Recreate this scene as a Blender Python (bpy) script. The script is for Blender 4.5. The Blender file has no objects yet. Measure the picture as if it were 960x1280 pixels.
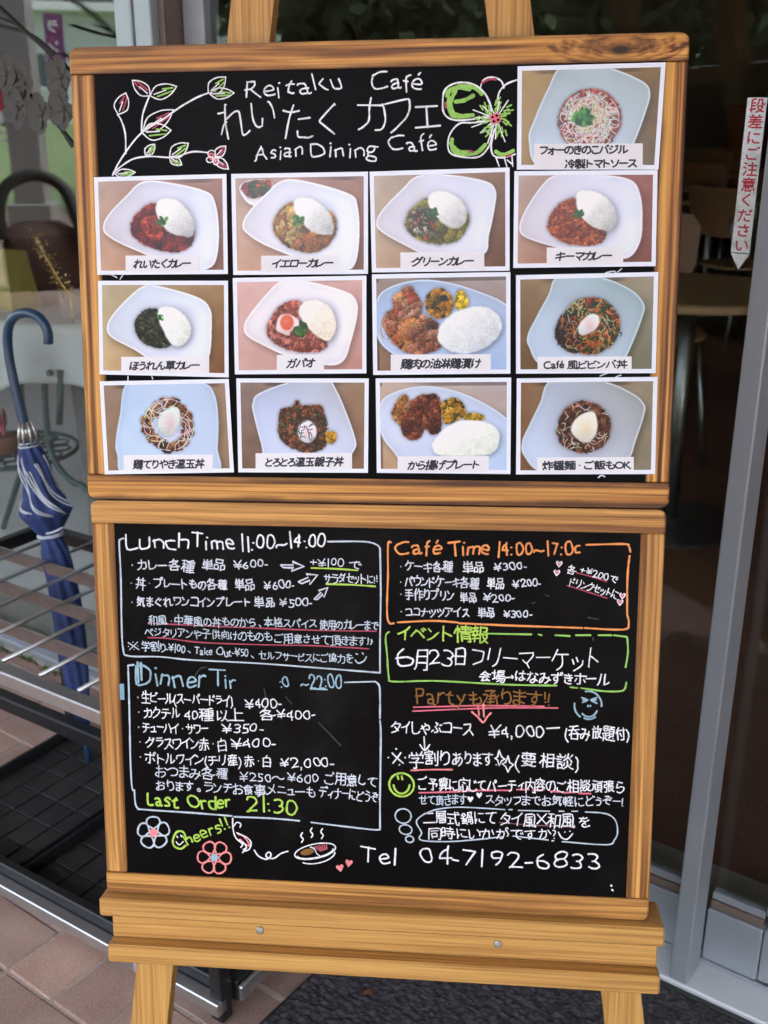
import bpy, math, random
import numpy as np
from mathutils import Vector, Matrix

S = bpy.context.scene
COL = S.collection
random.seed(7)
RNG = np.random.default_rng(11)

# ------------------------------------------------------------------ camera
H = 1.2                      # eye height
FPX = 1350.0                 # focal length in pixels of the 960x1280 photograph
PITCH = 0.35605082
cd = bpy.data.cameras.new('camera')
cam = bpy.data.objects.new('camera', cd)
COL.objects.link(cam)
cam.location = (0, 0, H)
cam.rotation_euler = (math.pi/2 - PITCH, 0, 0)
cd.sensor_fit = 'VERTICAL'
cd.sensor_height = 36
cd.lens = 36*FPX/1280
cd.clip_start = 0.05
cd.clip_end = 800
cd.dof.use_dof = True
cd.dof.focus_distance = 1.06
cd.dof.aperture_fstop = 10
S.camera = cam

# ------------------------------------------------------------------ light
SUN_EL, SUN_AZ = math.radians(58), math.radians(165)
wd = bpy.data.worlds.new('World')
S.world = wd
wd.use_nodes = True
nt = wd.node_tree
sky = nt.nodes.new('ShaderNodeTexSky')
sky.sky_type = 'NISHITA'
sky.sun_disc = False
sky.sun_elevation = SUN_EL
sky.sun_rotation = SUN_AZ
sky.air_density = 1.0
sky.dust_density = 2.0
sky.ozone_density = 1.0
hs = nt.nodes.new('ShaderNodeHueSaturation')
hs.inputs['Saturation'].default_value = 0.55
nt.links.new(sky.outputs[0], hs.inputs['Color'])
nt.links.new(hs.outputs[0], nt.nodes['Background'].inputs[0])
nt.nodes['Background'].inputs[1].default_value = 0.15
sl = bpy.data.lights.new('sun', 'SUN')
sl.energy = 1.5
sl.angle = math.radians(14)
sl.color = (1.0, 0.97, 0.93)
sun = bpy.data.objects.new('sun', sl)
COL.objects.link(sun)
d_ = Vector((math.sin(SUN_AZ)*math.cos(SUN_EL), math.cos(SUN_AZ)*math.cos(SUN_EL), math.sin(SUN_EL)))
sun.rotation_euler = d_.to_track_quat('Z', 'Y').to_euler()
sun.location = (-4, -6, 9)

S.view_settings.view_transform = 'Standard'
S.view_settings.look = 'None'
S.view_settings.gamma = 1.0
S.view_settings.exposure = 3.22
S.cycles.max_bounces = 10
S.cycles.diffuse_bounces = 5
S.cycles.transparent_max_bounces = 24

# ------------------------------------------------------------------ measured frames
def V3(*a): return np.array(a, float)
cp, sp = math.cos(PITCH), math.sin(PITCH)
CAM = V3(0, 0, H)
def ray(px, py):             # direction in which the photograph shows a point
    return V3((px-480)/FPX, 0, 0) + V3(0, cp, -sp) - V3(0, sp, cp)*(py-640)/FPX
def ground(px, py, z=0.0):
    d = ray(px, py)
    return CAM + d*((z-H)/d[2])
# plane of the two menu boards, leaning back on the easel
yaw, lean, rip = -.10118792, .19360781, -.0178334
_x = V3(math.cos(yaw), math.sin(yaw), 0)
_d = V3(math.sin(yaw)*math.sin(lean), -math.cos(yaw)*math.sin(lean), -math.cos(lean))
BX = _x*math.cos(rip) + _d*math.sin(rip)
BD = -_x*math.sin(rip) + _d*math.cos(rip)
BN = np.cross(BD, BX)
BC = V3(-.01374, 1.04241, H-.379398)
def mat_from(x, y, z, o):
    return Matrix(((x[0], y[0], z[0], o[0]), (x[1], y[1], z[1], o[1]), (x[2], y[2], z[2], o[2]), (0, 0, 0, 1)))
MB = mat_from(BX, -BN, -BD, BC)     # board frame: x right, y away, z up; origin at the seam of the boards
def onboard(px, py, off=0.0):       # (x, z) on the board plane, in metres
    d = ray(px, py)
    t = ((BC+BN*off-CAM)@BN)/(d@BN)
    P = CAM + d*t - BC
    return (float(P@BX), float(-(P@BD)))
# shop front: s along it, t into the building, z up
A_F = math.radians(-36)
U = V3(math.cos(A_F), math.sin(A_F), 0)
Wv = V3(-math.sin(A_F), math.cos(A_F), 0)
O = ground(825, 1227)
MF = mat_from(U, Wv, V3(0, 0, 1), O)
def st(px, py, z=0.0):
    q = ground(px, py, z) - O
    return float(q@U), float(q@Wv)
def fac(px, py, t):                 # (s, t, z) on the plane parallel to the shop front at depth t
    d = ray(px, py)
    k = (O@Wv + t - CAM@Wv)/(d@Wv)
    P = CAM + d*k
    return (float((P-O)@U), t, float(P[2]))
def mirrored(px, py, dist, t=.12):  # where a thing stands that is seen reflected in the glass
    d = ray(px, py)
    k = (O@Wv + t)/(d@Wv)
    P = CAM + d*k
    r = d - 2*(d@Wv)*Wv
    r /= np.linalg.norm(r)
    return P + r*dist

# ------------------------------------------------------------------ objects
MW = {}
def link(o, parent, M):
    M = M if M is not None else Matrix.Identity(4)
    COL.objects.link(o)
    MW[o.name] = M.copy()
    if parent is not None:
        o.parent = parent
        o.matrix_basis = MW[parent.name].inverted() @ M
    else:
        o.matrix_basis = M
    return o
def props(o, label=None, cat=None, group=None, kind=None):
    if label: o['label'] = label
    if cat: o['category'] = cat
    if group: o['group'] = group
    if kind: o['kind'] = kind
    return o
def thing(name, label, cat, M, group=None):
    o = bpy.data.objects.new(name, None)
    o.empty_display_size = .05
    link(o, None, M)
    return props(o, label, cat, group)
def mesh(name, geo, mat, parent=None, M=None, smooth=False, **kw):
    V, F = geo
    me = bpy.data.meshes.new(name)
    me.from_pydata([tuple(map(float, v)) for v in V], [], [tuple(f) for f in F])
    if isinstance(mat, (list, tuple)):
        for m in mat: me.materials.append(m)
    else:
        me.materials.append(mat)
    if smooth is True:
        for p in me.polygons: p.use_smooth = True
    me.update()
    o = bpy.data.objects.new(name, me)
    link(o, parent, M)
    return props(o, **kw)
def join(*gs):
    V, F = [], []
    for v, f in gs:
        n = len(V)
        V += list(v)
        F += [tuple(i+n for i in q) for q in f]
    return V, F
def box(x0, x1, y0, y1, z0, z1):
    V = [(x, y, z) for z in (z0, z1) for y in (y0, y1) for x in (x0, x1)]
    F = [(0, 2, 3, 1), (4, 5, 7, 6), (0, 1, 5, 4), (1, 3, 7, 5), (3, 2, 6, 7), (2, 0, 4, 6)]
    return V, F
def bev(x0, x1, y0, y1, z0, z1, b=.002):   # box with chamfered edges: 24 vertices
    V, F = [], []
    X, Y, Z = (x0, x1), (y0, y1), (z0, z1)
    idx = {}
    for i in (0, 1):
        for j in (0, 1):
            for k in (0, 1):
                sx, sy, sz = (1, -1)[i], (1, -1)[j], (1, -1)[k]
                for ax in range(3):
                    p = [X[i]+sx*b, Y[j]+sy*b, Z[k]+sz*b]
                    p[ax] = (X[i], Y[j], Z[k])[ax]
                    idx[i, j, k, ax] = len(V)
                    V.append(tuple(p))
    def q(*n): F.append(tuple(idx[a] for a in n))
    for s in (0, 1):
        q((s, 0, 0, 0), (s, 1, 0, 0), (s, 1, 1, 0), (s, 0, 1, 0))
        q((0, s, 0, 1), (1, s, 0, 1), (1, s, 1, 1), (0, s, 1, 1))
        q((0, 0, s, 2), (1, 0, s, 2), (1, 1, s, 2), (0, 1, s, 2))
    for a in (0, 1):
        for c in (0, 1):
            q((a, c, 0, 0), (a, c, 1, 0), (a, c, 1, 1), (a, c, 0, 1))
            q((a, 0, c, 0), (a, 1, c, 0), (a, 1, c, 2), (a, 0, c, 2))
            q((0, a, c, 1), (1, a, c, 1), (1, a, c, 2), (0, a, c, 2))
    for i in (0, 1):
        for j in (0, 1):
            for k in (0, 1):
                q((i, j, k, 0), (i, j, k, 1), (i, j, k, 2))
    return fixn(V, F)
def fixn(V, F):                     # consistent outward faces for a convex body
    P = np.array(V); c = P.mean(0); out = []
    for f in F:
        a, b_, d = P[f[0]], P[f[1]], P[f[2]]
        n = np.cross(b_-a, d-a)
        out.append(f if n@(P[list(f)].mean(0)-c) >= 0 else tuple(reversed(f)))
    return V, out
def prism(poly, lo, hi, axis=1, b=0.0):
    """polygon given in the two other axes, extruded lo..hi along axis, optional chamfer of the low side"""
    n = len(poly); P = np.array(poly, float); c = P.mean(0)
    rings = [(lo, P)]
    if b:
        sc = []
        for p in P:
            v = p-c; L = np.hypot(*v); sc.append(c+v*(1-b*1.2/L))
        rings = [(lo, np.array(sc)), (lo+b, P)]
    rings.append((hi, P))
    V = []
    for h, R_ in rings:
        for p in R_:
            q = [p[0], p[1]]; q.insert(axis, h); V.append(tuple(q))
    F = [tuple(range(n)), tuple(range((len(rings)-1)*n, len(rings)*n))[::-1]]
    for r in range(len(rings)-1):
        for i in range(n):
            j = (i+1) % n
            F.append((r*n+i, (r+1)*n+i, (r+1)*n+j, r*n+j))
    return fixn(V, F)
def tube(path, r, n=8, closed=False):
    P = [np.array(p, float) for p in path]
    m = len(P); rr = r if hasattr(r, '__len__') else [r]*m
    T = []
    for i in range(m):
        a = P[(i-1) % m] if (closed or i > 0) else P[i]
        b_ = P[(i+1) % m] if (closed or i < m-1) else P[i]
        v = b_-a; T.append(v/(np.linalg.norm(v)+1e-12))
    up = V3(0, 0, 1) if abs(T[0][2]) < .9 else V3(1, 0, 0)
    nrm = np.cross(T[0], up); nrm /= np.linalg.norm(nrm)
    V, F = [], []
    for i in range(m):
        nrm = nrm - T[i]*(nrm@T[i]); nrm /= np.linalg.norm(nrm)
        bn = np.cross(T[i], nrm)
        for k in range(n):
            a = 2*math.pi*k/n
            V.append(tuple(P[i]+(nrm*math.cos(a)+bn*math.sin(a))*rr[i]))
    for i in range(m if closed else m-1):
        j = (i+1) % m
        for k in range(n):
            l = (k+1) % n
            F.append((i*n+k, i*n+l, j*n+l, j*n+k))
    if not closed:
        F.append(tuple(range(n))[::-1]); F.append(tuple((m-1)*n+k for k in range(n)))
    return V, F
def lathe(prof, n=24, c=(0, 0, 0)):
    V, F = [], []
    for r, z in prof:
        for k in range(n):
            a = 2*math.pi*k/n
            V.append((c[0]+r*math.cos(a), c[1]+r*math.sin(a), c[2]+z))
    for i in range(len(prof)-1):
        for k in range(n):
            l = (k+1) % n
            F.append((i*n+k, i*n+l, (i+1)*n+l, (i+1)*n+k))
    F.append(tuple(range(n))[::-1]); F.append(tuple((len(prof)-1)*n+k for k in range(n)))
    return V, F
def smoothpath(pts, k=6, closed=False):   # Catmull-Rom
    P = [np.array(p, float) for p in pts]; n = len(P); out = []
    for i in range(n if closed else n-1):
        if closed: a, b_, c, d = P[(i-1) % n], P[i], P[(i+1) % n], P[(i+2) % n]
        else: a, b_, c, d = P[max(i-1, 0)], P[i], P[i+1], P[min(i+2, n-1)]
        for j in range(k):
            t = j/k
            out.append(.5*((2*b_)+(-a+c)*t+(2*a-5*b_+4*c-d)*t*t+(-a+3*b_-3*c+d)*t**3))
    if not closed: out.append(P[-1])
    return out
def at(x, y, z, rz=0.0, base=None):
    M = Matrix.Translation((x, y, z)) @ Matrix.Rotation(rz, 4, 'Z')
    return (base if base is not None else Matrix.Identity(4)) @ M
def dup(root, M, **kw):
    """copy of a thing with copies of its parts and sub-parts"""
    r = root.copy(); COL.objects.link(r); r.matrix_basis = M; MW[r.name] = M.copy()
    for ch in list(root.children):
        c = ch.copy(); COL.objects.link(c); c.parent = r
        for g in list(ch.children):
            e = g.copy(); COL.objects.link(e); e.parent = c
    return props(r, **kw)

# ------------------------------------------------------------------ materials
def lin(c): return tuple((v/255/12.92 if v/255 <= .04045 else ((v/255+.055)/1.055)**2.4) for v in c[:3])
def srgb(r, g, b): return (*lin((r, g, b)), 1)
class NT:
    def __init__(s, name):
        s.m = bpy.data.materials.new(name); s.m.use_nodes = True
        s.t = s.m.node_tree; s.p = s.t.nodes['Principled BSDF']; s.out = s.t.nodes['Material Output']
    def n(s, kind, **kw):
        x = s.t.nodes.new('ShaderNode'+kind)
        for k, v in kw.items(): setattr(x, k, v)
        return x
    def l(s, a, b): s.t.links.new(a, b); return s
    def set(s, **kw):
        for k, v in kw.items(): s.p.inputs[k.replace('_', ' ')].default_value = v
    def coords(s, scale=(1, 1, 1), rnd=True, kind='Object'):
        c = s.n('TexCoord'); mp = s.n('Mapping'); mp.inputs['Scale'].default_value = scale
        if rnd:
            oi = s.n('ObjectInfo'); mu = s.n('Math', operation='MULTIPLY'); mu.inputs[1].default_value = 37.0
            ad = s.n('VectorMath', operation='ADD'); s.l(oi.outputs['Random'], mu.inputs[0])
            s.l(c.outputs[kind], ad.inputs[0]); s.l(mu.outputs[0], ad.inputs[1]); s.l(ad.outputs[0], mp.inputs['Vector'])
        else:
            s.l(c.outputs[kind], mp.inputs['Vector'])
        return mp.outputs[0]
    def noise(s, vec, scale, detail=4, rough=.55, dist=0):
        x = s.n('TexNoise'); x.inputs['Scale'].default_value = scale; x.inputs['Detail'].default_value = detail
        x.inputs['Roughness'].default_value = rough; x.inputs['Distortion'].default_value = dist
        s.l(vec, x.inputs['Vector']); return x.outputs['Fac']
    def ramp(s, fac, stops):
        x = s.n('ValToRGB'); e = x.color_ramp.elements
        while len(e) < len(stops): e.new(.5)
        for el, (p, c) in zip(e, stops): el.position = p; el.color = c
        s.l(fac, x.inputs['Fac']); return x.outputs['Color']
    def mix(s, fac, a, b, mode='MIX'):
        x = s.n('MixRGB', blend_type=mode)
        for sock, v in ((x.inputs[0], fac), (x.inputs[1], a), (x.inputs[2], b)):
            if hasattr(v, 'links') or hasattr(v, 'is_linked'): s.l(v, sock)
            else: sock.default_value = v
        return x.outputs[0]
    def bump(s, h, strength=.3, dist=.002):
        x = s.n('Bump'); x.inputs['Strength'].default_value = strength; x.inputs['Distance'].default_value = dist
        s.l(h, x.inputs['Height']); s.l(x.outputs[0], s.p.inputs['Normal'])
def plain(name, col, rough=.5, metal=0.0, var=.12, scale=30, bump=0.0, spec=.5, aniso=None):
    t = NT(name); v = t.coords((1, 1, 1))
    f = t.noise(v, scale, 5)
    lo = tuple(c*(1-var) for c in col[:3])+(1,); hi = tuple(min(1, c*(1+var)) for c in col[:3])+(1,)
    t.l(t.ramp(f, [(.3, lo), (.7, hi)]), t.p.inputs['Base Color'])
    t.set(Roughness=rough, Metallic=metal)
    t.p.inputs['Specular IOR Level'].default_value = spec
    if bump: t.bump(f, bump, .001)
    return t.m
def wood(name, axis, base, dark, light, burn=.6, rough=.45, scale=1.0, line=1.0, knots=()):
    """grain runs along axis: uneven early and late wood, scorched where the flame stayed, fine pores"""
    t = NT(name)
    def vec(across, along):
        sc = [across]*3; sc[axis] = along
        return t.coords(tuple(sc))
    wob = t.noise(vec(5, 2.2), 1.0, 2, .5)
    mm = t.n('Math', operation='MULTIPLY'); mm.inputs[1].default_value = 2.6*line; t.l(wob, mm.inputs[0])
    cx = t.n('VectorMath', operation='ADD'); cv = t.n('CombineXYZ')
    off_ = mm.outputs[0]; centre = None
    oc = t.n('TexCoord')
    for kx, kz, kr in knots:
        mp = t.n('Mapping'); mp.inputs['Location'].default_value = (-kx, 0, -kz); t.l(oc.outputs['Object'], mp.inputs['Vector'])
        sq = t.n('Mapping'); sc_ = [1, 0, 1]; sc_[axis] = .45; sq.inputs['Scale'].default_value = sc_; t.l(mp.outputs[0], sq.inputs['Vector'])
        ln = t.n('VectorMath', operation='LENGTH'); t.l(sq.outputs[0], ln.inputs[0])
        mr = t.n('MapRange'); mr.inputs['From Min'].default_value = 0; mr.inputs['From Max'].default_value = kr*3.2; mr.inputs['To Min'].default_value = 3.4; mr.inputs['To Max'].default_value = 0
        t.l(ln.outputs['Value'], mr.inputs['Value'])
        ad = t.n('Math', operation='ADD'); t.l(off_, ad.inputs[0]); t.l(mr.outputs[0], ad.inputs[1]); off_ = ad.outputs[0]
        m2 = t.n('MapRange'); m2.inputs['From Min'].default_value = kr*.25; m2.inputs['From Max'].default_value = kr*.7; m2.inputs['To Min'].default_value = 1; m2.inputs['To Max'].default_value = 0
        t.l(ln.outputs['Value'], m2.inputs['Value'])
        if centre is None: centre = m2.outputs[0]
        else:
            mx_ = t.n('Math', operation='MAXIMUM'); t.l(centre, mx_.inputs[0]); t.l(m2.outputs[0], mx_.inputs[1]); centre = mx_.outputs[0]
    for i in range(3):
        if i != axis: t.l(off_, cv.inputs[i])
    t.l(vec(150*scale, 1.1), cx.inputs[0]); t.l(cv.outputs[0], cx.inputs[1])
    ring = t.noise(cx.outputs[0], 1.0, 2.5, .55)
    fine = t.noise(vec(900, 14), 1.0, 2)
    mid = t.noise(vec(430, 4.5), 1.0, 2)
    scorch = t.noise(vec(22, 3.2), 1.0, 3, .6)
    grain = t.ramp(ring, [(.40, dark), (.50, base), (.59, light)])
    soft = t.ramp(ring, [(.32, tuple(b_*.45+d_*.55 for b_, d_ in zip(base, dark))), (.62, tuple(b_*.6+d_*.4 for b_, d_ in zip(base, light)))])
    sco = t.ramp(scorch, [(.32, (0, 0, 0, 1)), (.58, (1, 1, 1, 1))])
    mb = t.n('Math', operation='MULTIPLY'); mb.inputs[1].default_value = burn; t.l(sco, mb.inputs[0])
    a = t.mix(mb.outputs[0], soft, grain)
    deep = t.ramp(ring, [(.40, (1, 1, 1, 1)), (.51, (0, 0, 0, 1))])
    m3 = t.n('Math', operation='MULTIPLY'); t.l(deep, m3.inputs[0]); t.l(mb.outputs[0], m3.inputs[1])
    m4 = t.n('Math', operation='MULTIPLY'); m4.inputs[1].default_value = .75*burn; t.l(m3.outputs[0], m4.inputs[0])
    c_ = t.mix(m4.outputs[0], a, tuple(c*.45 for c in dark[:3])+(1,))
    # charred edges: the flame caught the corners of every piece
    across = 2 if axis == 0 else 0
    sp_ = t.n('SeparateXYZ'); t.l(oc.outputs['Generated'], sp_.inputs[0])
    s1 = t.n('Math', operation='SUBTRACT'); s1.inputs[1].default_value = .5; t.l(sp_.outputs[across], s1.inputs[0])
    s2 = t.n('Math', operation='ABSOLUTE'); t.l(s1.outputs[0], s2.inputs[0])
    en = t.noise(vec(30, 9), 1.0, 3, .6)
    e3 = t.n('Math', operation='MULTIPLY_ADD'); e3.inputs[1].default_value = .55; t.l(en, e3.inputs[0]); t.l(s2.outputs[0], e3.inputs[2])
    er = t.ramp(e3.outputs[0], [(.56, (0, 0, 0, 1)), (.76, (1, 1, 1, 1))])
    e4 = t.n('Math', operation='MULTIPLY'); e4.inputs[1].default_value = .8*burn; t.l(er, e4.inputs[0])
    c_ = t.mix(e4.outputs[0], c_, tuple(c*.8 for c in dark[:3])+(1,))
    if centre is not None: c_ = t.mix(centre, c_, tuple(c*.35 for c in dark[:3])+(1,))
    fr = t.ramp(fine, [(.3, (.86, .85, .84, 1)), (.7, (1.08, 1.06, 1.03, 1))])
    c_ = t.mix(1.0, c_, t.ramp(mid, [(.36, (.74, .68, .62, 1)), (.52, (1, 1, 1, 1)), (.66, (1.1, 1.1, 1.08, 1))]), 'MULTIPLY')
    t.l(t.mix(1.0, c_, fr, 'MULTIPLY'), t.p.inputs['Base Color'])
    t.set(Roughness=rough)
    t.p.inputs['Specular IOR Level'].default_value = .35
    t.bump(ring, .15, .0006)
    return t.m
def glass_mat(name, tint=(.93, .96, .95, 1), f0=.045):
    t = NT(name)
    lw = t.n('LayerWeight'); lw.inputs['Blend'].default_value = .5
    pw = t.n('Math', operation='POWER'); pw.inputs[1].default_value = 5; t.l(lw.outputs['Facing'], pw.inputs[0])
    ma = t.n('Math', operation='MULTIPLY_ADD'); ma.inputs[1].default_value = .95; ma.inputs[2].default_value = f0
    t.l(pw.outputs[0], ma.inputs[0])
    tr = t.n('BsdfTransparent'); tr.inputs[0].default_value = tint
    gl = t.n('BsdfGlossy'); gl.inputs['Roughness'].default_value = .004; gl.inputs[0].default_value = (1, 1, 1, 1)
    mx = t.n('MixShader'); t.l(ma.outputs[0], mx.inputs[0]); t.l(tr.outputs[0], mx.inputs[1]); t.l(gl.outputs[0], mx.inputs[2])
    t.l(mx.outputs[0], t.out.inputs['Surface'])
    return t.m

HONEY = (srgb(192, 146, 80), srgb(172, 122, 62), srgb(202, 158, 92))
BURNT = (srgb(178, 118, 54), srgb(84, 46, 20), srgb(218, 164, 84))
M_up_h = wood('scorched_pine_horizontal', 0, *BURNT, burn=.95, scale=1.0)
_k = onboard(776, 62); _k2 = onboard(640, 628)
M_up_k = wood('scorched_pine_with_knot', 0, *BURNT, burn=.95, knots=((_k[0], _k[1], .010),))
M_up_v = wood('scorched_pine_vertical', 2, *BURNT, burn=.9, scale=1.0)
LIGHTB = (srgb(192, 138, 70), srgb(116, 70, 32), srgb(218, 168, 96))
M_lo_h = wood('light_scorched_pine_horizontal', 0, *LIGHTB, burn=.5)
M_lo_v = wood('light_scorched_pine_vertical', 2, *LIGHTB, burn=.75)
M_ea_h = wood('honey_wood_horizontal', 0, *HONEY, burn=.10, scale=1.3)
M_ea_v = wood('honey_wood_vertical', 2, *HONEY, burn=.12, scale=1.3)

def board_black():
    t = NT('black_marker_board'); v = t.coords((1, 1, 1), rnd=False)
    f = t.noise(v, 5, 6, .65, .6)
    g = t.noise(v, 60, 3)
    c = t.ramp(f, [(.48, (.0034, .0032, .0034, 1)), (.60, (.0064, .0062, .0064, 1)), (.78, (.018, .0178, .0185, 1))])
    t.l(c, t.p.inputs['Base Color'])
    r = t.ramp(f, [(.3, (.30, .30, .30, 1)), (.7, (.42, .42, .42, 1))])
    t.l(r, t.p.inputs['Roughness'])
    t.p.inputs['Specular IOR Level'].default_value = .04
    return t.m
M_black = board_black()
INK = {}
def ink(name, r, g, b):
    t = NT('marker_'+name); v = t.coords((1, 1, 1), rnd=False)
    f = t.noise(v, 420, 2); g_ = t.noise(v, 45, 2)
    c = srgb(r, g, b)
    lo = tuple(x*.66 for x in c[:3])+(1,)
    t.l(t.mix(.5, t.ramp(f, [(.36, lo), (.5, c)]), t.ramp(g_, [(.34, lo), (.46, c)])), t.p.inputs['Base Color'])
    t.set(Roughness=.7)
    INK[name] = t.m
for nm, c in dict(white=(238, 240, 246), thin=(216, 222, 234), frost=(194, 208, 222), ice=(150, 184, 200), orange=(240, 152, 84),
                  lime=(176, 214, 84), green=(150, 204, 96), pink=(226, 110, 130), rose=(176, 70, 92), salmon=(240, 140, 140),
                  brown=(138, 92, 28), plum=(128, 76, 84), smudge=(46, 48, 52), print=(38, 42, 52), red=(206, 52, 66),
                  signwhite=(236, 240, 240), pale=(150, 156, 168)).items():
    ink(nm, *c)

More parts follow.
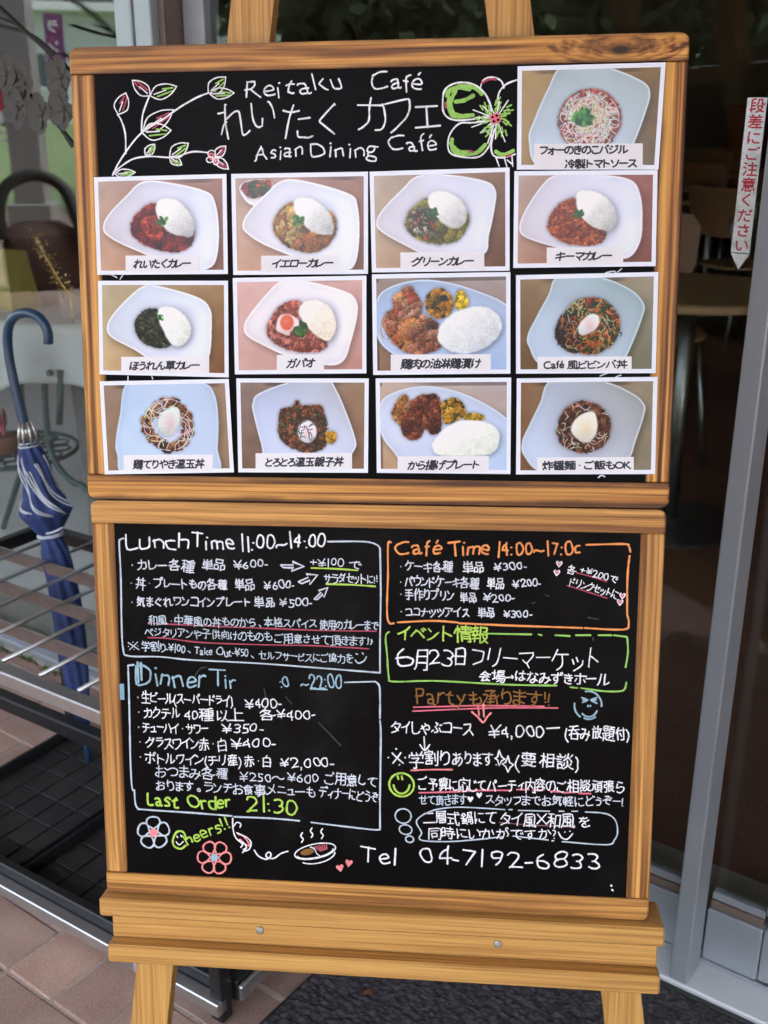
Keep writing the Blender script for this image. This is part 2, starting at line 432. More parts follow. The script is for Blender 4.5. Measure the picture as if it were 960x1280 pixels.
# centre lines of hand-drawn characters, x and y in 44ths of the character height (x + 3, y + 17)
GLYPH_POINTS = {
33: [[9,19,8,19], [8,44,8,27]], 40: [[14,47,10,40,8,32,8,23,10,14,15,7]], 41: [[5,8,10,17,11,24,11,35,8,42,5,46]], 43: [[15,24,15,41], [24,33,7,33]], 44: [[7,19,8,19,8,17,7,13]], 45: [[13,27,7,27]], 48: [[21,28,21,33,19,41,17,44,15,45,11,44,8,41,6,33,7,25,9,21,12,19,15,19,17,20,19,22,21,28]], 
49: [[14,19,14,44]], 50: [[5,39,6,41,7,44,11,45,13,45,17,43,19,38,18,33,11,23,10,19], [7,17,9,19,21,19]], 51: [[6,21,7,20,10,19,14,19,18,21,19,24,19,27,16,32], [7,44,10,45,14,45,17,43,19,39,18,36,16,32], [16,32,13,32]], 52: [[8,28,9,33,11,36,14,39,18,41], [21,28,8,28], [19,46,18,41,18,39,18,19]], 
53: [[7,19,14,19,16,20,19,22,19,27,18,31,14,33,10,33,9,35,9,44,10,45,18,45]], 54: [[16,44,12,40,9,36,8,32,7,28,7,25,9,21,12,19,17,19,20,21,21,27,19,30,15,32,8,32]], 55: [[10,19,19,40,20,44,19,45,7,45]], 
56: [[18,32,20,36,20,41,17,44,14,45,10,44,7,41,7,37,10,32], [18,32,21,27,21,23,18,20,15,19,11,19,9,20,7,22,7,27,10,32], [18,32,10,32]], 57: [[11,19,12,20,18,26,21,35,21,37,20,41,16,44,11,45,10,44,7,42,7,37,9,33,11,32,19,32]], 58: [[8,34,7,34], [7,19,8,19]], 
63: [[10,19,10,19], [7,44,11,44,12,43,13,41,12,37,8,28,8,27]], 65: [[11,28,24,28], [17,42,19,41,20,39,23,32,24,28,25,27,29,19], [17,45,17,42,15,40,11,31,11,28,9,27,6,19,3,17]], 67: [[30,20,25,19,19,19,13,20,9,24,7,30,7,34,8,36,10,41,12,42,19,45,24,45,29,44]], 
68: [[31,30,31,34,30,39,25,43,19,45,10,45,9,44,9,19,22,19,25,21,30,25,31,30]], 75: [[30,17,27,19,13,32], [26,46,24,45,19,40,15,35,13,32], [13,32,8,32], [8,44,8,19]], 76: [[8,44,9,19,21,19]], 79: [[9,39,7,35,7,28,10,23,13,20,18,19,24,19,29,21,33,24,35,31,34,35,32,40,28,43,24,45,18,45,14,44,9,39]], 
80: [[8,19,8,44,9,45,15,45,19,44,21,42,22,38,21,35,19,32,8,32]], 82: [[8,32,17,32], [17,32,18,29,27,17], [17,32,20,35,21,38,20,42,19,44,14,45,10,45,9,44,8,19]], 84: [[16,19,16,44], [26,45,5,45]], 97: [[16,19,15,33,11,35,6,34,5,32], [20,19,19,18,17,18,15,19,9,18,8,18,6,20,6,22,8,25,13,27,16,27]], 
99: [[19,19,17,19,11,19,8,21,7,25,7,31,10,33,14,35,18,35]], 100: [[21,44,20,19,19,19,13,19,10,20,8,22,7,26,8,31,10,34,14,35,21,35]], 101: [[7,27,19,27,20,30,17,34,13,35,9,33,7,29,7,25,8,22,11,19,18,19,20,20]], 102: [[13,46,10,44,8,39,8,19], [5,35,11,35]], 
103: [[10,24,14,25,16,27,17,30,16,35], [10,24,8,21,9,18], [9,18,5,14,5,11,6,10,10,8,13,8,17,9,18,10,19,14,18,16,16,17,9,18], [10,24,7,27,7,32,10,35,19,35]], 104: [[20,19,20,28,19,32,18,34,16,35,14,35,7,33], [7,19,7,44]], 105: [[8,43,7,43], [7,19,7,35]], 
107: [[24,17,20,19,14,25,13,27,13,28,17,32,20,35,21,36], [7,19,7,44]], 108: [[7,44,7,19]], 109: [[19,19,19,32], [32,19,32,32,31,34,29,35,26,35,19,32], [7,19,7,33], [7,33,15,35,17,35,19,32]], 110: [[20,19,20,28,19,32,18,34,16,35,14,35,7,33], [7,19,7,33]], 114: [[18,34,14,35,10,32,8,32], [8,35,8,19]], 
115: [[17,32,15,34,12,35,10,35,8,34,7,32,7,30,14,25,15,21,14,19,12,18,10,18,6,19]], 116: [[8,35,8,35], [16,19,13,18,11,19,9,20,8,22,8,34,10,39], [3,33,9,35,14,35]], 117: [[7,35,7,23,9,19,12,18,20,20,20,35]], 121: [[5,35,11,25,13,24], [5,8,7,9,12,20,13,23,15,25,19,35,21,36]], 
126: [[27,29,23,27,19,27,10,30,6,29,5,27]], 165: [[25,47,24,46,18,36,17,32], [24,25,5,25], [24,32,16,32,5,32], [5,47,12,35,13,33,14,32,14,19]], 215: [[22,26,9,39]], 233: [[16,45,14,43,13,41], [7,27,19,27,20,30,17,34,13,35,9,33,7,29,7,25,8,22,11,19,18,19,20,20]], 
8251: [[17,31,17,32], [17,31,18,31], [25,32,26,32], [16,41,17,41], [10,38,17,32], [18,32,18,31], [18,32,17,32], [8,32,7,32], [10,24,24,38]], 8594: [[33,26,35,28,36,31], [33,31,34,34], [36,31,10,31], [31,37,36,33,36,31]], 
9834: [[13,36,14,38], [14,38,14,41], [14,38,18,36], [10,21,12,23,14,26,15,29,13,36,13,44]], 12289: [[8,24,15,17]], 12290: [[9,26,13,26,16,23,16,19,14,16,9,16,6,18,6,23,9,26]], 12316: [[42,35,40,32,35,30,30,30,22,36,17,38,11,37,8,33]], 
12354: [[21,44,21,45], [11,45,20,44,33,46,36,47], [21,50,21,46,20,41,20,28,21,21], [21,24,24,25,28,29,32,38,32,40], [21,21,14,19,11,19,10,20,10,26,13,31,16,34,19,35,21,36,26,38,33,37,36,36,39,33,41,30,41,27,40,24,39,22,36,19,29,16]], 
12356: [[10,45,11,30,13,22,16,19,21,20,22,21,24,26], [33,45,35,44,39,36,41,26]], 12358: [[18,49,32,47], [19,17,21,17,27,19,33,23,36,29,36,34,33,38,27,39,21,39,13,37]], 
12362: [[41,41,35,45], [19,43,19,42], [28,44,18,42,10,42], [27,17,30,18,35,20,37,21,39,24,39,27,38,30,36,32,33,33,25,33,19,32,18,30,16,30,11,27,10,24,10,21,12,19,15,18,17,18,19,19,19,50]], 12363: [[43,32,37,44], [20,17,26,18,29,21,30,27,30,38,27,41,8,40], [19,49,19,41,14,28,10,17]], 
12364: [[35,44,38,40,42,31], [41,53,43,50], [38,48,37,50], [7,39,18,41,25,41,28,40,29,38,30,27,28,21,27,18,24,17,19,17], [19,49,17,37,14,28,9,17]], 
12365: [[14,28,13,25,13,22,13,20,15,18,22,16,30,16,33,17], [38,38,29,36,11,36], [36,47,28,45,12,45], [27,28,33,27,34,28,31,35,30,37,28,41,28,44,27,46,26,50]], 12367: [[32,49,30,49,15,36,14,33,16,31,32,17]], 12368: [[37,39,36,42], [30,41,32,36], [31,17,15,31,14,33,15,36,27,46]], 
12369: [[11,23,13,24,14,29], [34,40,35,40], [22,40,38,40,41,41], [27,16,32,21,34,27,35,35,34,49], [11,19,11,23,10,24,10,27,10,37,11,49]], 
12370: [[40,46,38,50], [43,52,44,48,45,47], [14,28,13,24,12,23,11,22], [21,39,38,39,41,40], [24,16,26,16,29,19,33,25,33,28,33,49], [11,18,11,22,10,23,9,28,9,34,11,48]], 12371: [[35,46,14,46], [13,28,12,25,13,22,15,20,18,18,21,17,30,17,37,19]], 
12372: [[33,46,32,45,14,45], [12,28,11,26,12,22,14,19,17,18,33,17,37,19], [43,49,42,52], [38,47,38,49]], 12373: [[15,30,13,28,13,24,13,21,15,19,21,17,32,17,34,17], [30,43,29,43], [28,30,35,30,29,44,27,50], [39,44,24,42,11,43]], 12375: [[39,24,38,22,34,19,25,16,19,17,16,19,14,26,15,47,16,49]], 
12376: [[14,49,14,30,14,26,15,22,17,18,20,16,27,16,34,19,39,24], [32,40,30,44], [37,43,35,48]], 12377: [[28,37,24,38,21,37,18,34,18,32,18,28,20,27,23,25,28,26], [41,44,8,44], [19,17,24,19,28,23,28,26,29,28,29,33,28,37,28,49]], 
12378: [[35,50,36,44], [25,25,26,24], [41,49,40,52], [40,44,11,44,7,43], [27,36,24,37,21,37,18,35,16,32,17,28,18,26,22,25,24,25,26,25], [27,49,27,37,28,32,28,27,26,25,26,23,26,21,23,19,18,16]], 
12379: [[16,38,16,38], [26,28,30,28,33,30,33,35,33,49], [16,47,16,25,17,20,20,18,35,18,37,19], [6,37,41,40]], 12382: [[41,42,40,45], [36,40,34,44], [22,32,21,32,21,33], [30,48,28,49,14,48], [30,48,28,45,19,38,18,35], [32,17,27,17,24,18,21,19,19,22,19,27,22,33], [38,35,29,35,22,33,18,35,7,33]], 
12383: [[28,36,40,36], [43,19,38,17,32,18,27,19,25,21,25,25], [19,43,18,43], [20,50,17,37,11,17], [9,43,18,43,27,44]], 12384: [[27,36,38,36], [42,46,41,49], [37,44,36,47], [24,25,24,21,26,19,30,17,37,17,38,17], [26,44,16,42,7,42], [18,49,18,45,16,41,16,38,14,30,10,18,9,17,8,17]], 
12388: [[19,19,25,20,30,21,38,26,40,30,40,36,39,39,36,42,29,44,18,42,8,38]], 12390: [[36,18,33,18,27,20,24,23,22,25,21,29,22,35,24,40,28,44,29,46], [8,44,24,46,29,46,40,47]], 12391: [[36,34,35,38], [40,40,41,36], [36,18,32,18,27,20,23,23,21,26,21,30,21,35,24,40,27,43,28,46], [39,47,8,44]], 
12392: [[21,36,15,49], [36,43,24,37,21,36,15,30,13,24,14,22,16,19,21,18,33,18,38,19]], 12393: [[38,46,37,49], [43,47,42,50], [19,36,14,48], [37,18,32,17,20,17,14,19,12,24,13,29,20,36,23,37,33,42]], 
12394: [[35,43,41,40], [20,50,19,43], [18,43,17,40,15,35,10,25], [9,43,17,43,26,44], [40,21,30,26,24,26,21,25,19,23,19,19,21,17,24,16,28,16,31,18,32,21,31,36]], 12395: [[40,19,30,19,26,20,23,22,22,27], [39,44,24,44], [14,28,13,24,11,22], [12,49,10,32,11,18]], 
12398: [[25,46,25,40,23,35,21,28,18,23,16,21,12,22,9,24,8,28,8,33,9,36,12,41,17,44,22,46,31,46,34,45,37,43,39,38,41,33,40,27,38,23,35,20,30,18,27,17]], 
12399: [[11,22,13,24,14,28], [33,41,33,41], [22,41,32,41,41,42], [11,18,10,19,11,22,10,22,10,36,11,49], [40,23,35,25,33,27,27,27,22,25,21,23,21,21,23,18,28,17,32,18,34,20,34,30,33,33,33,49]], 
12406: [[17,17,19,17,25,17,27,18,29,21,29,24,27,26,21,35], [21,48,25,46,28,44,28,43,26,40], [38,41,37,43], [36,32,41,21], [43,43,42,45], [13,25,7,21]], 
12411: [[11,22,12,23,14,28], [41,47,37,47,23,47], [41,37,37,36,22,36], [11,18,10,19,11,22,10,22,10,36,11,49], [41,22,32,26,26,27,22,24,21,23,21,20,25,18,29,17,32,18,33,21,33,47]], 
12414: [[13,36,16,35,38,36], [38,46,28,44,13,45], [38,21,30,25,27,25,23,27,19,27,16,26,13,24,13,22,13,19,16,17,21,16,24,17,26,19,26,50]], 12415: [[37,28,40,28,42,27], [14,47,26,47,26,45,22,35], [26,16,31,19,34,23,37,29,38,38], [37,31,23,35,15,34,10,31,8,27,8,22,10,21,13,21,15,22,20,31,21,35]], 
12418: [[18,31,18,31], [19,43,19,42], [9,44,20,42,28,43], [8,33,16,31,27,31], [20,50,18,30,18,22,19,20,21,18,24,17,31,17,37,20,39,23,39,27,37,32,36,34,34,35]], 
12419: [[23,43,25,41], [17,33,17,33], [17,33,18,33], [18,33,18,33], [18,33,17,33], [14,39,18,32,24,16,25,14], [27,27,33,26,36,27,37,29,38,32,37,35,35,37,32,38,23,36,10,30]], 
12420: [[23,50,27,47], [17,38,17,38], [17,38,16,38], [16,38,16,38], [16,38,17,38], [24,16,17,37,12,46], [8,35,16,38,18,39,24,42,28,43,34,44,38,42,40,41,41,38,40,34,38,31,35,30,28,30]], 
12425: [[32,47,29,47,18,49], [13,30,14,42], [13,30,15,30,21,33,25,35,33,34,36,32,38,30,38,24,34,20,27,17,19,17,17,18]], 12426: [[14,41,16,41,17,40], [14,29,14,38,14,40,15,50], [20,17,27,19,33,24,35,30,35,39,33,44,31,46,29,47,26,47,21,45,16,39,14,38]], 
12428: [[7,22,12,30,15,32], [16,36,19,37,28,43,34,43,36,39,34,23,35,20,36,19,40,19,44,21], [17,43,8,42], [16,17,15,32,16,35,17,49,18,50]], 12429: [[21,35,22,38,29,44,31,47], [31,47,29,47,15,47], [19,17,28,17,35,20,38,24,38,29,36,32,33,34,31,35,21,35,17,33,10,27]], 
12434: [[16,36,22,37,25,36,27,33,27,25], [33,46,26,45,10,45], [21,50,20,47,16,38,16,36,12,32], [40,37,27,33,26,31,21,28,17,24,17,19,19,18,21,17,24,16,30,16,37,17]], 12435: [[17,34,18,33], [42,27,39,21,38,19,35,18,30,18,28,20,27,31,26,32,24,33,17,33], [8,17,9,18,12,27,17,33,17,36,24,49]], 
12450: [[14,17,20,22,23,27,24,30,24,38], [33,37,38,41,39,43,40,46,39,47,10,47]], 12451: [[25,16,25,32], [11,27,21,31,25,32,26,34,33,39]], 12452: [[27,38,27,17], [38,49,26,38,9,32]], 12454: [[24,50,24,43], [19,17,21,18,27,21,33,26,38,35,38,38,38,43,36,43,11,43,10,42,10,33]], 
12455: [[24,38,24,19], [36,38,13,38], [38,18,11,18]], 12456: [[24,21,24,44], [41,21,8,21], [38,44,11,44]], 12457: [[29,32,27,31,20,25,13,20], [14,36,27,36,29,35,38,36], [30,41,30,36,29,34,29,32,30,31,30,17,28,16,24,16]], 
12458: [[10,22,19,29,26,36,29,38], [30,42,29,41], [40,42,10,42], [30,50,29,40,30,36,30,19,29,18,23,18,21,19]], 12459: [[23,50,22,39,20,30,18,25,14,21,11,19,8,18], [27,18,33,18,36,21,38,28,38,41,35,42,10,42]], 
12460: [[41,51,42,48], [36,49,37,46], [22,41,21,41], [22,49,21,36,19,30,14,22,11,18,9,17], [26,17,33,18,35,19,37,30,37,41,35,41,10,41]], 12461: [[22,42,23,42], [25,30,25,30], [10,27,40,32], [22,49,22,43,24,39,27,21,27,17], [10,39,21,41,24,43,34,44,36,44,38,43]], 
12463: [[22,44,24,50], [11,35,13,36,21,44,36,44,38,43,38,41,36,36,30,27,24,21,17,18,14,17]], 12464: [[36,43,22,43,20,44], [43,49,41,52], [12,16,16,17,21,20,26,24,30,28,34,35,36,40,36,43,38,45,38,47,36,50], [5,33,8,33,12,36,20,44,22,49]], 
12465: [[17,17,20,19,26,25,29,33,29,42], [41,42,16,42], [19,50,16,42,9,33]], 12467: [[11,21,38,21], [13,45,37,45,38,21]], 12469: [[32,49,32,30,31,27,27,20,22,17], [16,49,16,30], [41,40,7,40]], 12472: [[11,17,19,20,28,24,37,32,40,36,40,38], [10,38,16,34], [40,50,42,46], [34,48,36,44], [22,44,16,47]], 
12473: [[28,30,40,18], [13,46,33,46,34,46,34,43,28,30,26,30,17,22,10,18]], 12475: [[18,38,18,38], [33,31,37,38,38,40,37,41,7,36], [38,18,24,18,20,19,18,20,18,24,18,47,18,49]], 12477: [[18,18,20,19,25,22,30,27,35,37,37,44,37,46], [11,46,16,36]], 
12479: [[30,28,31,28], [21,35,29,30,35,25], [22,45,36,45,38,44,38,41,32,30,26,23,18,19,14,17], [25,51,23,49,22,45,20,44,12,35,10,34]], 
12480: [[40,53,43,49], [21,44,22,44,36,44], [29,27,30,27], [20,33,27,29,34,24], [13,16,15,17,23,21,30,28,35,36,36,41,37,44,38,44,37,49], [22,49,20,44,19,43,12,35,8,33]], 12481: [[25,35,25,35], [12,46,25,46,33,48,38,47], [25,46,25,36,24,27,20,20,16,17], [9,35,41,35]], 
12483: [[19,16,20,16,24,18,30,23,35,30,37,38], [13,38,15,31], [25,33,23,39]], 12484: [[13,36,10,45], [40,46,37,36,31,27,24,21,18,18,17,18], [25,39,22,47]], 12486: [[14,47,36,47], [13,17,17,17,21,20,23,22,25,27,25,36], [8,36,41,36]], 
12487: [[41,53,44,49], [16,16,22,21,24,25,25,29,25,36], [33,47,13,47], [39,47,37,51], [40,36,8,36]], 12488: [[19,37,24,36,38,31], [19,18,19,22,19,49]], 12489: [[36,30,24,35,18,36], [39,44,37,49], [32,46,33,43], [18,48,18,17]], 12490: [[41,39,9,39], [26,49,25,47,25,32,25,29,23,26,20,21,17,18,14,17]], 
12491: [[9,22,40,22], [13,44,36,44]], 12495: [[19,46,18,39,15,31,12,25,9,20], [31,46,37,31,41,19]], 12496: [[8,19,14,30,18,44], [30,44,36,31,40,19], [42,49,40,52], [37,47,36,50]], 12497: [[8,19,14,30,18,44], [30,44,36,31,40,19], [43,46,41,44,38,44,37,46,37,49,39,51,42,51,44,48,43,46]], 
12499: [[13,35,16,35,34,41], [41,48,40,50], [36,46,35,49], [13,47,13,23,14,19,16,18,22,17,37,19]], 12501: [[11,46,35,46,38,45,38,43,36,36,32,28,25,23,20,20,16,18]], 12503: [[11,46,36,46,38,44,41,44,44,46,45,49,44,51,42,52,40,52,38,50,37,49,36,40,35,35,31,28,27,24,23,21,17,18,15,18]], 
12505: [[33,45,35,41], [40,22,31,33,25,39,21,41,19,41,17,40,8,28], [38,47,41,43]], 12507: [[15,33,11,25], [41,24,36,32], [25,49,25,19,24,18,19,17], [8,42,40,42]], 12508: [[36,49,37,46], [13,31,9,24], [40,24,35,32], [44,47,41,50], [18,17,23,17,24,18,24,49], [40,42,38,41,8,41]], 
12510: [[25,26,35,36,39,41,39,44,38,45,10,45], [31,17,26,24,25,26,22,27,16,32]], 12513: [[28,32,28,33], [38,22,32,29,29,31,27,33,16,41], [8,18,12,18,16,21,20,24,27,31,34,44,35,47]], 12517: [[30,19,32,30,32,37,14,37], [38,19,11,19]], 
12521: [[14,47,35,47,36,48], [11,38,36,38,38,37,38,33,34,26,28,21,21,18,19,17]], 12522: [[14,47,14,31], [22,17,24,18,29,21,33,27,35,34,35,48]], 12523: [[42,29,42,28,36,23,30,20,28,20,27,46,28,48], [8,18,9,18,11,21,15,28,16,39,16,49]], 12524: [[14,47,15,20,19,20,29,23,36,28,41,33]], 
12525: [[38,21,38,44,38,45,37,45,11,45,11,43,11,21], [38,21,11,21]], 12527: [[10,35,10,45,11,46,36,46,38,45,38,41,37,35,33,27,30,24,24,19,20,18,18,18]], 12531: [[41,39,35,31,29,25,21,21,13,18], [21,40,14,46]], 12539: [[25,33,25,33]], 12540: [[40,34,10,34]], 
19978: [[23,38,40,38], [23,51,23,17], [7,17,43,17]], 20013: [[41,29,41,44,40,44,9,44,8,43,8,29], [41,29,8,29], [24,16,24,52]], 20028: [[27,33,22,38], [15,28,16,28], [33,52,33,15], [41,44,8,44], [7,28,43,28], [8,16,9,16,13,21,16,29,16,51]], 
20104: [[18,44,25,41,27,41], [29,36,27,41], [18,15,23,15,25,17,25,36], [27,41,28,42,34,47,35,49,35,50,11,50], [37,28,41,33,41,35,40,36,30,36,27,36,7,36]], 
20107: [[42,49,7,49], [24,44,37,44,38,43,37,39,36,38,13,38,12,39,13,44,24,44], [43,27,7,27], [10,33,38,33,38,31,38,21], [38,21,10,21], [24,52,24,17,23,15,18,14]], 20108: [[38,46,10,46], [7,20,42,20]], 
20184: [[7,35,9,38,12,39], [27,26,23,34], [37,51,37,17,35,15,29,15], [43,43,20,43], [18,52,17,51,13,44,12,41,13,37,13,16]], 20197: [[11,22,11,49], [41,17,41,18,36,23,33,25], [25,41,22,47], [21,16,26,18,33,26,37,41,38,50], [10,21,12,22,14,23,22,26]], 
20250: [[14,17,15,20,20,27,21,30], [14,41,15,39,17,38,33,38,36,41], [32,25,35,22,36,19], [41,30,8,30], [8,38,14,41,25,50,27,52], [25,50,35,42,36,41,42,39], [40,16,38,18,36,19,11,16]], 
20316: [[30,25,43,25], [30,35,42,35], [7,36,9,38,11,39], [30,45,30,16], [43,45,25,45], [16,52,11,41,12,37,12,16], [27,52,26,50,25,45,23,44,19,37]], 
20351: [[7,37,9,39,11,40], [30,40,42,40,42,32,40,31,20,31,20,40,30,40], [43,47,19,47,15,49], [12,15,12,38,11,42,12,45,15,49], [21,27,23,23,28,20,37,16,41,15,43,16], [18,15,24,18,28,21,29,24,30,29,30,51]], 
20379: [[36,22,42,15], [19,16,25,23], [11,39,9,39,8,38], [25,52,25,28], [43,43,19,43], [36,52,36,28], [18,28,43,28], [15,52,12,44,11,41,11,38,11,16]], 20869: [[25,44,24,44], [24,35,27,34,34,27,35,25], [33,15,39,15,41,17,41,43,41,44,40,44,9,44,8,43,8,15], [15,25,16,26,20,30,24,35,25,45,25,52]], 
20919: [[7,18,11,30], [11,43,8,49], [17,38,22,42,29,50], [30,36,29,39], [40,40,38,41,29,50], [30,20,37,28,37,31,20,32], [24,22,30,20,31,17,33,16]], 
21106: [[17,52,18,49], [34,26,34,46], [10,17,25,17], [42,52,42,17,40,15,36,15], [24,37,11,37], [25,17,25,24,24,25,10,25,10,17], [27,32,7,32], [18,42,18,25], [18,42,26,42,28,45,28,48,26,49,8,48,7,45,9,42,18,42]], 
21147: [[22,43,22,43], [22,52,22,36,20,30,15,22,12,19,8,16], [8,43,39,43,41,42,40,29,38,18,35,15,29,15]], 
21332: [[36,29,36,29], [22,29,21,29], [11,52,11,16], [16,41,6,41], [22,47,41,47,41,44,39,39,38,38,34,38], [39,15,41,15,42,17,43,21,42,29,32,29], [24,15,26,16,27,18,28,29,18,29], [32,16,35,23,36,33], [22,33,21,22,18,16], [21,38,24,39,28,43,29,47,30,48,30,52]], 
21336: [[14,44,14,48,11,52], [35,45,36,49,38,51,39,52], [39,37,11,37], [43,22,7,22], [22,52,24,48,24,15], [14,44,35,45,39,44,39,31,37,30,11,30,11,44,14,44]], 
21508: [[23,37,22,39,16,45], [36,17,36,27,35,27,13,27,13,17], [36,17,13,17], [27,37,28,39,33,44,34,46,34,47,20,47,18,48], [27,37,28,35,35,32,41,30,44,31], [8,41,13,45,15,45,16,47,18,48,20,52], [7,30,18,34,23,37,27,37]], 
21516: [[35,43,15,43], [8,15,8,49,9,50,10,50,41,50,41,17,40,15,36,15], [18,24,31,24,32,25,32,34,18,35,18,33,18,21]], 21521: [[23,52,21,45], [18,21,18,34,18,36,30,36,31,35,32,34,32,25,31,24,18,24], [8,15,9,44,10,44,21,45,40,44,41,44,41,17,39,15,34,15]], 
21585: [[14,17,35,17], [36,30,35,30], [23,49,23,47,21,41], [10,49,23,49,34,51,39,50], [43,40,7,40], [14,17,14,30,15,33,18,37,19,40], [7,27,14,30,37,30,43,28], [30,40,31,37,35,33,36,30,35,17]], 
21644: [[27,21,41,21], [6,21,6,23,12,32,14,34], [15,39,14,39], [15,34,19,33,22,28], [15,34,14,34], [41,17,41,47,41,48,40,48,29,48,28,47,27,17], [22,39,7,39], [15,16,15,33,14,35,15,49], [8,49,15,49,16,50,21,51]], 
21697: [[41,17,29,17], [8,17,20,17], [33,50,35,50,35,49,35,40,34,39,15,39,14,49,15,50,33,50], [41,17,41,31,29,31,29,30,29,15], [20,17,20,31,8,31,8,30,8,15]], 
22577: [[36,21,43,16], [18,32,19,37,19,41], [36,23,34,25,32,29,31,32,31,35], [10,38,10,32], [14,31,14,16], [22,24,7,24], [21,48,8,48], [14,52,14,41], [22,41,7,41], [7,32,22,32], [35,41,40,41,41,42,41,44,41,50,29,50,27,49,27,16,29,15,31,16,36,21,37,23,40,29,41,35,40,35,27,35]], 
22580: [[19,17,25,22,27,25,29,28], [30,17,34,24,35,28], [25,34,24,28], [40,46,23,46], [11,51,11,27], [43,34,19,34], [40,46,40,50,40,51,24,51,23,50,23,40,24,39,39,40,40,41,40,46], [16,43,7,43], [17,30,16,28,12,27,11,26,6,24], [17,24,23,28,41,28,42,28,42,24,40,16,36,15]], 
23376: [[11,49,34,49,36,49,34,45,25,39,24,16,22,15,18,15], [43,33,7,33]], 23398: [[12,52,14,47,14,46], [24,52,25,49,26,45], [35,46,38,52], [32,37,30,38,14,38], [42,27,7,27], [8,39,8,45,14,45,41,45,42,44,42,39], [32,37,31,35,25,31,24,28,24,16,22,15,18,15]], 
23481: [[40,36,31,43], [25,49,24,52], [18,43,14,39,10,36], [35,28,35,16,14,16], [41,44,41,47,41,48,25,48,8,48,8,47,8,44], [7,25,14,27,17,27,35,27], [14,16,14,27,16,30,24,37,26,36,34,30,35,28,42,26]], 
23652: [[22,33,21,36], [38,21,18,21], [22,39,21,44], [35,35,33,33], [28,38,28,30], [10,44,38,44,40,45,40,46,40,49,39,50,11,50,10,49,10,31,9,24,7,16], [35,44,35,39], [18,21,18,24,19,25,37,25,38,24,38,16,37,16,18,16,18,21], [28,38,26,39,16,39,16,37,16,30,18,29,39,29,40,32,40,38,40,39,30,39,28,38]], 
24046: [[29,26,29,17], [32,47,34,52], [18,47,17,50,14,52], [38,26,21,26,18,27], [14,17,42,17], [9,46,30,46,32,47,40,46], [42,33,7,33], [38,39,11,39], [24,46,24,43,22,39,21,33], [7,19,11,21,16,27,18,27,19,33]], 
24321: [[19,49,15,45,13,42], [36,43,36,45,32,49,29,49], [33,37,33,16], [43,30,7,30], [17,37,17,28,15,23,10,17,8,16], [10,41,13,42,17,41,36,43]], 24335: [[36,51,40,48], [30,44,29,44], [16,34,16,19], [8,34,24,34], [8,17,26,21], [43,22,42,16,41,15,37,16,35,19,31,31,29,45,29,51], [42,44,7,44]], 
24373: [[40,44,24,44], [7,50,16,50,16,49,16,41,8,40,8,39,8,31,16,30,16,29,16,21,14,16,13,15,9,15], [23,16,31,18], [40,38,24,38], [36,23,41,27], [43,16,41,17,38,19,36,23,34,24,31,28,30,32], [21,32,30,32,43,32], [42,50,26,50,24,50,24,33,23,30,23,16,22,14]], 
24403: [[24,37,24,52], [10,50,14,43], [11,27,39,27], [35,42,39,50], [9,17,39,17], [10,36,24,37,39,36,39,17]], 24540: [[43,20,39,30], [23,35,23,16,25,16,33,16,35,17,36,22], [16,30,14,20], [24,41,32,37], [27,47,25,52], [43,46,27,47,10,46,10,30,7,16]], 
24773: [[11,52,11,16], [40,27,21,27], [5,35,7,44], [21,22,40,22], [16,41,14,46], [41,44,20,44], [43,38,18,38], [42,49,19,49], [35,15,38,15,40,17,40,32,39,33,38,33,22,33,21,33,21,16], [30,52,30,38]], 
24847: [[32,43,33,46,33,49], [17,49,17,46,18,42], [33,19,32,16,30,15,21,15,18,16,18,22], [41,17,39,21], [13,32,37,32], [23,27,23,24,27,21], [25,49,24,53], [12,22,8,16], [37,32,37,28,35,27,14,27,13,27,13,28,13,36,14,38,36,38,37,36,37,32], [40,49,10,49], [41,42,7,42]], 
25163: [[10,39,40,39], [7,29,43,29], [16,15,22,15,25,17,25,49], [10,49,25,49,37,52]], 25215: [[7,41,15,41,16,40,13,31,9,22], [42,41,39,37,36,35], [13,50,32,50,34,50], [19,31,30,31], [17,24,32,24], [30,38,20,38], [34,50,32,47,25,42,24,16,20,15,17,16], [41,21,37,30,33,41]], 
25562: [[29,28,25,21,20,16], [24,46,40,46], [29,15,33,21,36,28], [20,25,23,28,25,28], [26,34,25,28], [24,46,24,50,24,51,39,51,40,50,40,41,39,40,24,40,24,46], [21,34,43,34], [16,43,6,43], [12,52,12,17,11,15,8,15], [25,28,40,28,42,28,41,21,40,16,39,15,35,15], [6,29,16,32]], 
25918: [[11,36,20,36,21,34], [14,52,15,49,16,48], [34,23,32,22,28,18,25,16], [34,27,35,27,36,29,38,34,40,44], [14,15,19,16,20,19,21,34], [28,38,24,34,21,34], [22,45,6,45], [11,45,11,31,11,27,9,20,6,16], [29,44,43,44], [43,16,40,18,36,22,34,23,34,26,32,28,30,36,28,38,31,52]], 
26085: [[37,18,12,18], [37,34,12,34], [12,16,12,47,12,49,13,49,37,49,37,18]], 26178: [[25,25,28,21], [17,36,8,36], [41,47,23,47], [21,30,43,30], [32,38,32,52], [38,38,38,17,36,15,32,15], [43,38,21,38], [8,21,8,49,16,49,17,49,17,48,17,24,16,24,8,24]], 
26376: [[37,28,13,28], [36,39,13,39], [29,15,34,15,36,16,37,17,37,49,37,50,36,50,15,50,13,49,13,30,10,21,7,16]], 26412: [[11,25,12,27,17,35,20,40,20,43], [11,25,8,24], [42,23,35,30,32,34,29,39,29,43], [35,23,14,23,11,25], [24,52,24,15], [42,43,7,43]], 
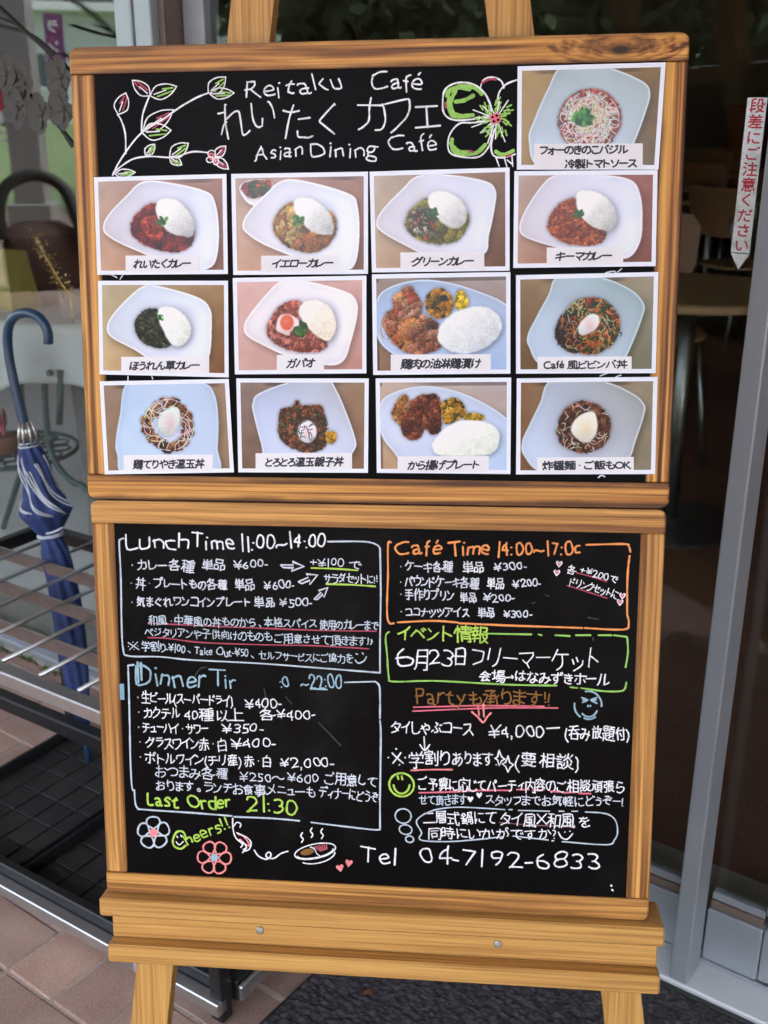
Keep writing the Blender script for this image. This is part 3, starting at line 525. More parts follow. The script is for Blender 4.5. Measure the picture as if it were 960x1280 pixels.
26684: [[6,24,10,34,13,35], [24,17,40,17], [32,36,33,36], [13,43,13,43], [24,17,24,30], [13,52,13,44,13,41,13,16], [41,30,40,28,40,17], [7,43,18,43,22,41,25,44,26,47,28,48,30,52], [24,30,33,37,37,42,39,46,38,47,28,47], [41,30,40,31,31,37,27,43,25,44], [40,28,25,28,24,29,20,29,18,30,18,33,16,35,13,36]], 
27573: [[44,38,38,38,37,39,37,50,29,50,28,50,28,46,27,41,24,36], [19,33,10,33], [19,41,10,41], [10,22,10,23], [32,21,33,21], [10,16,10,48,11,49,19,52,20,52], [6,22,9,22,21,25], [27,32,27,28,32,21,37,18,42,16], [23,15,30,18,34,21,37,26,39,30,38,32,27,32]], 
27671: [[26,31,22,24], [37,41,15,41], [19,24,18,21,15,19,8,15], [14,47,41,47], [10,35,35,35,36,34,37,21,38,17,40,15,43,16,43,17,43,21], [15,52,14,48,9,40], [11,29,14,28,19,25,20,24,22,24,24,21,25,21]], 
27833: [[14,49,9,51], [13,26,9,17], [7,39,13,36], [41,30,21,30], [41,17,21,17], [31,52,31,17], [41,17,41,42,41,43,40,43,22,43,21,43,21,17]], 27880: [[14,49,9,51], [13,36,7,39], [8,16,14,28], [29,52,30,49], [30,17,30,44], [19,44,42,44], [21,31,40,31], [43,16,18,16]], 
28107: [[10,36,7,38], [27,32,25,35,21,36], [22,43,21,43], [14,22,19,33,21,34], [11,27,7,16], [36,36,39,34,43,24], [10,50,13,47], [27,22,30,26,33,33,35,34], [30,43,42,43], [22,52,22,44,21,41,22,16], [26,43,16,43], [36,16,36,32,35,35,36,36,36,52]], 
28201: [[39,44,21,44], [26,16,26,30], [9,51,15,48], [13,27,8,17], [33,16,33,30], [11,37,7,39], [39,44,39,50,38,50,21,50,21,49,21,37,22,36,38,37,39,38,39,44], [19,16,19,29,21,30,40,29,40,16], [43,16,16,16]], 
28460: [[21,27,40,27], [9,51,14,49], [14,28,8,17], [40,32,21,32], [35,22,35,19,36,18,43,15,45,15], [17,15,22,16,25,18,25,22], [12,37,7,39], [42,50,19,50], [30,50,30,41], [41,46,20,46], [43,41,18,41], [25,22,40,22,40,24,40,36,38,36,22,36,21,35,21,22,22,22,25,22]], 
28856: [[30,26,43,26], [42,36,30,36], [12,26,14,26,16,24,18,21,18,18], [16,38,19,44], [6,35,7,39,7,43], [25,45,43,45], [30,45,30,15], [13,52,13,29,10,21,7,16], [27,52,26,46,22,38]], 29577: [[38,22,33,28], [40,49,8,49], [11,34,38,34], [24,49,24,17], [43,17,7,17]], 
29983: [[43,16,7,16], [38,31,12,31], [13,44,40,44], [25,16,25,52], [14,51,13,44,10,42,8,38]], 29987: [[35,44,34,44,32,42,32,39], [25,49,24,52], [18,35,18,31], [19,39,17,44,18,48], [18,31,16,30,14,27], [38,24,18,24], [41,39,10,39,10,27,7,16], [39,31,18,31], [27,34,27,16], [40,48,9,48], [14,16,41,16]], 
29992: [[11,28,40,28], [40,39,11,39], [25,16,25,49], [7,15,9,22,11,28,11,48,13,49,38,49,40,49,40,17,39,16,38,15,33,15]], 30333: [[38,18,11,18], [22,46,23,49,24,52], [11,32,38,32], [11,15,11,44,11,45,22,45,38,45,38,16]], 
30456: [[14,43,13,43], [25,39,41,39], [6,23,6,25,11,34,13,36], [25,17,41,17], [14,35,17,33,19,30,20,28], [25,28,41,28], [41,17,41,48,41,49,40,49,27,49,25,49,25,17], [19,43,7,43], [14,52,14,44,13,41,14,16]], 
31278: [[6,23,10,31,13,33], [19,29,16,32,13,33], [13,33,13,33], [21,45,43,45], [42,33,23,33], [42,22,23,22], [44,16,20,16], [19,39,7,39], [42,33,42,29,41,28,24,28,23,29,23,38,24,39,41,39,42,38,42,33], [32,50,32,16], [13,16,13,49], [7,49,13,49,17,51,24,50,27,50,32,50,35,51,40,52,42,51]], 
31639: [[25,47,25,43], [12,38,38,38], [11,49,10,49,7,45], [16,49,16,43], [38,33,12,33], [32,28,32,16], [43,49,34,49,29,49], [25,47,22,49,16,49,11,49], [7,22,17,22,18,22,43,22], [35,49,35,43,37,42,38,41,37,29,32,28,30,28,18,28,13,29,12,29,12,42,35,43], [25,47,29,49,29,52,30,52], [8,15,16,19,18,23,18,28]], 
32905: [[34,35,24,41], [24,28,26,27,35,21], [8,15,8,44,9,45,10,46,41,45,41,17,39,15,35,15], [15,34,19,36,23,41,24,45,25,46,25,51], [25,33,24,28,20,24,15,21,13,21]], 
33609: [[37,36,12,36], [24,29,24,16], [42,22,7,22], [7,49,42,49], [37,36,37,41,36,42,13,42,12,41,12,30,13,29,36,29,37,30,37,36], [17,52,17,46], [32,46,32,52]], 
33775: [[42,21,7,21], [35,41,35,27], [14,41,14,27], [42,49,7,49], [9,27,40,27], [43,35,7,35], [24,15,24,41], [17,52,17,46], [32,46,32,52], [40,42,24,41,22,42,10,42]], 
35069: [[10,50,8,48], [33,21,35,22,39,24,42,25], [15,16,19,16,25,17], [35,33,39,33,40,35,40,52], [32,50,32,39], [21,34,24,35], [24,50,10,50], [7,44,25,44], [16,52,16,33], [6,21,7,21,15,22,16,23,21,26,22,28], [43,28,24,28,20,28,7,28], [43,16,41,16,35,18,33,21,31,21,28,24,25,30,24,40,9,40,8,39,8,34], [15,22,15,16,14,14]], 
35201: [[23,19,22,18,20,17,8,15], [29,19,32,24,33,28], [17,28,15,22], [21,35,20,29], [30,35,30,50], [7,50,41,50], [19,35,19,50], [42,28,7,28], [21,35,20,35,10,35,10,44,40,44,40,37,40,35,23,35,21,35], [12,22,15,22,22,20,23,19,28,19,39,16,43,16]], 
35242: [[18,38,20,44], [41,43,27,43], [22,16,24,15,25,16,28,19,29,21,30,28], [22,21,22,22,21,25], [8,21,10,25], [27,36,41,36], [14,52,15,48], [44,19,43,16,40,15,37,16,36,28], [22,30,7,30], [15,37,15,17,14,16,11,16], [22,48,7,48], [30,28,40,29,41,29,41,50,28,50,27,29,28,29,30,28], [6,38,23,38], [10,44,11,41,10,38]], 
35527: [[8,33,17,33], [23,44,25,49], [31,42,33,42,36,40,42,35], [13,49,11,52], [41,30,38,24], [6,45,18,45], [31,24,38,17,43,16], [22,24,25,30], [38,44,41,49], [16,39,8,39], [7,17,16,18,17,19,17,27,8,27,7,25,7,15], [32,34,31,24,26,18,21,16], [32,52,31,42,27,38,23,36]], 
36196: [[37,31,41,26,42,22], [30,38,30,17,29,15,25,15], [13,31,8,23], [20,38,20,29,18,23,16,20,13,16,10,16], [38,47,11,47], [24,52,24,38], [42,38,8,38]], 
36605: [[35,38,35,39], [35,38,34,38], [34,38,34,39], [35,39,34,39], [6,22,21,22], [21,47,7,47], [34,32,34,16], [43,16,24,16], [27,27,41,27], [14,15,14,52], [21,33,21,42,8,42,7,41,7,29,21,29,21,30,21,33], [43,34,36,37,31,42,28,47,28,50], [7,35,20,35,22,33,24,33,34,38,39,45,41,50,25,50]], 
37284: [[7,38,14,41], [29,48,31,45], [41,52,38,52,20,50], [24,42,24,39,27,36], [8,50,10,46], [22,47,22,46], [21,27,20,27], [14,35,14,52], [40,19,10,19], [19,42,43,42], [32,35,35,35,37,36,38,47], [42,32,7,32], [40,23,29,23,28,25,28,31], [40,19,40,16,10,16,10,17,10,26,10,27,11,27,39,27,40,26,40,19], [21,31,20,25,18,23,14,22,14,19]], 
37707: [[33,35,33,44,27,44], [8,22,8,28], [20,44,15,49,13,49], [17,23,18,28], [40,35,43,35,43,17,42,15,38,14], [36,24,36,29,30,29,29,21,36,21,36,24], [13,41,13,18], [18,33,7,33], [27,35,27,50,27,51,29,51,38,51,40,50,40,35], [18,41,8,41,7,42,8,44,11,49,13,49], [6,16,9,17,19,19], [24,15,24,35,40,35]], 
38914: [[36,19,38,18,43,15], [27,19,19,15], [41,37,24,37], [24,30,41,30], [32,43,32,50], [13,49,13,19,12,17,7,16], [6,49,18,49], [24,37,24,23,41,23,41,43,24,43,24,37], [43,50,32,50,22,50]], 
38929: [[19,50,8,50], [41,37,25,37], [33,44,33,50], [17,39,17,22], [43,15,38,19], [25,30,41,30], [6,18,8,23,10,28,10,39], [29,19,22,15], [17,22,22,23], [33,44,27,44,26,43,26,24,27,23,41,23,41,24,41,43,40,44,33,44], [7,39,21,39], [24,50,33,50,43,50]], 
38988: [[30,24,25,21], [40,22,41,22], [27,39,41,39], [41,33,27,33], [15,27,22,27], [21,45,9,45], [34,50,33,45], [15,19,15,33], [22,33,7,33], [21,45,21,50,20,51,11,51,9,50,9,40,20,40,21,41,21,45], [41,39,41,30,40,28,28,28,27,43,28,45,40,45,41,44,41,39], [44,16,41,16,26,16,20,16,16,17,15,19,13,20,9,22], [43,50,26,50], [9,28,9,22,8,21,6,16]], 
39080: [[44,21,44,16,42,16,41,16,39,21,38,50,11,50,11,49,11,30,7,16], [24,44,24,19], [24,37,31,37,32,36,32,29,30,28,17,28,17,37,24,37], [32,44,30,45,16,43], [33,19,14,18], [35,16,32,22,30,24]], 
39135: [[14,34,35,34], [35,28,14,28], [25,41,24,45], [14,16,17,16,25,18], [14,41,14,42], [14,41,14,41], [14,41,14,42], [14,42,14,42], [36,42,35,40,35,28,37,27,37,25,33,22,33,21], [38,16,33,19,33,21,24,24], [7,39,13,42,16,41,34,41,36,42,43,41], [36,42,35,44,25,50,23,50,15,44,14,40,14,16]], 
39151: [[14,40,13,44], [8,34,19,34], [35,21,29,16], [18,23,18,21], [20,46,14,50], [5,43,13,50,14,50], [41,50,30,49,26,48,26,30,25,21,23,17,22,16,20,18,18,21], [18,21,11,18,9,18,8,38,10,40,19,40,19,38,19,29,18,28,8,28], [26,39,40,40,41,39,41,35,39,29,37,25,35,24], [43,16,35,21,35,24,33,26,31,31,29,39]], 
40335: [[30,17,30,22], [21,52,11,50,7,50], [33,49,33,51,35,52], [38,24,39,22], [41,43,27,43], [23,46,22,46,20,39], [34,23,35,19], [14,23,16,22,20,18], [43,33,27,33], [14,41,13,46], [14,27,14,27], [8,40,7,44], [24,16,25,22], [21,34,7,34], [27,38,40,38,41,40,41,48,39,49,29,49,28,48,27,47,28,28,41,28,43,27,43,21,42,16,40,14,36,14], [7,27,22,27], [7,15,10,18,14,23,14,37]], 
40634: [[16,22,16,22], [16,22,15,22], [32,33,36,33], [33,41,35,50], [32,25,36,25], [15,22,15,22], [16,22,15,22], [21,49,7,49], [43,50,25,50], [36,17,36,41], [20,44,8,44], [25,17,43,17], [43,17,43,39,42,40,41,41,27,41,25,40,25,19,25,17], [31,17,31,41], [7,38,21,38], [7,15,11,18,16,23,19,30,19,31,18,32,11,32], [18,19,15,22,12,24], [6,25,10,31,11,32,12,36,14,38,14,52]], 
65374: [[42,35,40,32,35,30,30,30,22,36,17,38,11,37,8,33]], 
}

# ------------------------------------------------------------------ pen strokes
GLYPH = {}
for code, strokes in GLYPH_POINTS.items():
    GLYPH[chr(code)] = [[((s[i]-3)/44, (s[i+1]-17)/44) for i in range(0, len(s), 2)] for s in strokes]
GLYPH['×'] = [[(.15, .1), (.75, .7)], [(.15, .7), (.75, .1)]]
GLYPH['・'] = [[(.45, .36), (.47, .35), (.46, .37)]]
GLYPH['·'] = [[(.1, .36), (.12, .35), (.11, .37)]]
GLYPH['♥'] = [[(.4, .05), (.1, .5), (.2, .7), (.38, .55), (.56, .7), (.68, .5), (.4, .05)]]
GLYPH['1'] = [[(.2, .74), (.2, 0)]]
GLYPH['※'] = [[(.1, .05), (.8, .7)], [(.1, .7), (.8, .05)], [(.45, .7), (.46, .68)], [(.45, .02), (.46, .04)], [(.08, .37), (.1, .37)], [(.82, .37), (.8, .37)]]
KM = 0
def ribbon(pts, w, off, rnd=None, wob=.2):
    """flat pen stroke lying on the board, rounded ends; pts are (x, z) in metres"""
    P = [np.array(p, float) for p in pts]
    Q = [P[0]]
    for p in P[1:]:
        if np.hypot(*(p-Q[-1])) > w*.12: Q.append(p)
    if len(Q) == 1: Q.append(Q[0]+V3(w*.25, 0)[:2])
    n = len(Q); V, F = [], []
    T = []
    for i in range(n):
        a = Q[max(i-1, 0)]; b_ = Q[min(i+1, n-1)]; d = b_-a; T.append(d/(np.hypot(*d)+1e-12))
    hw = [w*.5*(1+(rnd.uniform(-wob, wob) if rnd else 0)) for _ in range(n)]
    cap = lambda c, t, h, s: [c+h*(-t*s*math.sin(a)+np.array((-t[1], t[0]))*math.cos(a)) for a in (math.pi*.25, math.pi*.5, math.pi*.75)]
    def add(p): V.append((float(p[0]), -off, float(p[1]))); return len(V)-1
    L, R_ = [], []
    for i in range(n):
        m = np.array((-T[i][1], T[i][0])); k = 1.0
        if 0 < i < n-1:
            d = Q[i]-Q[i-1]; d = d/(np.hypot(*d)+1e-12); c = abs(m@np.array((-d[1], d[0]))); k = 1/max(c, .62)
        L.append(add(Q[i]+m*hw[i]*k)); R_.append(add(Q[i]-m*hw[i]*k))
    for i in range(n-1): F.append((L[i], R_[i], R_[i+1], L[i+1]))
    a = [add(p) for p in cap(Q[0], T[0], hw[0], 1)]
    F.append((L[0], a[0], a[1], a[2], R_[0]))
    a = [add(p) for p in cap(Q[-1], T[-1], hw[-1], -1)]
    F.append((R_[-1], a[2], a[1], a[0], L[-1]))
    # every face looks away from the board
    out = []
    for f in F:
        p = [V[i] for i in f]; ar = 0
        for (x0, _, z0), (x1, _, z1) in zip(p, p[1:]+p[:1]): ar += x0*z1-x1*z0
        out.append(f if ar > 0 else f[::-1])
    return V, out
def pen(name, strokes, w, mat, parent, surf=-.0020, curve=True, jit=0.0, label=None, fill=False, M=None, lift=.00018):
    """strokes given in pixels of the photograph; drawn on the board"""
    rnd = random.Random(len(strokes)*7+int(strokes[0][0][0]*13))
    gs = []
    for k, s in enumerate(strokes):
        off = surf+lift+.000012*(k % 14)
        P = [onboard(x+rnd.uniform(-jit, jit), y+rnd.uniform(-jit, jit), off) for x, y in s]
        if fill:
            V = [(x, -off, z) for x, z in P]
            ar = sum(a[0]*b_[2]-b_[0]*a[2] for a, b_ in zip(V, V[1:]+V[:1]))
            f = tuple(range(len(V))); gs.append((V, [f if ar > 0 else f[::-1]])); continue
        if curve and len(P) > 2: P = smoothpath([np.array(p) for p in P], 4)
        gs.append(ribbon(P, w, off, rnd))
    return mesh(name, join(*gs), mat, parent, M or MB, label=label)
WRN = [0]
def write(text, x0, y0, x1, y1, em, w, mat, parent, surf=-.0020, hand=1.0, shear=0.0, name='writing_line', label=None, gap=.13, seed=None, lift=.00018, mono=False):
    """text on a baseline from pixel (x0,y0) to (x1,y1), em pixels high"""
    WRN[0] += 1
    rnd = random.Random(WRN[0]*31+5 if seed is None else seed)
    p0, p1 = np.array(onboard(x0, y0, surf)), np.array(onboard(x1, y1, surf))
    e1 = p1-p0; Ln = np.hypot(*e1); e1 /= Ln; e2 = np.array((-e1[1], e1[0]))
    xm, ym = (x0+x1)/2, (y0+y1)/2
    es = abs(onboard(xm, ym-em, surf)[1]-onboard(xm, ym, surf)[1])
    pos = 0; items = []
    for ch in text:
        if ch == ' ': pos += .34; continue
        g = GLYPH[ch]
        xs = [p[0] for s in g for p in s]; a, b_ = min(xs), max(xs)
        wd_ = b_-a
        cjk = ord(ch) > 0x2fff
        cell = max(wd_, (.62 if cjk else .12))
        if mono and cjk: cell = .84
        items.append((g, pos+(cell-wd_)/2-a, (a+b_)/2)); pos += cell+gap
    tot = pos-gap
    sx = Ln/tot
    gs = []; k = 0
    for g, ox, cx in items:
        rot = rnd.uniform(-.10, .09)*hand; sc = 1+rnd.uniform(-.14, .08)*hand; dy = rnd.uniform(-.07, .06)*hand; dx = rnd.uniform(-.03, .03)*hand
        ph = rnd.uniform(0, 6.28); am = .026*hand
        for s in g:
            P = []
            for x, y in s:
                x_, y_ = (x-cx)*sc, (y-.36)*sc
                x_, y_ = x_*math.cos(rot)-y_*math.sin(rot), x_*math.sin(rot)+y_*math.cos(rot)
                x_ += am*math.sin(y*9+ph); y_ += am*math.sin(x*8+ph*2)
                P.append(((x_+cx+ox+dx+shear*(y_)), y_+.36+dy))
            if hand and len(P) > 1:     # strokes overshoot a little, as a quick hand does
                a, b_ = np.array(P[-2]), np.array(P[-1]); d = b_-a; L = np.hypot(*d)
                if L > .05: P[-1] = tuple(b_+d/L*rnd.uniform(-.01, .05))
            if len(P) > 2: P = smoothpath([np.array(p) for p in P], 3)
            off = surf+lift+.000012*(k % 14); k += 1
            Q = [p0+e1*(p[0]*sx)+e2*(p[1]*es) for p in P]
            gs.append(ribbon(Q, w, off, rnd if hand else None))
    return mesh(name, join(*gs), mat, parent, MB, label=label)

# ------------------------------------------------------------------ the two framed boards
TF = .020                                   # frame thickness
def rr(x0, x1, z0, z1, r, which):           # rectangle with the named corners rounded (tl tr br bl)
    P = []
    for nm, cx, cz, a0 in (('tr', x1-r, z1-r, 0), ('tl', x0+r, z1-r, 90), ('bl', x0+r, z0+r, 180), ('br', x1-r, z0+r, 270)):
        if nm in which:
            P += [(cx+r*math.cos(math.radians(a0+i*18)), cz+r*math.sin(math.radians(a0+i*18))) for i in range(6)]
        else:
            P.append({'tr': (x1, z1), 'tl': (x0, z1), 'bl': (x0, z0), 'br': (x1, z0)}[nm])
    return P
def framed(name, label, group, w, z0, z1, tr, sr, mh, mv, outer):
    x = w/2
    root = thing(name, label, 'menu board', MB @ Matrix.Translation((0, TF/2, z0)), group)
    panel = mesh('board_panel', bev(-x+sr*.9, x-sr*.9, .002, .012, z0+tr*.9, z1-tr*.9, .0005), M_black, root, MB)
    mesh('rail', prism(rr(-x, x, z1-tr, z1, .0075, ('tl', 'tr')), 0, TF, 1, .0016), outer or mh, root, MB)
    mesh('rail', prism(rr(-x, x, z0, z0+tr, .0075, ('bl', 'br')), 0, TF, 1, .0016), mh, root, MB)
    for sx in (-1, 1):
        a, b_ = (-x, -x+sr) if sx < 0 else (x-sr, x)
        mesh('stile', bev(a+.0006, b_, .0006, TF, z0+tr+.0003, z1-tr-.0003, .0014), mv, root, MB)
    return root, panel
UP, UPP = framed('framed_menu_board', 'upper black board in scorched pine frame, covered with taped dish photographs', 'framed black menu boards on the easel',
                 .6, .0012, .4512, .0252, .0245, M_up_h, M_up_v, M_up_k)
LO, LOP = framed('framed_menu_board', 'lower black board in pale pine frame, filled with handwritten opening hours and prices', 'framed black menu boards on the easel',
                 .5955, -.4445, -.0006, .0240, .0245, M_lo_h, M_lo_v, None)
mesh('tape_scrap', bev(-.2735, -.2685, -.0003, .0006, -.2190, -.2010, .0001), plain('blue_tape', srgb(120, 160, 180), .6), LO, MB)

I = INK
PX = .00082                                   # metres per pixel on the board, about
def hw(text, x0, y0, x1, y1, em, w=1.9, c='thin', label=None, **k):
    return write(text, x0, y0, x1, y1, em, w*.84*PX, I[c], LOP, label=label, **k)
def hp(name, strokes, w=2.0, c='white', label=None, **k):
    return pen(name, strokes, w*PX, I[c], LOP, label=label, **k)

# --- lunch block
hw('Lunch', 159, 688, 237, 686, 30, 2.7, 'white', 'large white handwritten word Lunch')
hw('Time', 241, 686, 291, 687, 29, 2.6, 'white')
hw('11:00~14:00', 303, 688, 407, 685, 27, 2.6, 'white')
hw('・カレー各種', 160, 712, 242, 714, 17)
hw('単品', 253, 711, 281, 712, 16)
hw('¥600-', 294, 712, 334, 709, 15)
hw('・丼・プレートもの各種', 161, 734, 284, 737, 16)
hw('単品', 294, 737, 318, 737, 16)
hw('¥600-', 331, 737, 368, 735, 16)
hw('・気まぐれワンコインプレート', 161, 757, 313, 758, 16)
hw('単品', 319, 759, 343, 759, 15)
hw('¥500-', 351, 759, 390, 757, 15)
hw('+¥100', 389, 709, 429, 708, 15, 1.6)
hw('で', 437, 711, 451, 711, 14, 1.6)
hw('サラダセットに!!', 405, 728, 472, 729, 15, 1.6)
hw('和風・中華風の丼ものから、本格スパイス', 186, 780, 396, 785, 14, 1.6, 'frost')
hw('使用のカレーまで', 400, 785, 473, 787, 14, 1.6, 'frost')
hw('ベジタリアンや子供向けのものも', 182, 795, 340, 801, 14, 1.5, 'frost')
hw('ご用意させて頂きます♪♪', 344, 802, 466, 807, 14, 1.5, 'frost')
hw('※', 161, 813, 174, 813, 15, 1.5, 'frost')
hw('学割り-¥100、', 178, 813, 240, 816, 14, 1.6, 'frost')
hw('Take Out-¥50、', 243, 818, 319, 822, 15, 1.6, 'frost')
hw('セルフサービスにご協力を', 324, 824, 441, 828, 13, 1.5, 'frost')
hp('face_drawing', [[(445, 817), (447, 818)], [(453, 816), (454, 818)], [(444, 825), (448, 829), (455, 826), (458, 821)]], 1.6, 'frost')
hp('underline', [[(185, 779), (250, 782), (320, 785), (400, 788), (470, 789)]], 1.7, 'rose')
hp('underline', [[(185, 797), (210, 798), (250, 803), (330, 806), (390, 807), (461, 811)]], 1.7, 'rose')
hp('underline', [[(389, 710), (420, 711), (447, 713)]], 2.0, 'lime', 'short lime underline under the plus 100 yen note')
hp('underline', [[(408, 730), (440, 731), (469, 733)]], 2.2, 'lime')
def arrow(x, y, L, h, ang):
    ca, sa = math.cos(ang), math.sin(ang)
    pts = [(0, .15), (.55, .15), (.50, .5), (1, 0), (.45, -.5), (.55, -.15), (.1, -.12), (.0, .1)]
    hp('arrow_drawing', [[(x+L*a*ca-h*b_*sa*-1, y+L*a*sa-h*b_*ca) for a, b_ in pts]], 1.7, 'thin', curve=False)
arrow(351, 708, 29, 12, 0)
arrow(374, 729, 25, 14, -.42)
arrow(394, 750, 22, 11, -.78)
hp('border_line', [[(155, 673), (151, 674), (149, 680), (151, 720), (152, 780), (154, 812), (161, 820), (200, 821), (240, 825), (320, 829), (400, 835), (450, 839), (475, 841)],
                   [(475, 841), (475, 800), (476, 740), (475, 686)], [(475, 686), (471, 681), (455, 677), (410, 677)]], 2.1, 'frost', 'white line boxing in the lunch prices')
# --- dinner block
hw('Dinner', 170, 856, 258, 860, 38, 3.0, 'ice', 'pale blue handwritten word Dinner')
hp('writing_line', [[(172, 828), (173, 853)], [(176, 829), (177, 850)]], 3.2, 'ice')
hw('T', 262, 858, 280, 858, 30, 2.6, 'ice')
hw('ir', 282, 861, 296, 860, 26, 2.8, 'ice')
hw(':0', 351, 860, 362, 858, 20, 2.2, 'ice')
hw('~22:00', 376, 862, 427, 860, 26, 2.4, 'ice')
hp('underline', [[(389, 861), (409, 862)]], 2.0, 'ice')
hp('border_line', [[(167, 831), (160, 832)], [(160, 832), (161, 860), (162, 900), (163, 950), (165, 984), (168, 988)], [(168, 988), (169, 1003), (172, 1010), (180, 1012), (240, 1016), (290, 1020)],
                   [(293, 1021), (340, 1023), (374, 1026)], [(389, 1028), (430, 1033), (465, 1037), (475, 1037)], [(475, 1037), (475, 1000), (476, 920), (475, 901)], [(475, 898), (475, 870), (474, 857), (469, 852)],
                   [(431, 853), (468, 852)]], 2.2, 'frost')
hw('・生ビール(スーパードライ)', 169, 877, 290, 882, 16, 1.8, 'white')
hw('¥400-', 308, 886, 351, 884, 17, 1.9, 'white')
hw('・カクテル', 170, 896, 225, 897, 16, 1.8, 'white')
hw('40種以上', 232, 899, 304, 901, 18, 1.9, 'white')
hw('各¥400-', 326, 900, 393, 898, 17, 1.9, 'white')
hw('・チューハイ・サワー', 170, 914, 260, 917, 16, 1.8, 'white')
hw('¥350-', 278, 917, 329, 916, 17, 1.9, 'white')
hw('・グラスワイン赤・白', 171, 933, 282, 937, 17, 1.8, 'white')
hw('¥400-', 291, 937, 345, 934, 18, 1.9, 'white')
hw('・ボトルワイン(チリ産)', 171, 953, 301, 957, 17, 1.8, 'white')
hw('赤・白', 306, 956, 338, 957, 16, 1.8, 'white')
hw('¥2,000-', 351, 960, 417, 959, 18, 1.9, 'white')
hw('おつまみ各種', 196, 970, 285, 974, 17, 1.8, 'thin')
hw('¥250～¥600', 301, 977, 398, 979, 17, 1.8, 'thin')
hw('ご用意して', 406, 979, 471, 983, 17, 1.8, 'thin')
hw('おります。ランチお食事メニューも', 196, 987, 394, 996, 16, 1.7, 'thin')
hw('ディナーにどうぞ!', 399, 996, 475, 1003, 17, 1.7, 'thin')
hw('Last Order', 185, 1008, 288, 1011, 25, 3.2, 'lime', 'thick lime handwritten words Last Order')
hw('21:30', 310, 1015, 370, 1017, 28, 3.0, 'lime')
def petals(cx, cy, n, r, wd_, a0, c, cc, cr):
    s = []
    for i in range(n):
        a = a0+i*2*math.pi/n; ca, sa = math.cos(a), math.sin(a)
        o = [(5, 0), (r*.55, wd_*.9), (r*.9, wd_*.75), (r, 0), (r*.9, -wd_*.75), (r*.55, -wd_*.9), (5, 0)]
        s.append([(cx+x*ca-y*sa, cy+x*sa+y*ca) for x, y in o])
    hp('flower_drawing', s, 2.3, c)
    hp('flower_drawing', [[(cx+cr*math.cos(t*.7), cy+cr*math.sin(t*.7)) for t in range(9)]], 1, cc, fill=True, lift=.0005)
petals(192, 1041, 5, 20, 9, -.35, 'frost', 'salmon', 5.5)
petals(268, 1072, 6, 21, 8, -1.0, 'salmon', 'ice', 5)
hp('writing_line', [[(233, 1049), (229, 1040), (221, 1040), (216, 1050), (218, 1058), (226, 1061), (232, 1057)]], 2.6, 'lime')
hp('face_drawing', [[(221, 1045), (222, 1047)], [(226, 1044), (227, 1046)], [(220, 1052), (224, 1056), (229, 1052)]], 1.5, 'white')
hw('heers!!', 235, 1056, 288, 1034, 23, 2.5, 'lime')
hp('shrimp_drawing', [[(291, 1023), (291, 1034), (294, 1046), (301, 1053), (308, 1056)], [(292, 1033), (296, 1028), (301, 1030), (300, 1034)],
                      [(296, 1041), (303, 1044), (310, 1048), (314, 1054), (311, 1062), (304, 1064)], [(299, 1050), (303, 1056), (301, 1059)], [(303, 1052), (308, 1059), (303, 1066)], [(308, 1060), (304, 1062)]], 1.7, 'white')
hp('shrimp_drawing', [[(298, 1043), (304, 1045), (309, 1051), (312, 1057), (306, 1055), (300, 1049)]], 2.2, 'salmon')
hp('swirl_drawing', [[(318, 1063), (323, 1070), (332, 1074), (338, 1071), (338, 1066), (334, 1066), (333, 1071), (342, 1073), (351, 1067), (360, 1064)]], 1.9, 'white')
ell = lambda cx, cy, a, b_, rot, n=20, t0=0, t1=2*math.pi: [(cx+a*math.cos(t)*math.cos(rot)-b_*math.sin(t)*math.sin(rot), cy+a*math.cos(t)*math.sin(rot)+b_*math.sin(t)*math.cos(rot)) for t in np.linspace(t0, t1, n)]
hp('bowl_drawing', [ell(394, 1064, 26, 9, -.2), ell(394, 1065, 23, 7, -.2, 18, .1, 3.0), ell(396, 1069, 23, 10, -.2, 12, .1, 2.5), [(388, 1059), (393, 1061), (396, 1067), (400, 1070)]], 1.6, 'white')
hp('bowl_drawing', [ell(384, 1065, 9, 4, -.2, 10)], 2, 'brown', fill=True, lift=.0001)
hp('bowl_drawing', [[(393+i*3, 1058-i*.6), (401+i*1.5, 1064-i*.5)] for i in range(6)], 1.2, 'pink', lift=.0001)
hp('steam_drawing', [[(x+1, y-6), (x-1, y-2), (x+2, y+2), (x, y+6)] for x, y in ((377, 1047), (389, 1041), (402, 1042))], 1.7, 'white')
def heart(x, y, r, rot=0, c='salmon'):
    P = [(0, 1), (-.55, .35), (-.95, -.25), (-.8, -.75), (-.35, -.85), (0, -.4), (.35, -.85), (.8, -.75), (.95, -.25), (.55, .35)]
    ca, sa = math.cos(rot), math.sin(rot)
    hp('heart_drawing', [[(x+r*(a*ca-b_*sa), y+r*(a*sa+b_*ca)) for a, b_ in P]], 1, c, fill=True)
heart(425, 1085, 5, -.2); heart(436, 1079, 5, .15)
hw('Tel', 452, 1081, 497, 1083, 34, 2.8, 'white')
hw('04-7192-6833', 526, 1080, 749, 1089, 33, 2.7, 'white', 'large white handwritten telephone number')
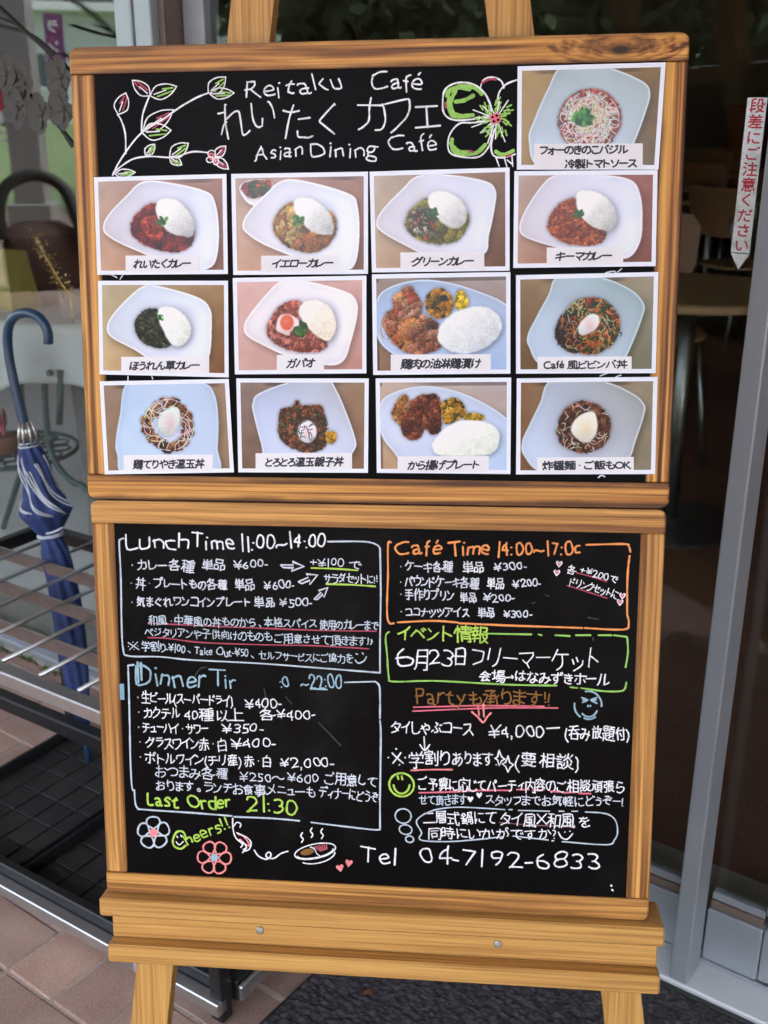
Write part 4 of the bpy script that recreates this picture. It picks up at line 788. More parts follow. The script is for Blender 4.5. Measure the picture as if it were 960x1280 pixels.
# --- cafe block
hw('Café', 495, 694, 552, 693, 28, 3.0, 'orange', 'thick orange handwritten word Cafe')
hw('Time', 561, 694, 612, 694, 27, 3.0, 'orange')
hw('14:00~17:0c', 622, 696, 725, 694, 26, 2.8, 'orange')
hw('・ケーキ各種', 497, 713, 566, 715, 16)
hw('単品', 579, 715, 604, 716, 16, 1.8, 'white')
hw('¥300-', 619, 714, 658, 712, 15)
hw('・パウンドケーキ各種', 497, 732, 598, 735, 16)
hw('単品', 609, 735, 629, 736, 16, 1.8, 'white')
hw('¥200-', 642, 735, 676, 733, 15)
hw('・手作りプリン', 497, 749, 567, 750, 16)
hw('単品', 575, 752, 595, 752, 15)
hw('¥200-', 605, 752, 643, 751, 14)
hw('・ココナッツアイス', 497, 770, 586, 771, 15)
hw('単品', 597, 771, 618, 772, 15)
hw('¥300-', 630, 773, 664, 772, 14)
hw('各', 709, 716, 719, 718, 13, 1.5, 'white')
hw('+¥200', 724, 716, 759, 726, 13, 1.5, 'white')
hw('で', 762, 727, 771, 729, 12, 1.5, 'white')
hw('ドリンクセットに', 711, 731, 771, 748, 13, 1.5, 'white')
hp('underline', [[(721, 716), (740, 721), (758, 727)]], 1.6, 'rose')
hp('underline', [[(709, 732), (735, 740), (759, 748)]], 1.6, 'rose')
for x, y in ((699, 705), (696, 716), (778, 745), (775, 753)):
    heart(x, y, 4.5, .1, 'white')
    hp('heart_drawing', [[(x-1.5, y-2), (x, y+1), (x+2, y-1.5)]], 1.8, 'pink', lift=.0005)
hp('border_line', [[(489, 678), (485, 681), (485, 720), (484, 745), (484, 770), (487, 779), (492, 779)], [(497, 778), (540, 776), (572, 778)], [(573, 779), (640, 782), (700, 784), (728, 785)], [(731, 785), (779, 787), (786, 780), (784, 768)],
                   [(784, 768), (784, 735), (785, 712), (787, 695)], [(788, 690), (786, 683), (780, 680), (733, 681)]], 2.4, 'orange', 'orange line boxing in the cafe time prices')
# --- event block
hw('イベント情報', 498, 799, 609, 801, 22, 2.6, 'lime', 'lime handwritten heading of the event notice')
hp('border_line', [[(609, 792), (664, 793)], [(673, 793), (677, 794)], [(694, 794), (712, 795)], [(720, 794), (738, 794)], [(748, 794), (764, 794)], [(767, 794), (783, 796)], [(784, 797), (785, 815), (782, 834)],
                   [(783, 853), (781, 861), (775, 864), (755, 864), (726, 860)], [(713, 859), (722, 860)], [(696, 857), (640, 856), (600, 854), (540, 851), (492, 852), (486, 846), (484, 820), (482, 796), (486, 790)]], 2.2, 'green', 'light green broken line boxing in the event notice')
hw('6', 495, 836, 514, 836, 36, 2.8, 'white')
hw('月', 518, 836, 534, 836, 34, 2.3, 'white')
hw('23', 537, 832, 566, 832, 30, 2.3, 'white')
hw('日', 568, 831, 581, 831, 30, 2.3, 'white')
hw('フリーマーケット', 590, 834, 750, 838, 32, 2.0, 'white')
hw('会場→はなみずきホール', 600, 850, 761, 856, 17, 2.1, 'white')
# --- party block
hw('Party', 521, 879, 582, 880, 30, 2.6, 'brown', 'dim brown handwritten word Party')
hw('も承ります!!', 586, 880, 688, 881, 23, 2.4, 'brown')
hp('underline', [[(517, 884), (560, 883), (600, 882), (680, 883)], [(516, 889), (560, 887), (620, 885), (697, 885)]], 2.0, 'pink')
hp('arrow_drawing', [[(597, 880), (599, 894)], [(604, 880), (605, 896)], [(590, 890), (597, 896), (604, 903), (609, 896), (614, 891)]], 2.4, 'salmon')
hp('face_drawing', [ell(735, 881, 17, 17, 0, 12, -1.75, 0.1), ell(735, 882, 17, 17, 0, 6, 2.2, 3.3), ell(736, 884, 11, 12, 0, 10, .4, 2.4), ell(736, 886, 13, 13, 0, 10, .9, 2.0), [(727, 872), (734, 875), (728, 878)], [(729, 875), (734, 875)], [(746, 872), (739, 875), (746, 879)], [(745, 875), (739, 875)], [(735, 882), (735, 883)], [(738, 882), (738, 883)]], 2.2, 'ice')
hw('タイしゃぶコース', 489, 915, 591, 918, 19, 2.0, 'white')
hw('¥4,000ー', 613, 923, 701, 920, 23, 2.2, 'white')
hw('(呑み放題付)', 707, 924, 786, 924, 20, 2.0, 'white')
hp('arrow_drawing', [[(530, 921), (531, 937)], [(525, 931), (531, 938), (537, 931)]], 2.1, 'white')
hp('writing_line', [[(490, 941), (497, 948), (504, 954)], [(501, 941), (496, 948), (491, 954)], [(495, 936), (495.6, 936.5)], [(485, 947), (485.6, 947)], [(506, 947), (506.5, 947)], [(499, 956), (499.5, 956)]], 2.0, 'white')
hw('学割り', 512, 957, 564, 956, 22, 2.0, 'white')
hw('あります', 567, 955, 616, 955, 20, 2.0, 'white')
hp('star_drawing', [[(624, 938), (627, 946), (631, 949), (627, 951), (624, 957), (622, 950), (619, 948), (622, 946), (624, 938)], [(635, 945), (637, 953), (642, 956), (638, 959), (635, 965), (632, 958), (628, 955), (632, 953), (635, 945)], [(620, 956), (620.5, 956)]], 1.8, 'white', curve=False)
hw('(要相談)', 645, 959, 722, 960, 23, 2.1, 'white')
hp('underline', [[(514, 963), (540, 962), (565, 962)]], 2.3, 'salmon')
hp('face_drawing', [ell(502, 981, 15.5, 14.5, .3, 24, -2.0, 4.4), ell(502, 980, 10, 12, 0, 14, .1, 3.0), [(497, 970), (498, 974)], [(502, 970), (503, 974)]], 2.6, 'lime', 'lime round smiling face')
hw('ご予算に応じてパーティ内容の', 524, 987, 694, 989, 19, 1.9, 'white')
hw('ご相談頑張ら', 696, 989, 780, 990, 18, 1.9, 'white')
hp('underline', [[(524, 991), (560, 990), (600, 988), (639, 988)], [(646, 987), (661, 987)], [(666, 988), (680, 987)], [(688, 989), (699, 990)], [(705, 991), (721, 990)], [(724, 992), (738, 992)]], 2.3, 'pink')
hw('せて頂きます', 524, 1005, 583, 1005, 15, 1.6, 'frost')
heart(588, 999, 4, 0, 'white'); heart(599, 994, 4, 0, 'white')
hw('スタッフまでお気軽に', 607, 1005, 729, 1007, 15, 1.7, 'thin')
hw('どうぞー!', 733, 1006, 779, 1007, 15, 1.7, 'thin')
hp('border_line', [[(521, 1025), (528, 1019), (545, 1012), (570, 1009), (600, 1010), (631, 1012)], [(636, 1012), (640, 1012)], [(648, 1013), (687, 1014)], [(699, 1014), (705, 1014)], [(715, 1014), (722, 1014)], [(732, 1015), (757, 1017), (769, 1025), (772, 1040), (768, 1050), (758, 1056), (703, 1052)], [(690, 1051), (692, 1051)], [(685, 1050), (641, 1045)],
                   [(634, 1045), (635, 1045)], [(628, 1046), (590, 1050), (560, 1052), (530, 1051), (524, 1047), (527, 1041), (521, 1030), (521, 1025)]], 1.7, 'frost')
hw('二層式鍋にて', 529, 1029, 620, 1029, 19, 1.8, 'white')
hw('タイ風×和風', 626, 1031, 718, 1033, 20, 1.9, 'white')
hw('を', 723, 1033, 737, 1033, 18, 1.9, 'white')
hw('同時にいかがですか?', 536, 1048, 694, 1048, 17, 1.8, 'white')
hp('underline', [[(624, 1028), (660, 1031), (719, 1034)]], 1.5, 'plum')
hp('face_drawing', [[(706, 1040), (706.4, 1040)], [(712, 1039), (712.5, 1039)], [(698, 1040), (702, 1047), (709, 1049), (716, 1042)]], 1.8, 'white')
for x, y, a, b_ in ((504, 1020, 10, 9), (507, 1037, 8, 6), (512, 1049, 5, 4)):
    hp('bubble_drawing', [ell(x, y, a, b_, .2, 16)], 1.8, 'frost')
hp('chalk_spot', [[(765, 1112), (766, 1113)], [(764, 1107), (764.3, 1107.3)]], 2.6, 'white')
for _s in [[(357, 871), (365, 880)], [(398, 903), (426, 932)], [(243, 846), (250, 836), (258, 834)], [(735, 772), (748, 774)], [(682, 744), (686, 745)], [(665, 754), (669, 753)], [(741, 797), (742, 801)], [(330, 860), (333, 876)], [(349, 890), (352, 900)]]: hp('smudge', [_s], 1.6, 'smudge')

# --- heading of the upper board
def uw(text, x0, y0, x1, y1, em, w=2.0, c='white', label=None, **k):
    return write(text, x0, y0, x1, y1, em, w*PX, I[c], UPP, label=label, **k)
def upn(name, strokes, w=1.9, c='white', label=None, **k):
    return pen(name, strokes, w*PX, I[c], UPP, label=label, **k)
uw('Reitaku', 308, 125, 427, 112, 33, 2.0, label='white handwritten heading, upper row left')
uw('Café', 465, 113, 528, 113, 32, 2.0)
uw('れい', 277, 172, 348, 163, 58, 2.0)
uw('たく', 355, 171, 423, 168, 56, 2.0)
uw('カフェ', 449, 163, 548, 158, 52, 2.1)
uw('Asian', 319, 202, 378, 196, 28, 1.9)
uw('Dining', 390, 199, 470, 194, 28, 1.9)
uw('Café', 487, 190, 545, 188, 30, 1.9)
C3 = lambda pts: [(100+x/1.714, 80+y/1.714) for x, y in pts]
upn('plant_drawing', [C3(s) for s in ([(70, 238), (84, 210), (110, 172), (135, 145), (175, 120), (215, 92), (250, 72), (275, 62)], [(98, 192), (97, 150), (88, 120), (80, 108)], [(132, 148), (134, 110), (148, 70)],
    [(72, 232), (110, 205), (150, 198), (200, 200), (240, 188), (275, 190)])], 1.9, 'white', 'thin white branching stem drawn in marker')
def leaf(x0, y0, x1, y1, w=.32, c='green', k=0):
    (a, b_), (c_, d_) = C3([(x0, y0), (x1, y1)])
    dx, dy = c_-a, d_-b_
    Lp = [(a, b_), (a+dx*.3-dy*w, b_+dy*.3+dx*w), (a+dx*.7-dy*w*.8, b_+dy*.7+dx*w*.8), (c_, d_)]
    Rp = [(c_, d_), (a+dx*.7+dy*w*.8, b_+dy*.7-dx*w*.8), (a+dx*.3+dy*w, b_+dy*.3-dx*w), (a, b_)]
    upn('leaf_drawing', [Lp, Rp, [(a+dx*.15, b_+dy*.15), (a+dx*.6, b_+dy*.6)]], 1.5, 'white')
    upn('leaf_drawing', [[(a+dx*.25-dy*w*.45, b_+dy*.25+dx*w*.45), (a+dx*.8-dy*w*.4, b_+dy*.8+dx*w*.4)], [(a+dx*.5+dy*w*.3, b_+dy*.5-dx*w*.3), (a+dx*.85, b_+dy*.85)]], 1.9, c)
for q in ((150, 68, 112, 35, .25, 'rose'), (150, 68, 207, 48, .25, 'green'), (82, 108, 98, 62, .3, 'rose'), (275, 62, 312, 28, .3, 'green'), (278, 64, 330, 62, .22, 'green'), (135, 143, 200, 98, .22, 'rose'), (133, 147, 195, 142, .28, 'green'),
          (140, 195, 160, 172, .3, 'green'), (192, 198, 232, 170, .28, 'green'), (192, 200, 218, 216, .28, 'green'), (75, 236, 118, 232, .2, 'green'), (290, 198, 312, 176, .3, 'rose'), (290, 202, 318, 225, .25, 'rose')): leaf(*q)
upn('blossom_drawing', [C3(s) for s in (ell(282, 192, 8, 7, 0, 10), ell(278, 205, 7, 6, 0, 10), ell(291, 208, 6, 8, 0, 10))], 1.4, 'white')
upn('blossom_drawing', [C3(ell(282, 198, 5, 6, 0, 8)), C3(ell(290, 207, 3, 5, 0, 8))], 2.2, 'pink')
C2 = lambda pts: [(460+x/2.286, 30+y/2.286) for x, y in pts]
upn('blossom_drawing', [C2(s) for s in ([(345, 262), (300, 272), (245, 274), (217, 255), (214, 215), (222, 185), (255, 168), (300, 172), (335, 200), (352, 240), (345, 262)], [(320, 185), (330, 160), (355, 152), (380, 162), (388, 182)],
    [(370, 225), (375, 195), (395, 172), (425, 160)], [(352, 275), (300, 282), (260, 285), (232, 320), (232, 365), (270, 380), (320, 378), (350, 340), (352, 300)], [(362, 300), (352, 345), (358, 375), (385, 382), (420, 372)])], 2.0, 'white', 'large white outlined petals of the flower drawn in marker')
upn('blossom_drawing', [C2(s) for s in ([(232, 210), (232, 245), (250, 265), (290, 262)], [(225, 195), (260, 178), (300, 180), (325, 200)], [(240, 330), (242, 360), (270, 372), (310, 368), (335, 345)], [(300, 205), (275, 218), (250, 222)], [(250, 190), (236, 225), (244, 256)],
    [(366, 365), (385, 374), (415, 362)], [(228, 225), (240, 262)], [(236, 340), (250, 368)], [(226, 205), (238, 188), (262, 182), (290, 186)], [(300, 260), (262, 262), (240, 252)], [(244, 350), (262, 366), (296, 366)])], 4.6, 'green')
upn('blossom_drawing', [C2([(366+r*math.cos(a), 270+r*math.sin(a)), (366+(r+14)*math.cos(a+.1), 270+(r+14)*math.sin(a+.1))]) for i in range(46) for r, a in [(14+((i*29) % 36), i*.91)] if 366+(r+14)*math.cos(a) < 415], 1.9, 'green')
upn('blossom_drawing', [C2([(366+16*math.cos(a), 270+16*math.sin(a)), (366+(48+(i*13) % 30)*math.cos(a), 270+(48+(i*13) % 30)*math.sin(a))]) for i, a in enumerate((2.1, 2.4, 2.8, 3.2, 3.5, 3.9, 4.3, 4.9, 5.3, 1.9, 1.6, 1.2))], 1.4, 'white')
upn('blossom_drawing', [C2(ell(364+dx, 270+dy, 7, 6, 0, 7)) for dx, dy in ((-8, -4), (4, -8), (8, 4), (-4, 8))], 1.8, 'pink', lift=.0004)
upn('blossom_drawing', [C2(s) for s in ([(222, 238), (220, 225)], [(290, 362), (300, 366)], [(395, 378), (408, 374)], [(326, 168), (345, 158), (365, 158)])], 2.6, 'rose', lift=.0004)
upn('stem_drawing', [[(620, 197), (624, 208)], [(630, 196), (634, 210)], [(640, 196), (641, 208)], [(634, 200), (640, 205)]], 1.6, 'white')
upn('stem_drawing', [[(139, 343), (146, 347)], [(150, 349), (154, 343)], [(757, 341), (768, 339), (770, 343)], [(772, 340), (777, 336)], [(160, 470), (160, 476)], [(190, 471), (191, 474)], [(750, 470), (760, 466)], [(770, 471), (776, 469)], [(748, 597), (752, 594), (756, 596)]], 1.6, 'thin')

# ------------------------------------------------------------------ printed dish photographs (pictures painted in code)
TW, TH = 416, 300
YY, XX = np.mgrid[0:TH, 0:TW].astype(np.float32)
def vnoise(cell, seed, w=TW, h=TH):
    r = np.random.default_rng(seed); g = r.random((int(h/cell)+3, int(w/cell)+3)).astype(np.float32)
    y, x = YY/cell, XX/cell; y0, x0 = y.astype(int), x.astype(int); fy, fx = y-y0, x-x0
    fy = fy*fy*(3-2*fy); fx = fx*fx*(3-2*fx)
    return (g[y0, x0]*(1-fx)+g[y0, x0+1]*fx)*(1-fy)+(g[y0+1, x0]*(1-fx)+g[y0+1, x0+1]*fx)*fy
def blur(a, r):
    r = int(r)
    if r < 1: return a
    for _ in range(2):
        for ax in (0, 1):
            p = np.concatenate([np.repeat(np.take(a, [0], ax), r+1, ax), a, np.repeat(np.take(a, [-1], ax), r, ax)], ax)
            c = np.cumsum(p, ax, dtype=np.float64); n = a.shape[ax]
            a = ((np.take(c, range(2*r+1, 2*r+1+n), ax)-np.take(c, range(0, n), ax))/(2*r+1)).astype(np.float32)
    return a
class Pic:
    def __init__(s, rect, seed):
        s.r = rect; s.seed = seed; s.im = np.zeros((TH, TW, 3), np.float32); s.k = seed*100; s.rn = random.Random(seed)
    def q(s, pts):
        x0, y0, x1, y1 = s.r
        return [((x-x0)/(x1-x0)*TW, (y-y0)/(y1-y0)*TH) for x, y in pts]
    def ns(s): s.k += 1; return s.k
    def mask(s, pts, soft=1.0, smooth=True, rough=0.0):
        P = s.q(pts)
        if smooth: P = [tuple(p) for p in smoothpath([np.array(p) for p in P], 6, True)]
        X, Y = XX, YY
        if rough:
            X = XX+(vnoise(7, s.ns())-.5)*rough; Y = YY+(vnoise(7, s.ns())-.5)*rough
        m = np.zeros((TH, TW), bool)
        for (xa, ya), (xb, yb) in zip(P, P[1:]+P[:1]):
            if ya == yb: continue
            m ^= ((ya > Y) != (yb > Y)) & (X < (xb-xa)*(Y-ya)/(yb-ya)+xa)
        return blur(m.astype(np.float32), soft)
    def put(s, m, c):
        c = np.array(c, np.float32)
        if c.ndim == 1: c = c[None, None]
        s.im = s.im*(1-m[..., None])+c*m[..., None]
    def four(s, tl, tr, bl, br):
        fx, fy = (XX/TW)[..., None], (YY/TH)[..., None]
        a = [np.array(c, np.float32) for c in (tl, tr, bl, br)]
        return (a[0]*(1-fx)+a[1]*fx)*(1-fy)+(a[2]*(1-fx)+a[3]*fx)*fy
    def bg(s, *c):
        s.im = s.four(*c)+(vnoise(40, s.ns())-.5)[..., None]*10+(vnoise(2, s.ns())-.5)[..., None]*7
    def dish(s, pts, c=((222, 226, 240),)*4, rim=(240, 243, 252), shade=(150, 152, 170), inner=None, sh=(8, 12)):
        m = s.mask(pts, 1)
        sd = np.roll(np.roll(blur(m, 12), sh[0], 1), sh[1], 0)
        s.im *= (1-.28*(sd*(1-m)))[..., None]
        s.put(m, s.four(*c)+(vnoise(60, s.ns())-.5)[..., None]*8)
        edge = np.clip((m-blur(m, 3))*4, 0, 1); s.put(np.clip(edge*1.6, 0, 1)*m, rim); e2 = np.clip((blur(m, 9)-m)*-2.2, 0, 1)*m; s.im *= (1-.10*np.clip(blur(m, 8)*m-blur(m, 16)*m, 0, 1)*6*.3)[..., None]
        if inner is not None:
            i = s.mask(inner, 10); s.put(np.clip(blur(i, 8)-i*.2, 0, 1)*.55*m, shade)
    def chunks(s, pts, pal, n=90, soft=1.5, rough=6, shadow=.5, size=None, hl=.12, sh=.9):
        m = s.mask(pts, soft, rough=rough); ys, xs = np.nonzero(m > .02)
        if not len(ys): return
        sd = blur(m, 6); s.im *= (1-shadow*sd*(1-m))[..., None]
        c = s.rn
        k = [c.randrange(len(ys)) for _ in range(n)]; cx = xs[k].astype(np.float32); cy = ys[k].astype(np.float32)
        col = np.array([pal[c.randrange(len(pal))] for _ in range(n)], np.float32)
        col *= np.array([c.uniform(.8, 1.15) for _ in range(n)], np.float32)[:, None]
        px = xs+(vnoise(4, s.ns())[ys, xs]-.5)*11; py = ys+(vnoise(4, s.ns())[ys, xs]-.5)*11
        d1 = np.full(len(ys), 1e9, np.float32); d2 = d1.copy(); id_ = np.zeros(len(ys), int)
        for i in range(n):
            d = np.hypot(px-cx[i], py-cy[i]).astype(np.float32)
            b_ = d < d1; d2 = np.where(b_, d1, np.minimum(d2, d)); id_ = np.where(b_, i, id_); d1 = np.where(b_, d, d1)
        e = np.clip((d2-d1)/4, 0, 1)
        lightn = ((px-cx[id_])+(py-cy[id_]))/14
        mean = col.mean(0)[None]; nz = vnoise(6, s.ns())[ys, xs]
        v = (col[id_]*.76+mean*.24)*(.94-sh*.30*(1-e)-.16*np.clip(lightn, -1, 1)-.5*np.clip(.42-nz, 0, 1)+.25*np.clip(nz-.6, 0, 1))[:, None]
        L = np.zeros_like(s.im); L[ys, xs] = v
        f = (vnoise(3, s.ns())-.5)[..., None]*38
        L = L+f+(vnoise(2, s.ns()) > .9)[..., None]*255*hl
        s.put(m, np.clip(L, 0, 255))
    def rice(s, pts, c=(232, 234, 232), dark=(168, 170, 172), soft=2):
        m = s.mask(pts, soft, rough=3); ys, xs = np.nonzero(m > .5)
        s.im *= (1-.35*np.roll(np.roll(blur(m, 9), 6, 0), 5, 1)*(1-m))[..., None]
        cx, cy = xs.mean(), ys.mean(); rx, ry = np.ptp(xs)/2, np.ptp(ys)/2
        t = np.clip(((XX-cx)/rx+(YY-cy)/ry)*.38+.25, 0, 1)
        g = (vnoise(4.5, s.ns())-.5)*18+(vnoise(2.2, s.ns())-.5)*11+(vnoise(18, s.ns())-.5)*16
        base = np.array(c, np.float32)*(1-t[..., None])+np.array(dark, np.float32)*t[..., None]
        s.put(m, np.clip(base+g[..., None]*(.5+t[..., None]), 0, 250))
    def sprig(s, x, y, r, n=14, cols=((60, 110, 40), (40, 84, 30), (96, 140, 60))):
        for i in range(n):
            a, d = s.rn.uniform(0, 6.28), s.rn.uniform(0, r*.7); ex, ey = x+d*math.cos(a), y+d*math.sin(a)*.8
            w = s.rn.uniform(.22, .42)*r; b_ = s.rn.uniform(0, 3.1)
            s.put(s.mask([(ex+w*math.cos(t)*math.cos(b_)-w*.55*math.sin(t)*math.sin(b_), ey+w*math.cos(t)*math.sin(b_)+w*.55*math.sin(t)*math.cos(b_)) for t in np.linspace(0, 6.28, 7)[:-1]], 1), cols[i % len(cols)])
    def line(s, pts, w, c, al=1.0):
        P = s.q(pts); P = [tuple(p) for p in smoothpath([np.array(p) for p in P], 5)]
        D = np.full((TH, TW), 1e9, np.float32)
        xs = [p[0] for p in P]; ys = [p[1] for p in P]
        x0, x1 = int(max(min(xs)-6, 0)), int(min(max(xs)+7, TW)); y0, y1 = int(max(min(ys)-6, 0)), int(min(max(ys)+7, TH))
        if x1 <= x0 or y1 <= y0: return
        X, Y = XX[y0:y1, x0:x1], YY[y0:y1, x0:x1]; D = np.full(X.shape, 1e9, np.float32)
        for (xa, ya), (xb, yb) in zip(P, P[1:]):
            dx, dy = xb-xa, yb-ya; L = dx*dx+dy*dy+1e-6
            t = np.clip(((X-xa)*dx+(Y-ya)*dy)/L, 0, 1); D = np.minimum(D, np.hypot(X-xa-t*dx, Y-ya-t*dy))
        m = np.clip(w/2+.7-D, 0, 1)*al
        s.im[y0:y1, x0:x1] = s.im[y0:y1, x0:x1]*(1-m[..., None])+np.array(c, np.float32)*m[..., None]
    def noodles(s, cx, cy, r0, r1, n, w, c, al=.85, arc=1.2):
        for i in range(n):
            a = s.rn.uniform(0, 6.28); r = s.rn.uniform(r0, r1); L = s.rn.uniform(.5, 1.25)*arc*75
            x, y = cx+r*math.cos(a), cy+r*math.sin(a)*.95; h = a+1.57+s.rn.gauss(0, .9); P = [(x, y)]; cv = s.rn.uniform(-.6, .6)
            for j in range(4):
                x += L/3*math.cos(h); y += L/3*math.sin(h); h += cv+s.rn.uniform(-.3, .3)
                q = math.hypot(x-cx, y-cy)
                if q > r1*1.04: x, y = cx+(x-cx)*r1*1.04/q, cy+(y-cy)*r1*1.04/q
                P.append((x, y))
            s.line(P, w*s.rn.uniform(.8, 1.1), [v*s.rn.uniform(.82, 1.06) for v in c], al)
    def egg(s, pts, c=(238, 232, 236), blush=(226, 190, 196)):
        m = s.mask(pts, 2); s.im *= (1-.4*blur(m, 5)*(1-m))[..., None]
        ys, xs = np.nonzero(m > .5); cx, cy = xs.mean(), ys.mean(); r = np.ptp(xs)/2
        t = np.exp(-(((XX-cx-r*.1)/(r*.5))**2+((YY-cy-r*.1)/(r*.6))**2))[..., None]
        s.put(m, np.array(c, np.float32)*(1-t)+np.array(blush, np.float32)*t-(np.clip((YY-cy)/r, 0, 1)*26)[..., None])
    def done(s, name, tone=1.0):
        a = np.clip(s.im*tone, 0, 255)/255.0; g = a.mean(2, keepdims=True); a = np.clip(g+(a-g)*.96, 0, 1); a = np.clip((a-.55)*1.12+.54, .02, .93).astype(np.float32)
        a = blur(a[..., 0], 0)[..., None]*0+a
        img = bpy.data.images.new(name, TW, TH)
        buf = np.ones((TH, TW, 4), np.float32); buf[..., :3] = a[::-1]
        img.pixels.foreach_set(buf.ravel()); img.update(); img.pack()
        return img
def ring(cx, cy, rx, ry, n=10, rot=0): return [(cx+rx*math.cos(t)*math.cos(rot)-ry*math.sin(t)*math.sin(rot), cy+rx*math.cos(t)*math.sin(rot)+ry*math.sin(t)*math.cos(rot)) for t in np.linspace(0, 2*math.pi, n+1)[:-1]]
BROWNBG = ((176, 152, 140), (150, 108, 92), (196, 158, 132), (136, 88, 70))
def p_pho(p):
    p.bg((166, 140, 88), (128, 104, 66), (158, 128, 74), (104, 82, 52))
    p.dish([(300, 10), (560, 25), (800, 120), (862, 200), (840, 330), (780, 520), (700, 700), (180, 690), (85, 500), (120, 360), (200, 170)], ((160, 176, 184), (170, 186, 190), (186, 204, 224), (176, 190, 208)), (206, 220, 232))
    p.chunks(ring(480, 370, 205, 205), [(160, 60, 50), (176, 84, 70), (130, 46, 44)], 80, hl=.05)
    p.noodles(480, 375, 70, 185, 190, 3.4, (216, 212, 204)); p.noodles(480, 330, 10, 110, 60, 2.4, (206, 204, 170))
    p.noodles(480, 375, 80, 190, 50, 1.8, (150, 130, 128), .6)
    p.sprig(440, 350, 88, 44, ((54, 124, 44), (40, 96, 40), (84, 156, 66), (30, 80, 40)))
def curry(p, bgc, dish, dishc, inner, food, pal, rice, n=80, rim=(240, 243, 252), hl=.1, ricec=(232, 234, 232), rd=(168, 170, 172)):
    p.bg(*bgc); p.dish(dish, dishc, rim, inner=inner); p.chunks(food, pal, n, hl=hl); p.rice(rice, ricec, rd)
W4 = ((196, 194, 208), (214, 222, 244), (206, 200, 210), (222, 230, 250))
def p_red(p):
    curry(p, BROWNBG, [(340, 58), (500, 60), (780, 130), (850, 220), (870, 420), (850, 600), (790, 670), (640, 680), (250, 520), (90, 430), (62, 360), (110, 270), (230, 150)], W4, [(430, 190), (640, 200), (720, 330), (690, 480), (540, 560), (400, 520), (250, 400), (330, 250)],
          [(430, 208), (330, 250), (262, 340), (268, 430), (350, 500), (480, 545), (620, 545), (690, 480), (680, 380), (500, 300)], [(126, 32, 26), (134, 36, 28), (112, 26, 22), (140, 44, 30)], [(470, 182), (560, 182), (640, 240), (695, 340), (690, 440), (600, 440), (510, 400), (440, 290), (438, 220)], 50)
    p.chunks([(330, 320), (400, 290), (440, 320), (480, 440), (420, 470), (340, 400)], [(190, 70, 40), (150, 40, 28)], 30)
    p.sprig(480, 335, 55)
def p_yel(p):
    p.bg(*BROWNBG)
    p.dish([(65, 130), (100, 80), (200, 62), (300, 90), (290, 170), (200, 240), (120, 220)], ((225, 225, 232),)*4)
    p.chunks([(75, 125), (130, 80), (250, 70), (300, 105), (230, 180), (140, 185)], [(54, 92, 40), (70, 110, 44), (190, 50, 40), (214, 80, 50), (44, 76, 34)], 40)
    q = (lambda: None)
    p.dish([(360, 75), (520, 80), (820, 170), (880, 260), (890, 480), (860, 650), (780, 690), (560, 640), (250, 520), (110, 430), (82, 370), (130, 280), (250, 160)], ((200, 200, 212), (222, 230, 246), (216, 212, 222), (226, 232, 250)), inner=[(440, 210), (680, 240), (740, 360), (700, 480), (560, 570), (400, 520), (300, 400), (350, 270)])
    p.chunks([(440, 225), (350, 270), (300, 360), (310, 440), (400, 530), (540, 568), (640, 550), (710, 480), (740, 370), (690, 290), (560, 300)], [(166, 104, 34), (150, 90, 28), (180, 116, 44)], 26, hl=.05)
    p.chunks([(350, 290), (430, 250), (500, 360), (520, 480), (450, 530), (370, 480), (315, 400)], [(206, 172, 84), (176, 124, 54), (150, 84, 46), (216, 186, 110)], 22)
    p.rice([(470, 195), (560, 200), (650, 260), (705, 340), (705, 440), (600, 440), (520, 390), (445, 290), (442, 230)])
    p.sprig(470, 340, 62)
def p_grn(p):
    curry(p, ((174, 160, 142), (130, 96, 68), (186, 160, 132), (110, 72, 48)), [(330, 50), (520, 45), (780, 95), (855, 160), (850, 270), (810, 460), (760, 600), (420, 600), (230, 520), (70, 420), (45, 355), (90, 270), (220, 140)], W4,
          [(400, 180), (620, 200), (690, 320), (640, 450), (520, 530), (330, 480), (230, 370), (300, 240)], [(400, 200), (300, 260), (240, 350), (260, 430), (350, 495), (470, 520), (590, 500), (660, 420), (672, 320), (500, 280)],
          [(134, 128, 44), (120, 112, 40), (150, 140, 60)], [(440, 160), (530, 165), (620, 220), (660, 310), (640, 390), (570, 415), (490, 370), (410, 270), (402, 200)], 26, rim=(226, 228, 244))
    p.chunks([(290, 290), (380, 270), (430, 380), (480, 450), (400, 490), (300, 430), (260, 350)], [(110, 104, 70), (60, 66, 50), (168, 70, 40), (180, 176, 150), (74, 70, 44)], 60)
    p.sprig(430, 300, 55, 20, ((44, 92, 56), (34, 76, 44), (60, 110, 60)))
    p.line([(348, 90), (340, 200)], 3, (206, 204, 170))
def p_kee(p):
    curry(p, ((170, 150, 138), (140, 76, 58), (176, 138, 118), (120, 60, 46)), [(290, 35), (560, 35), (760, 70), (825, 170), (842, 340), (825, 500), (740, 600), (550, 560), (300, 520), (90, 450), (45, 385), (80, 270), (190, 100)], W4,
          [(400, 160), (640, 190), (700, 330), (610, 490), (420, 520), (230, 410), (300, 240)], [(410, 195), (320, 215), (250, 300), (232, 400), (320, 480), (450, 508), (560, 500), (612, 440), (590, 390), (500, 330)],
          [(186, 88, 34), (164, 70, 26), (206, 112, 50), (140, 52, 22)], [(440, 140), (520, 145), (610, 190), (665, 280), (670, 360), (625, 408), (540, 390), (460, 330), (416, 250), (416, 175)], 190, rim=(226, 226, 244))
    p.sprig(435, 295, 45, 20, ((40, 84, 36), (52, 98, 40)))
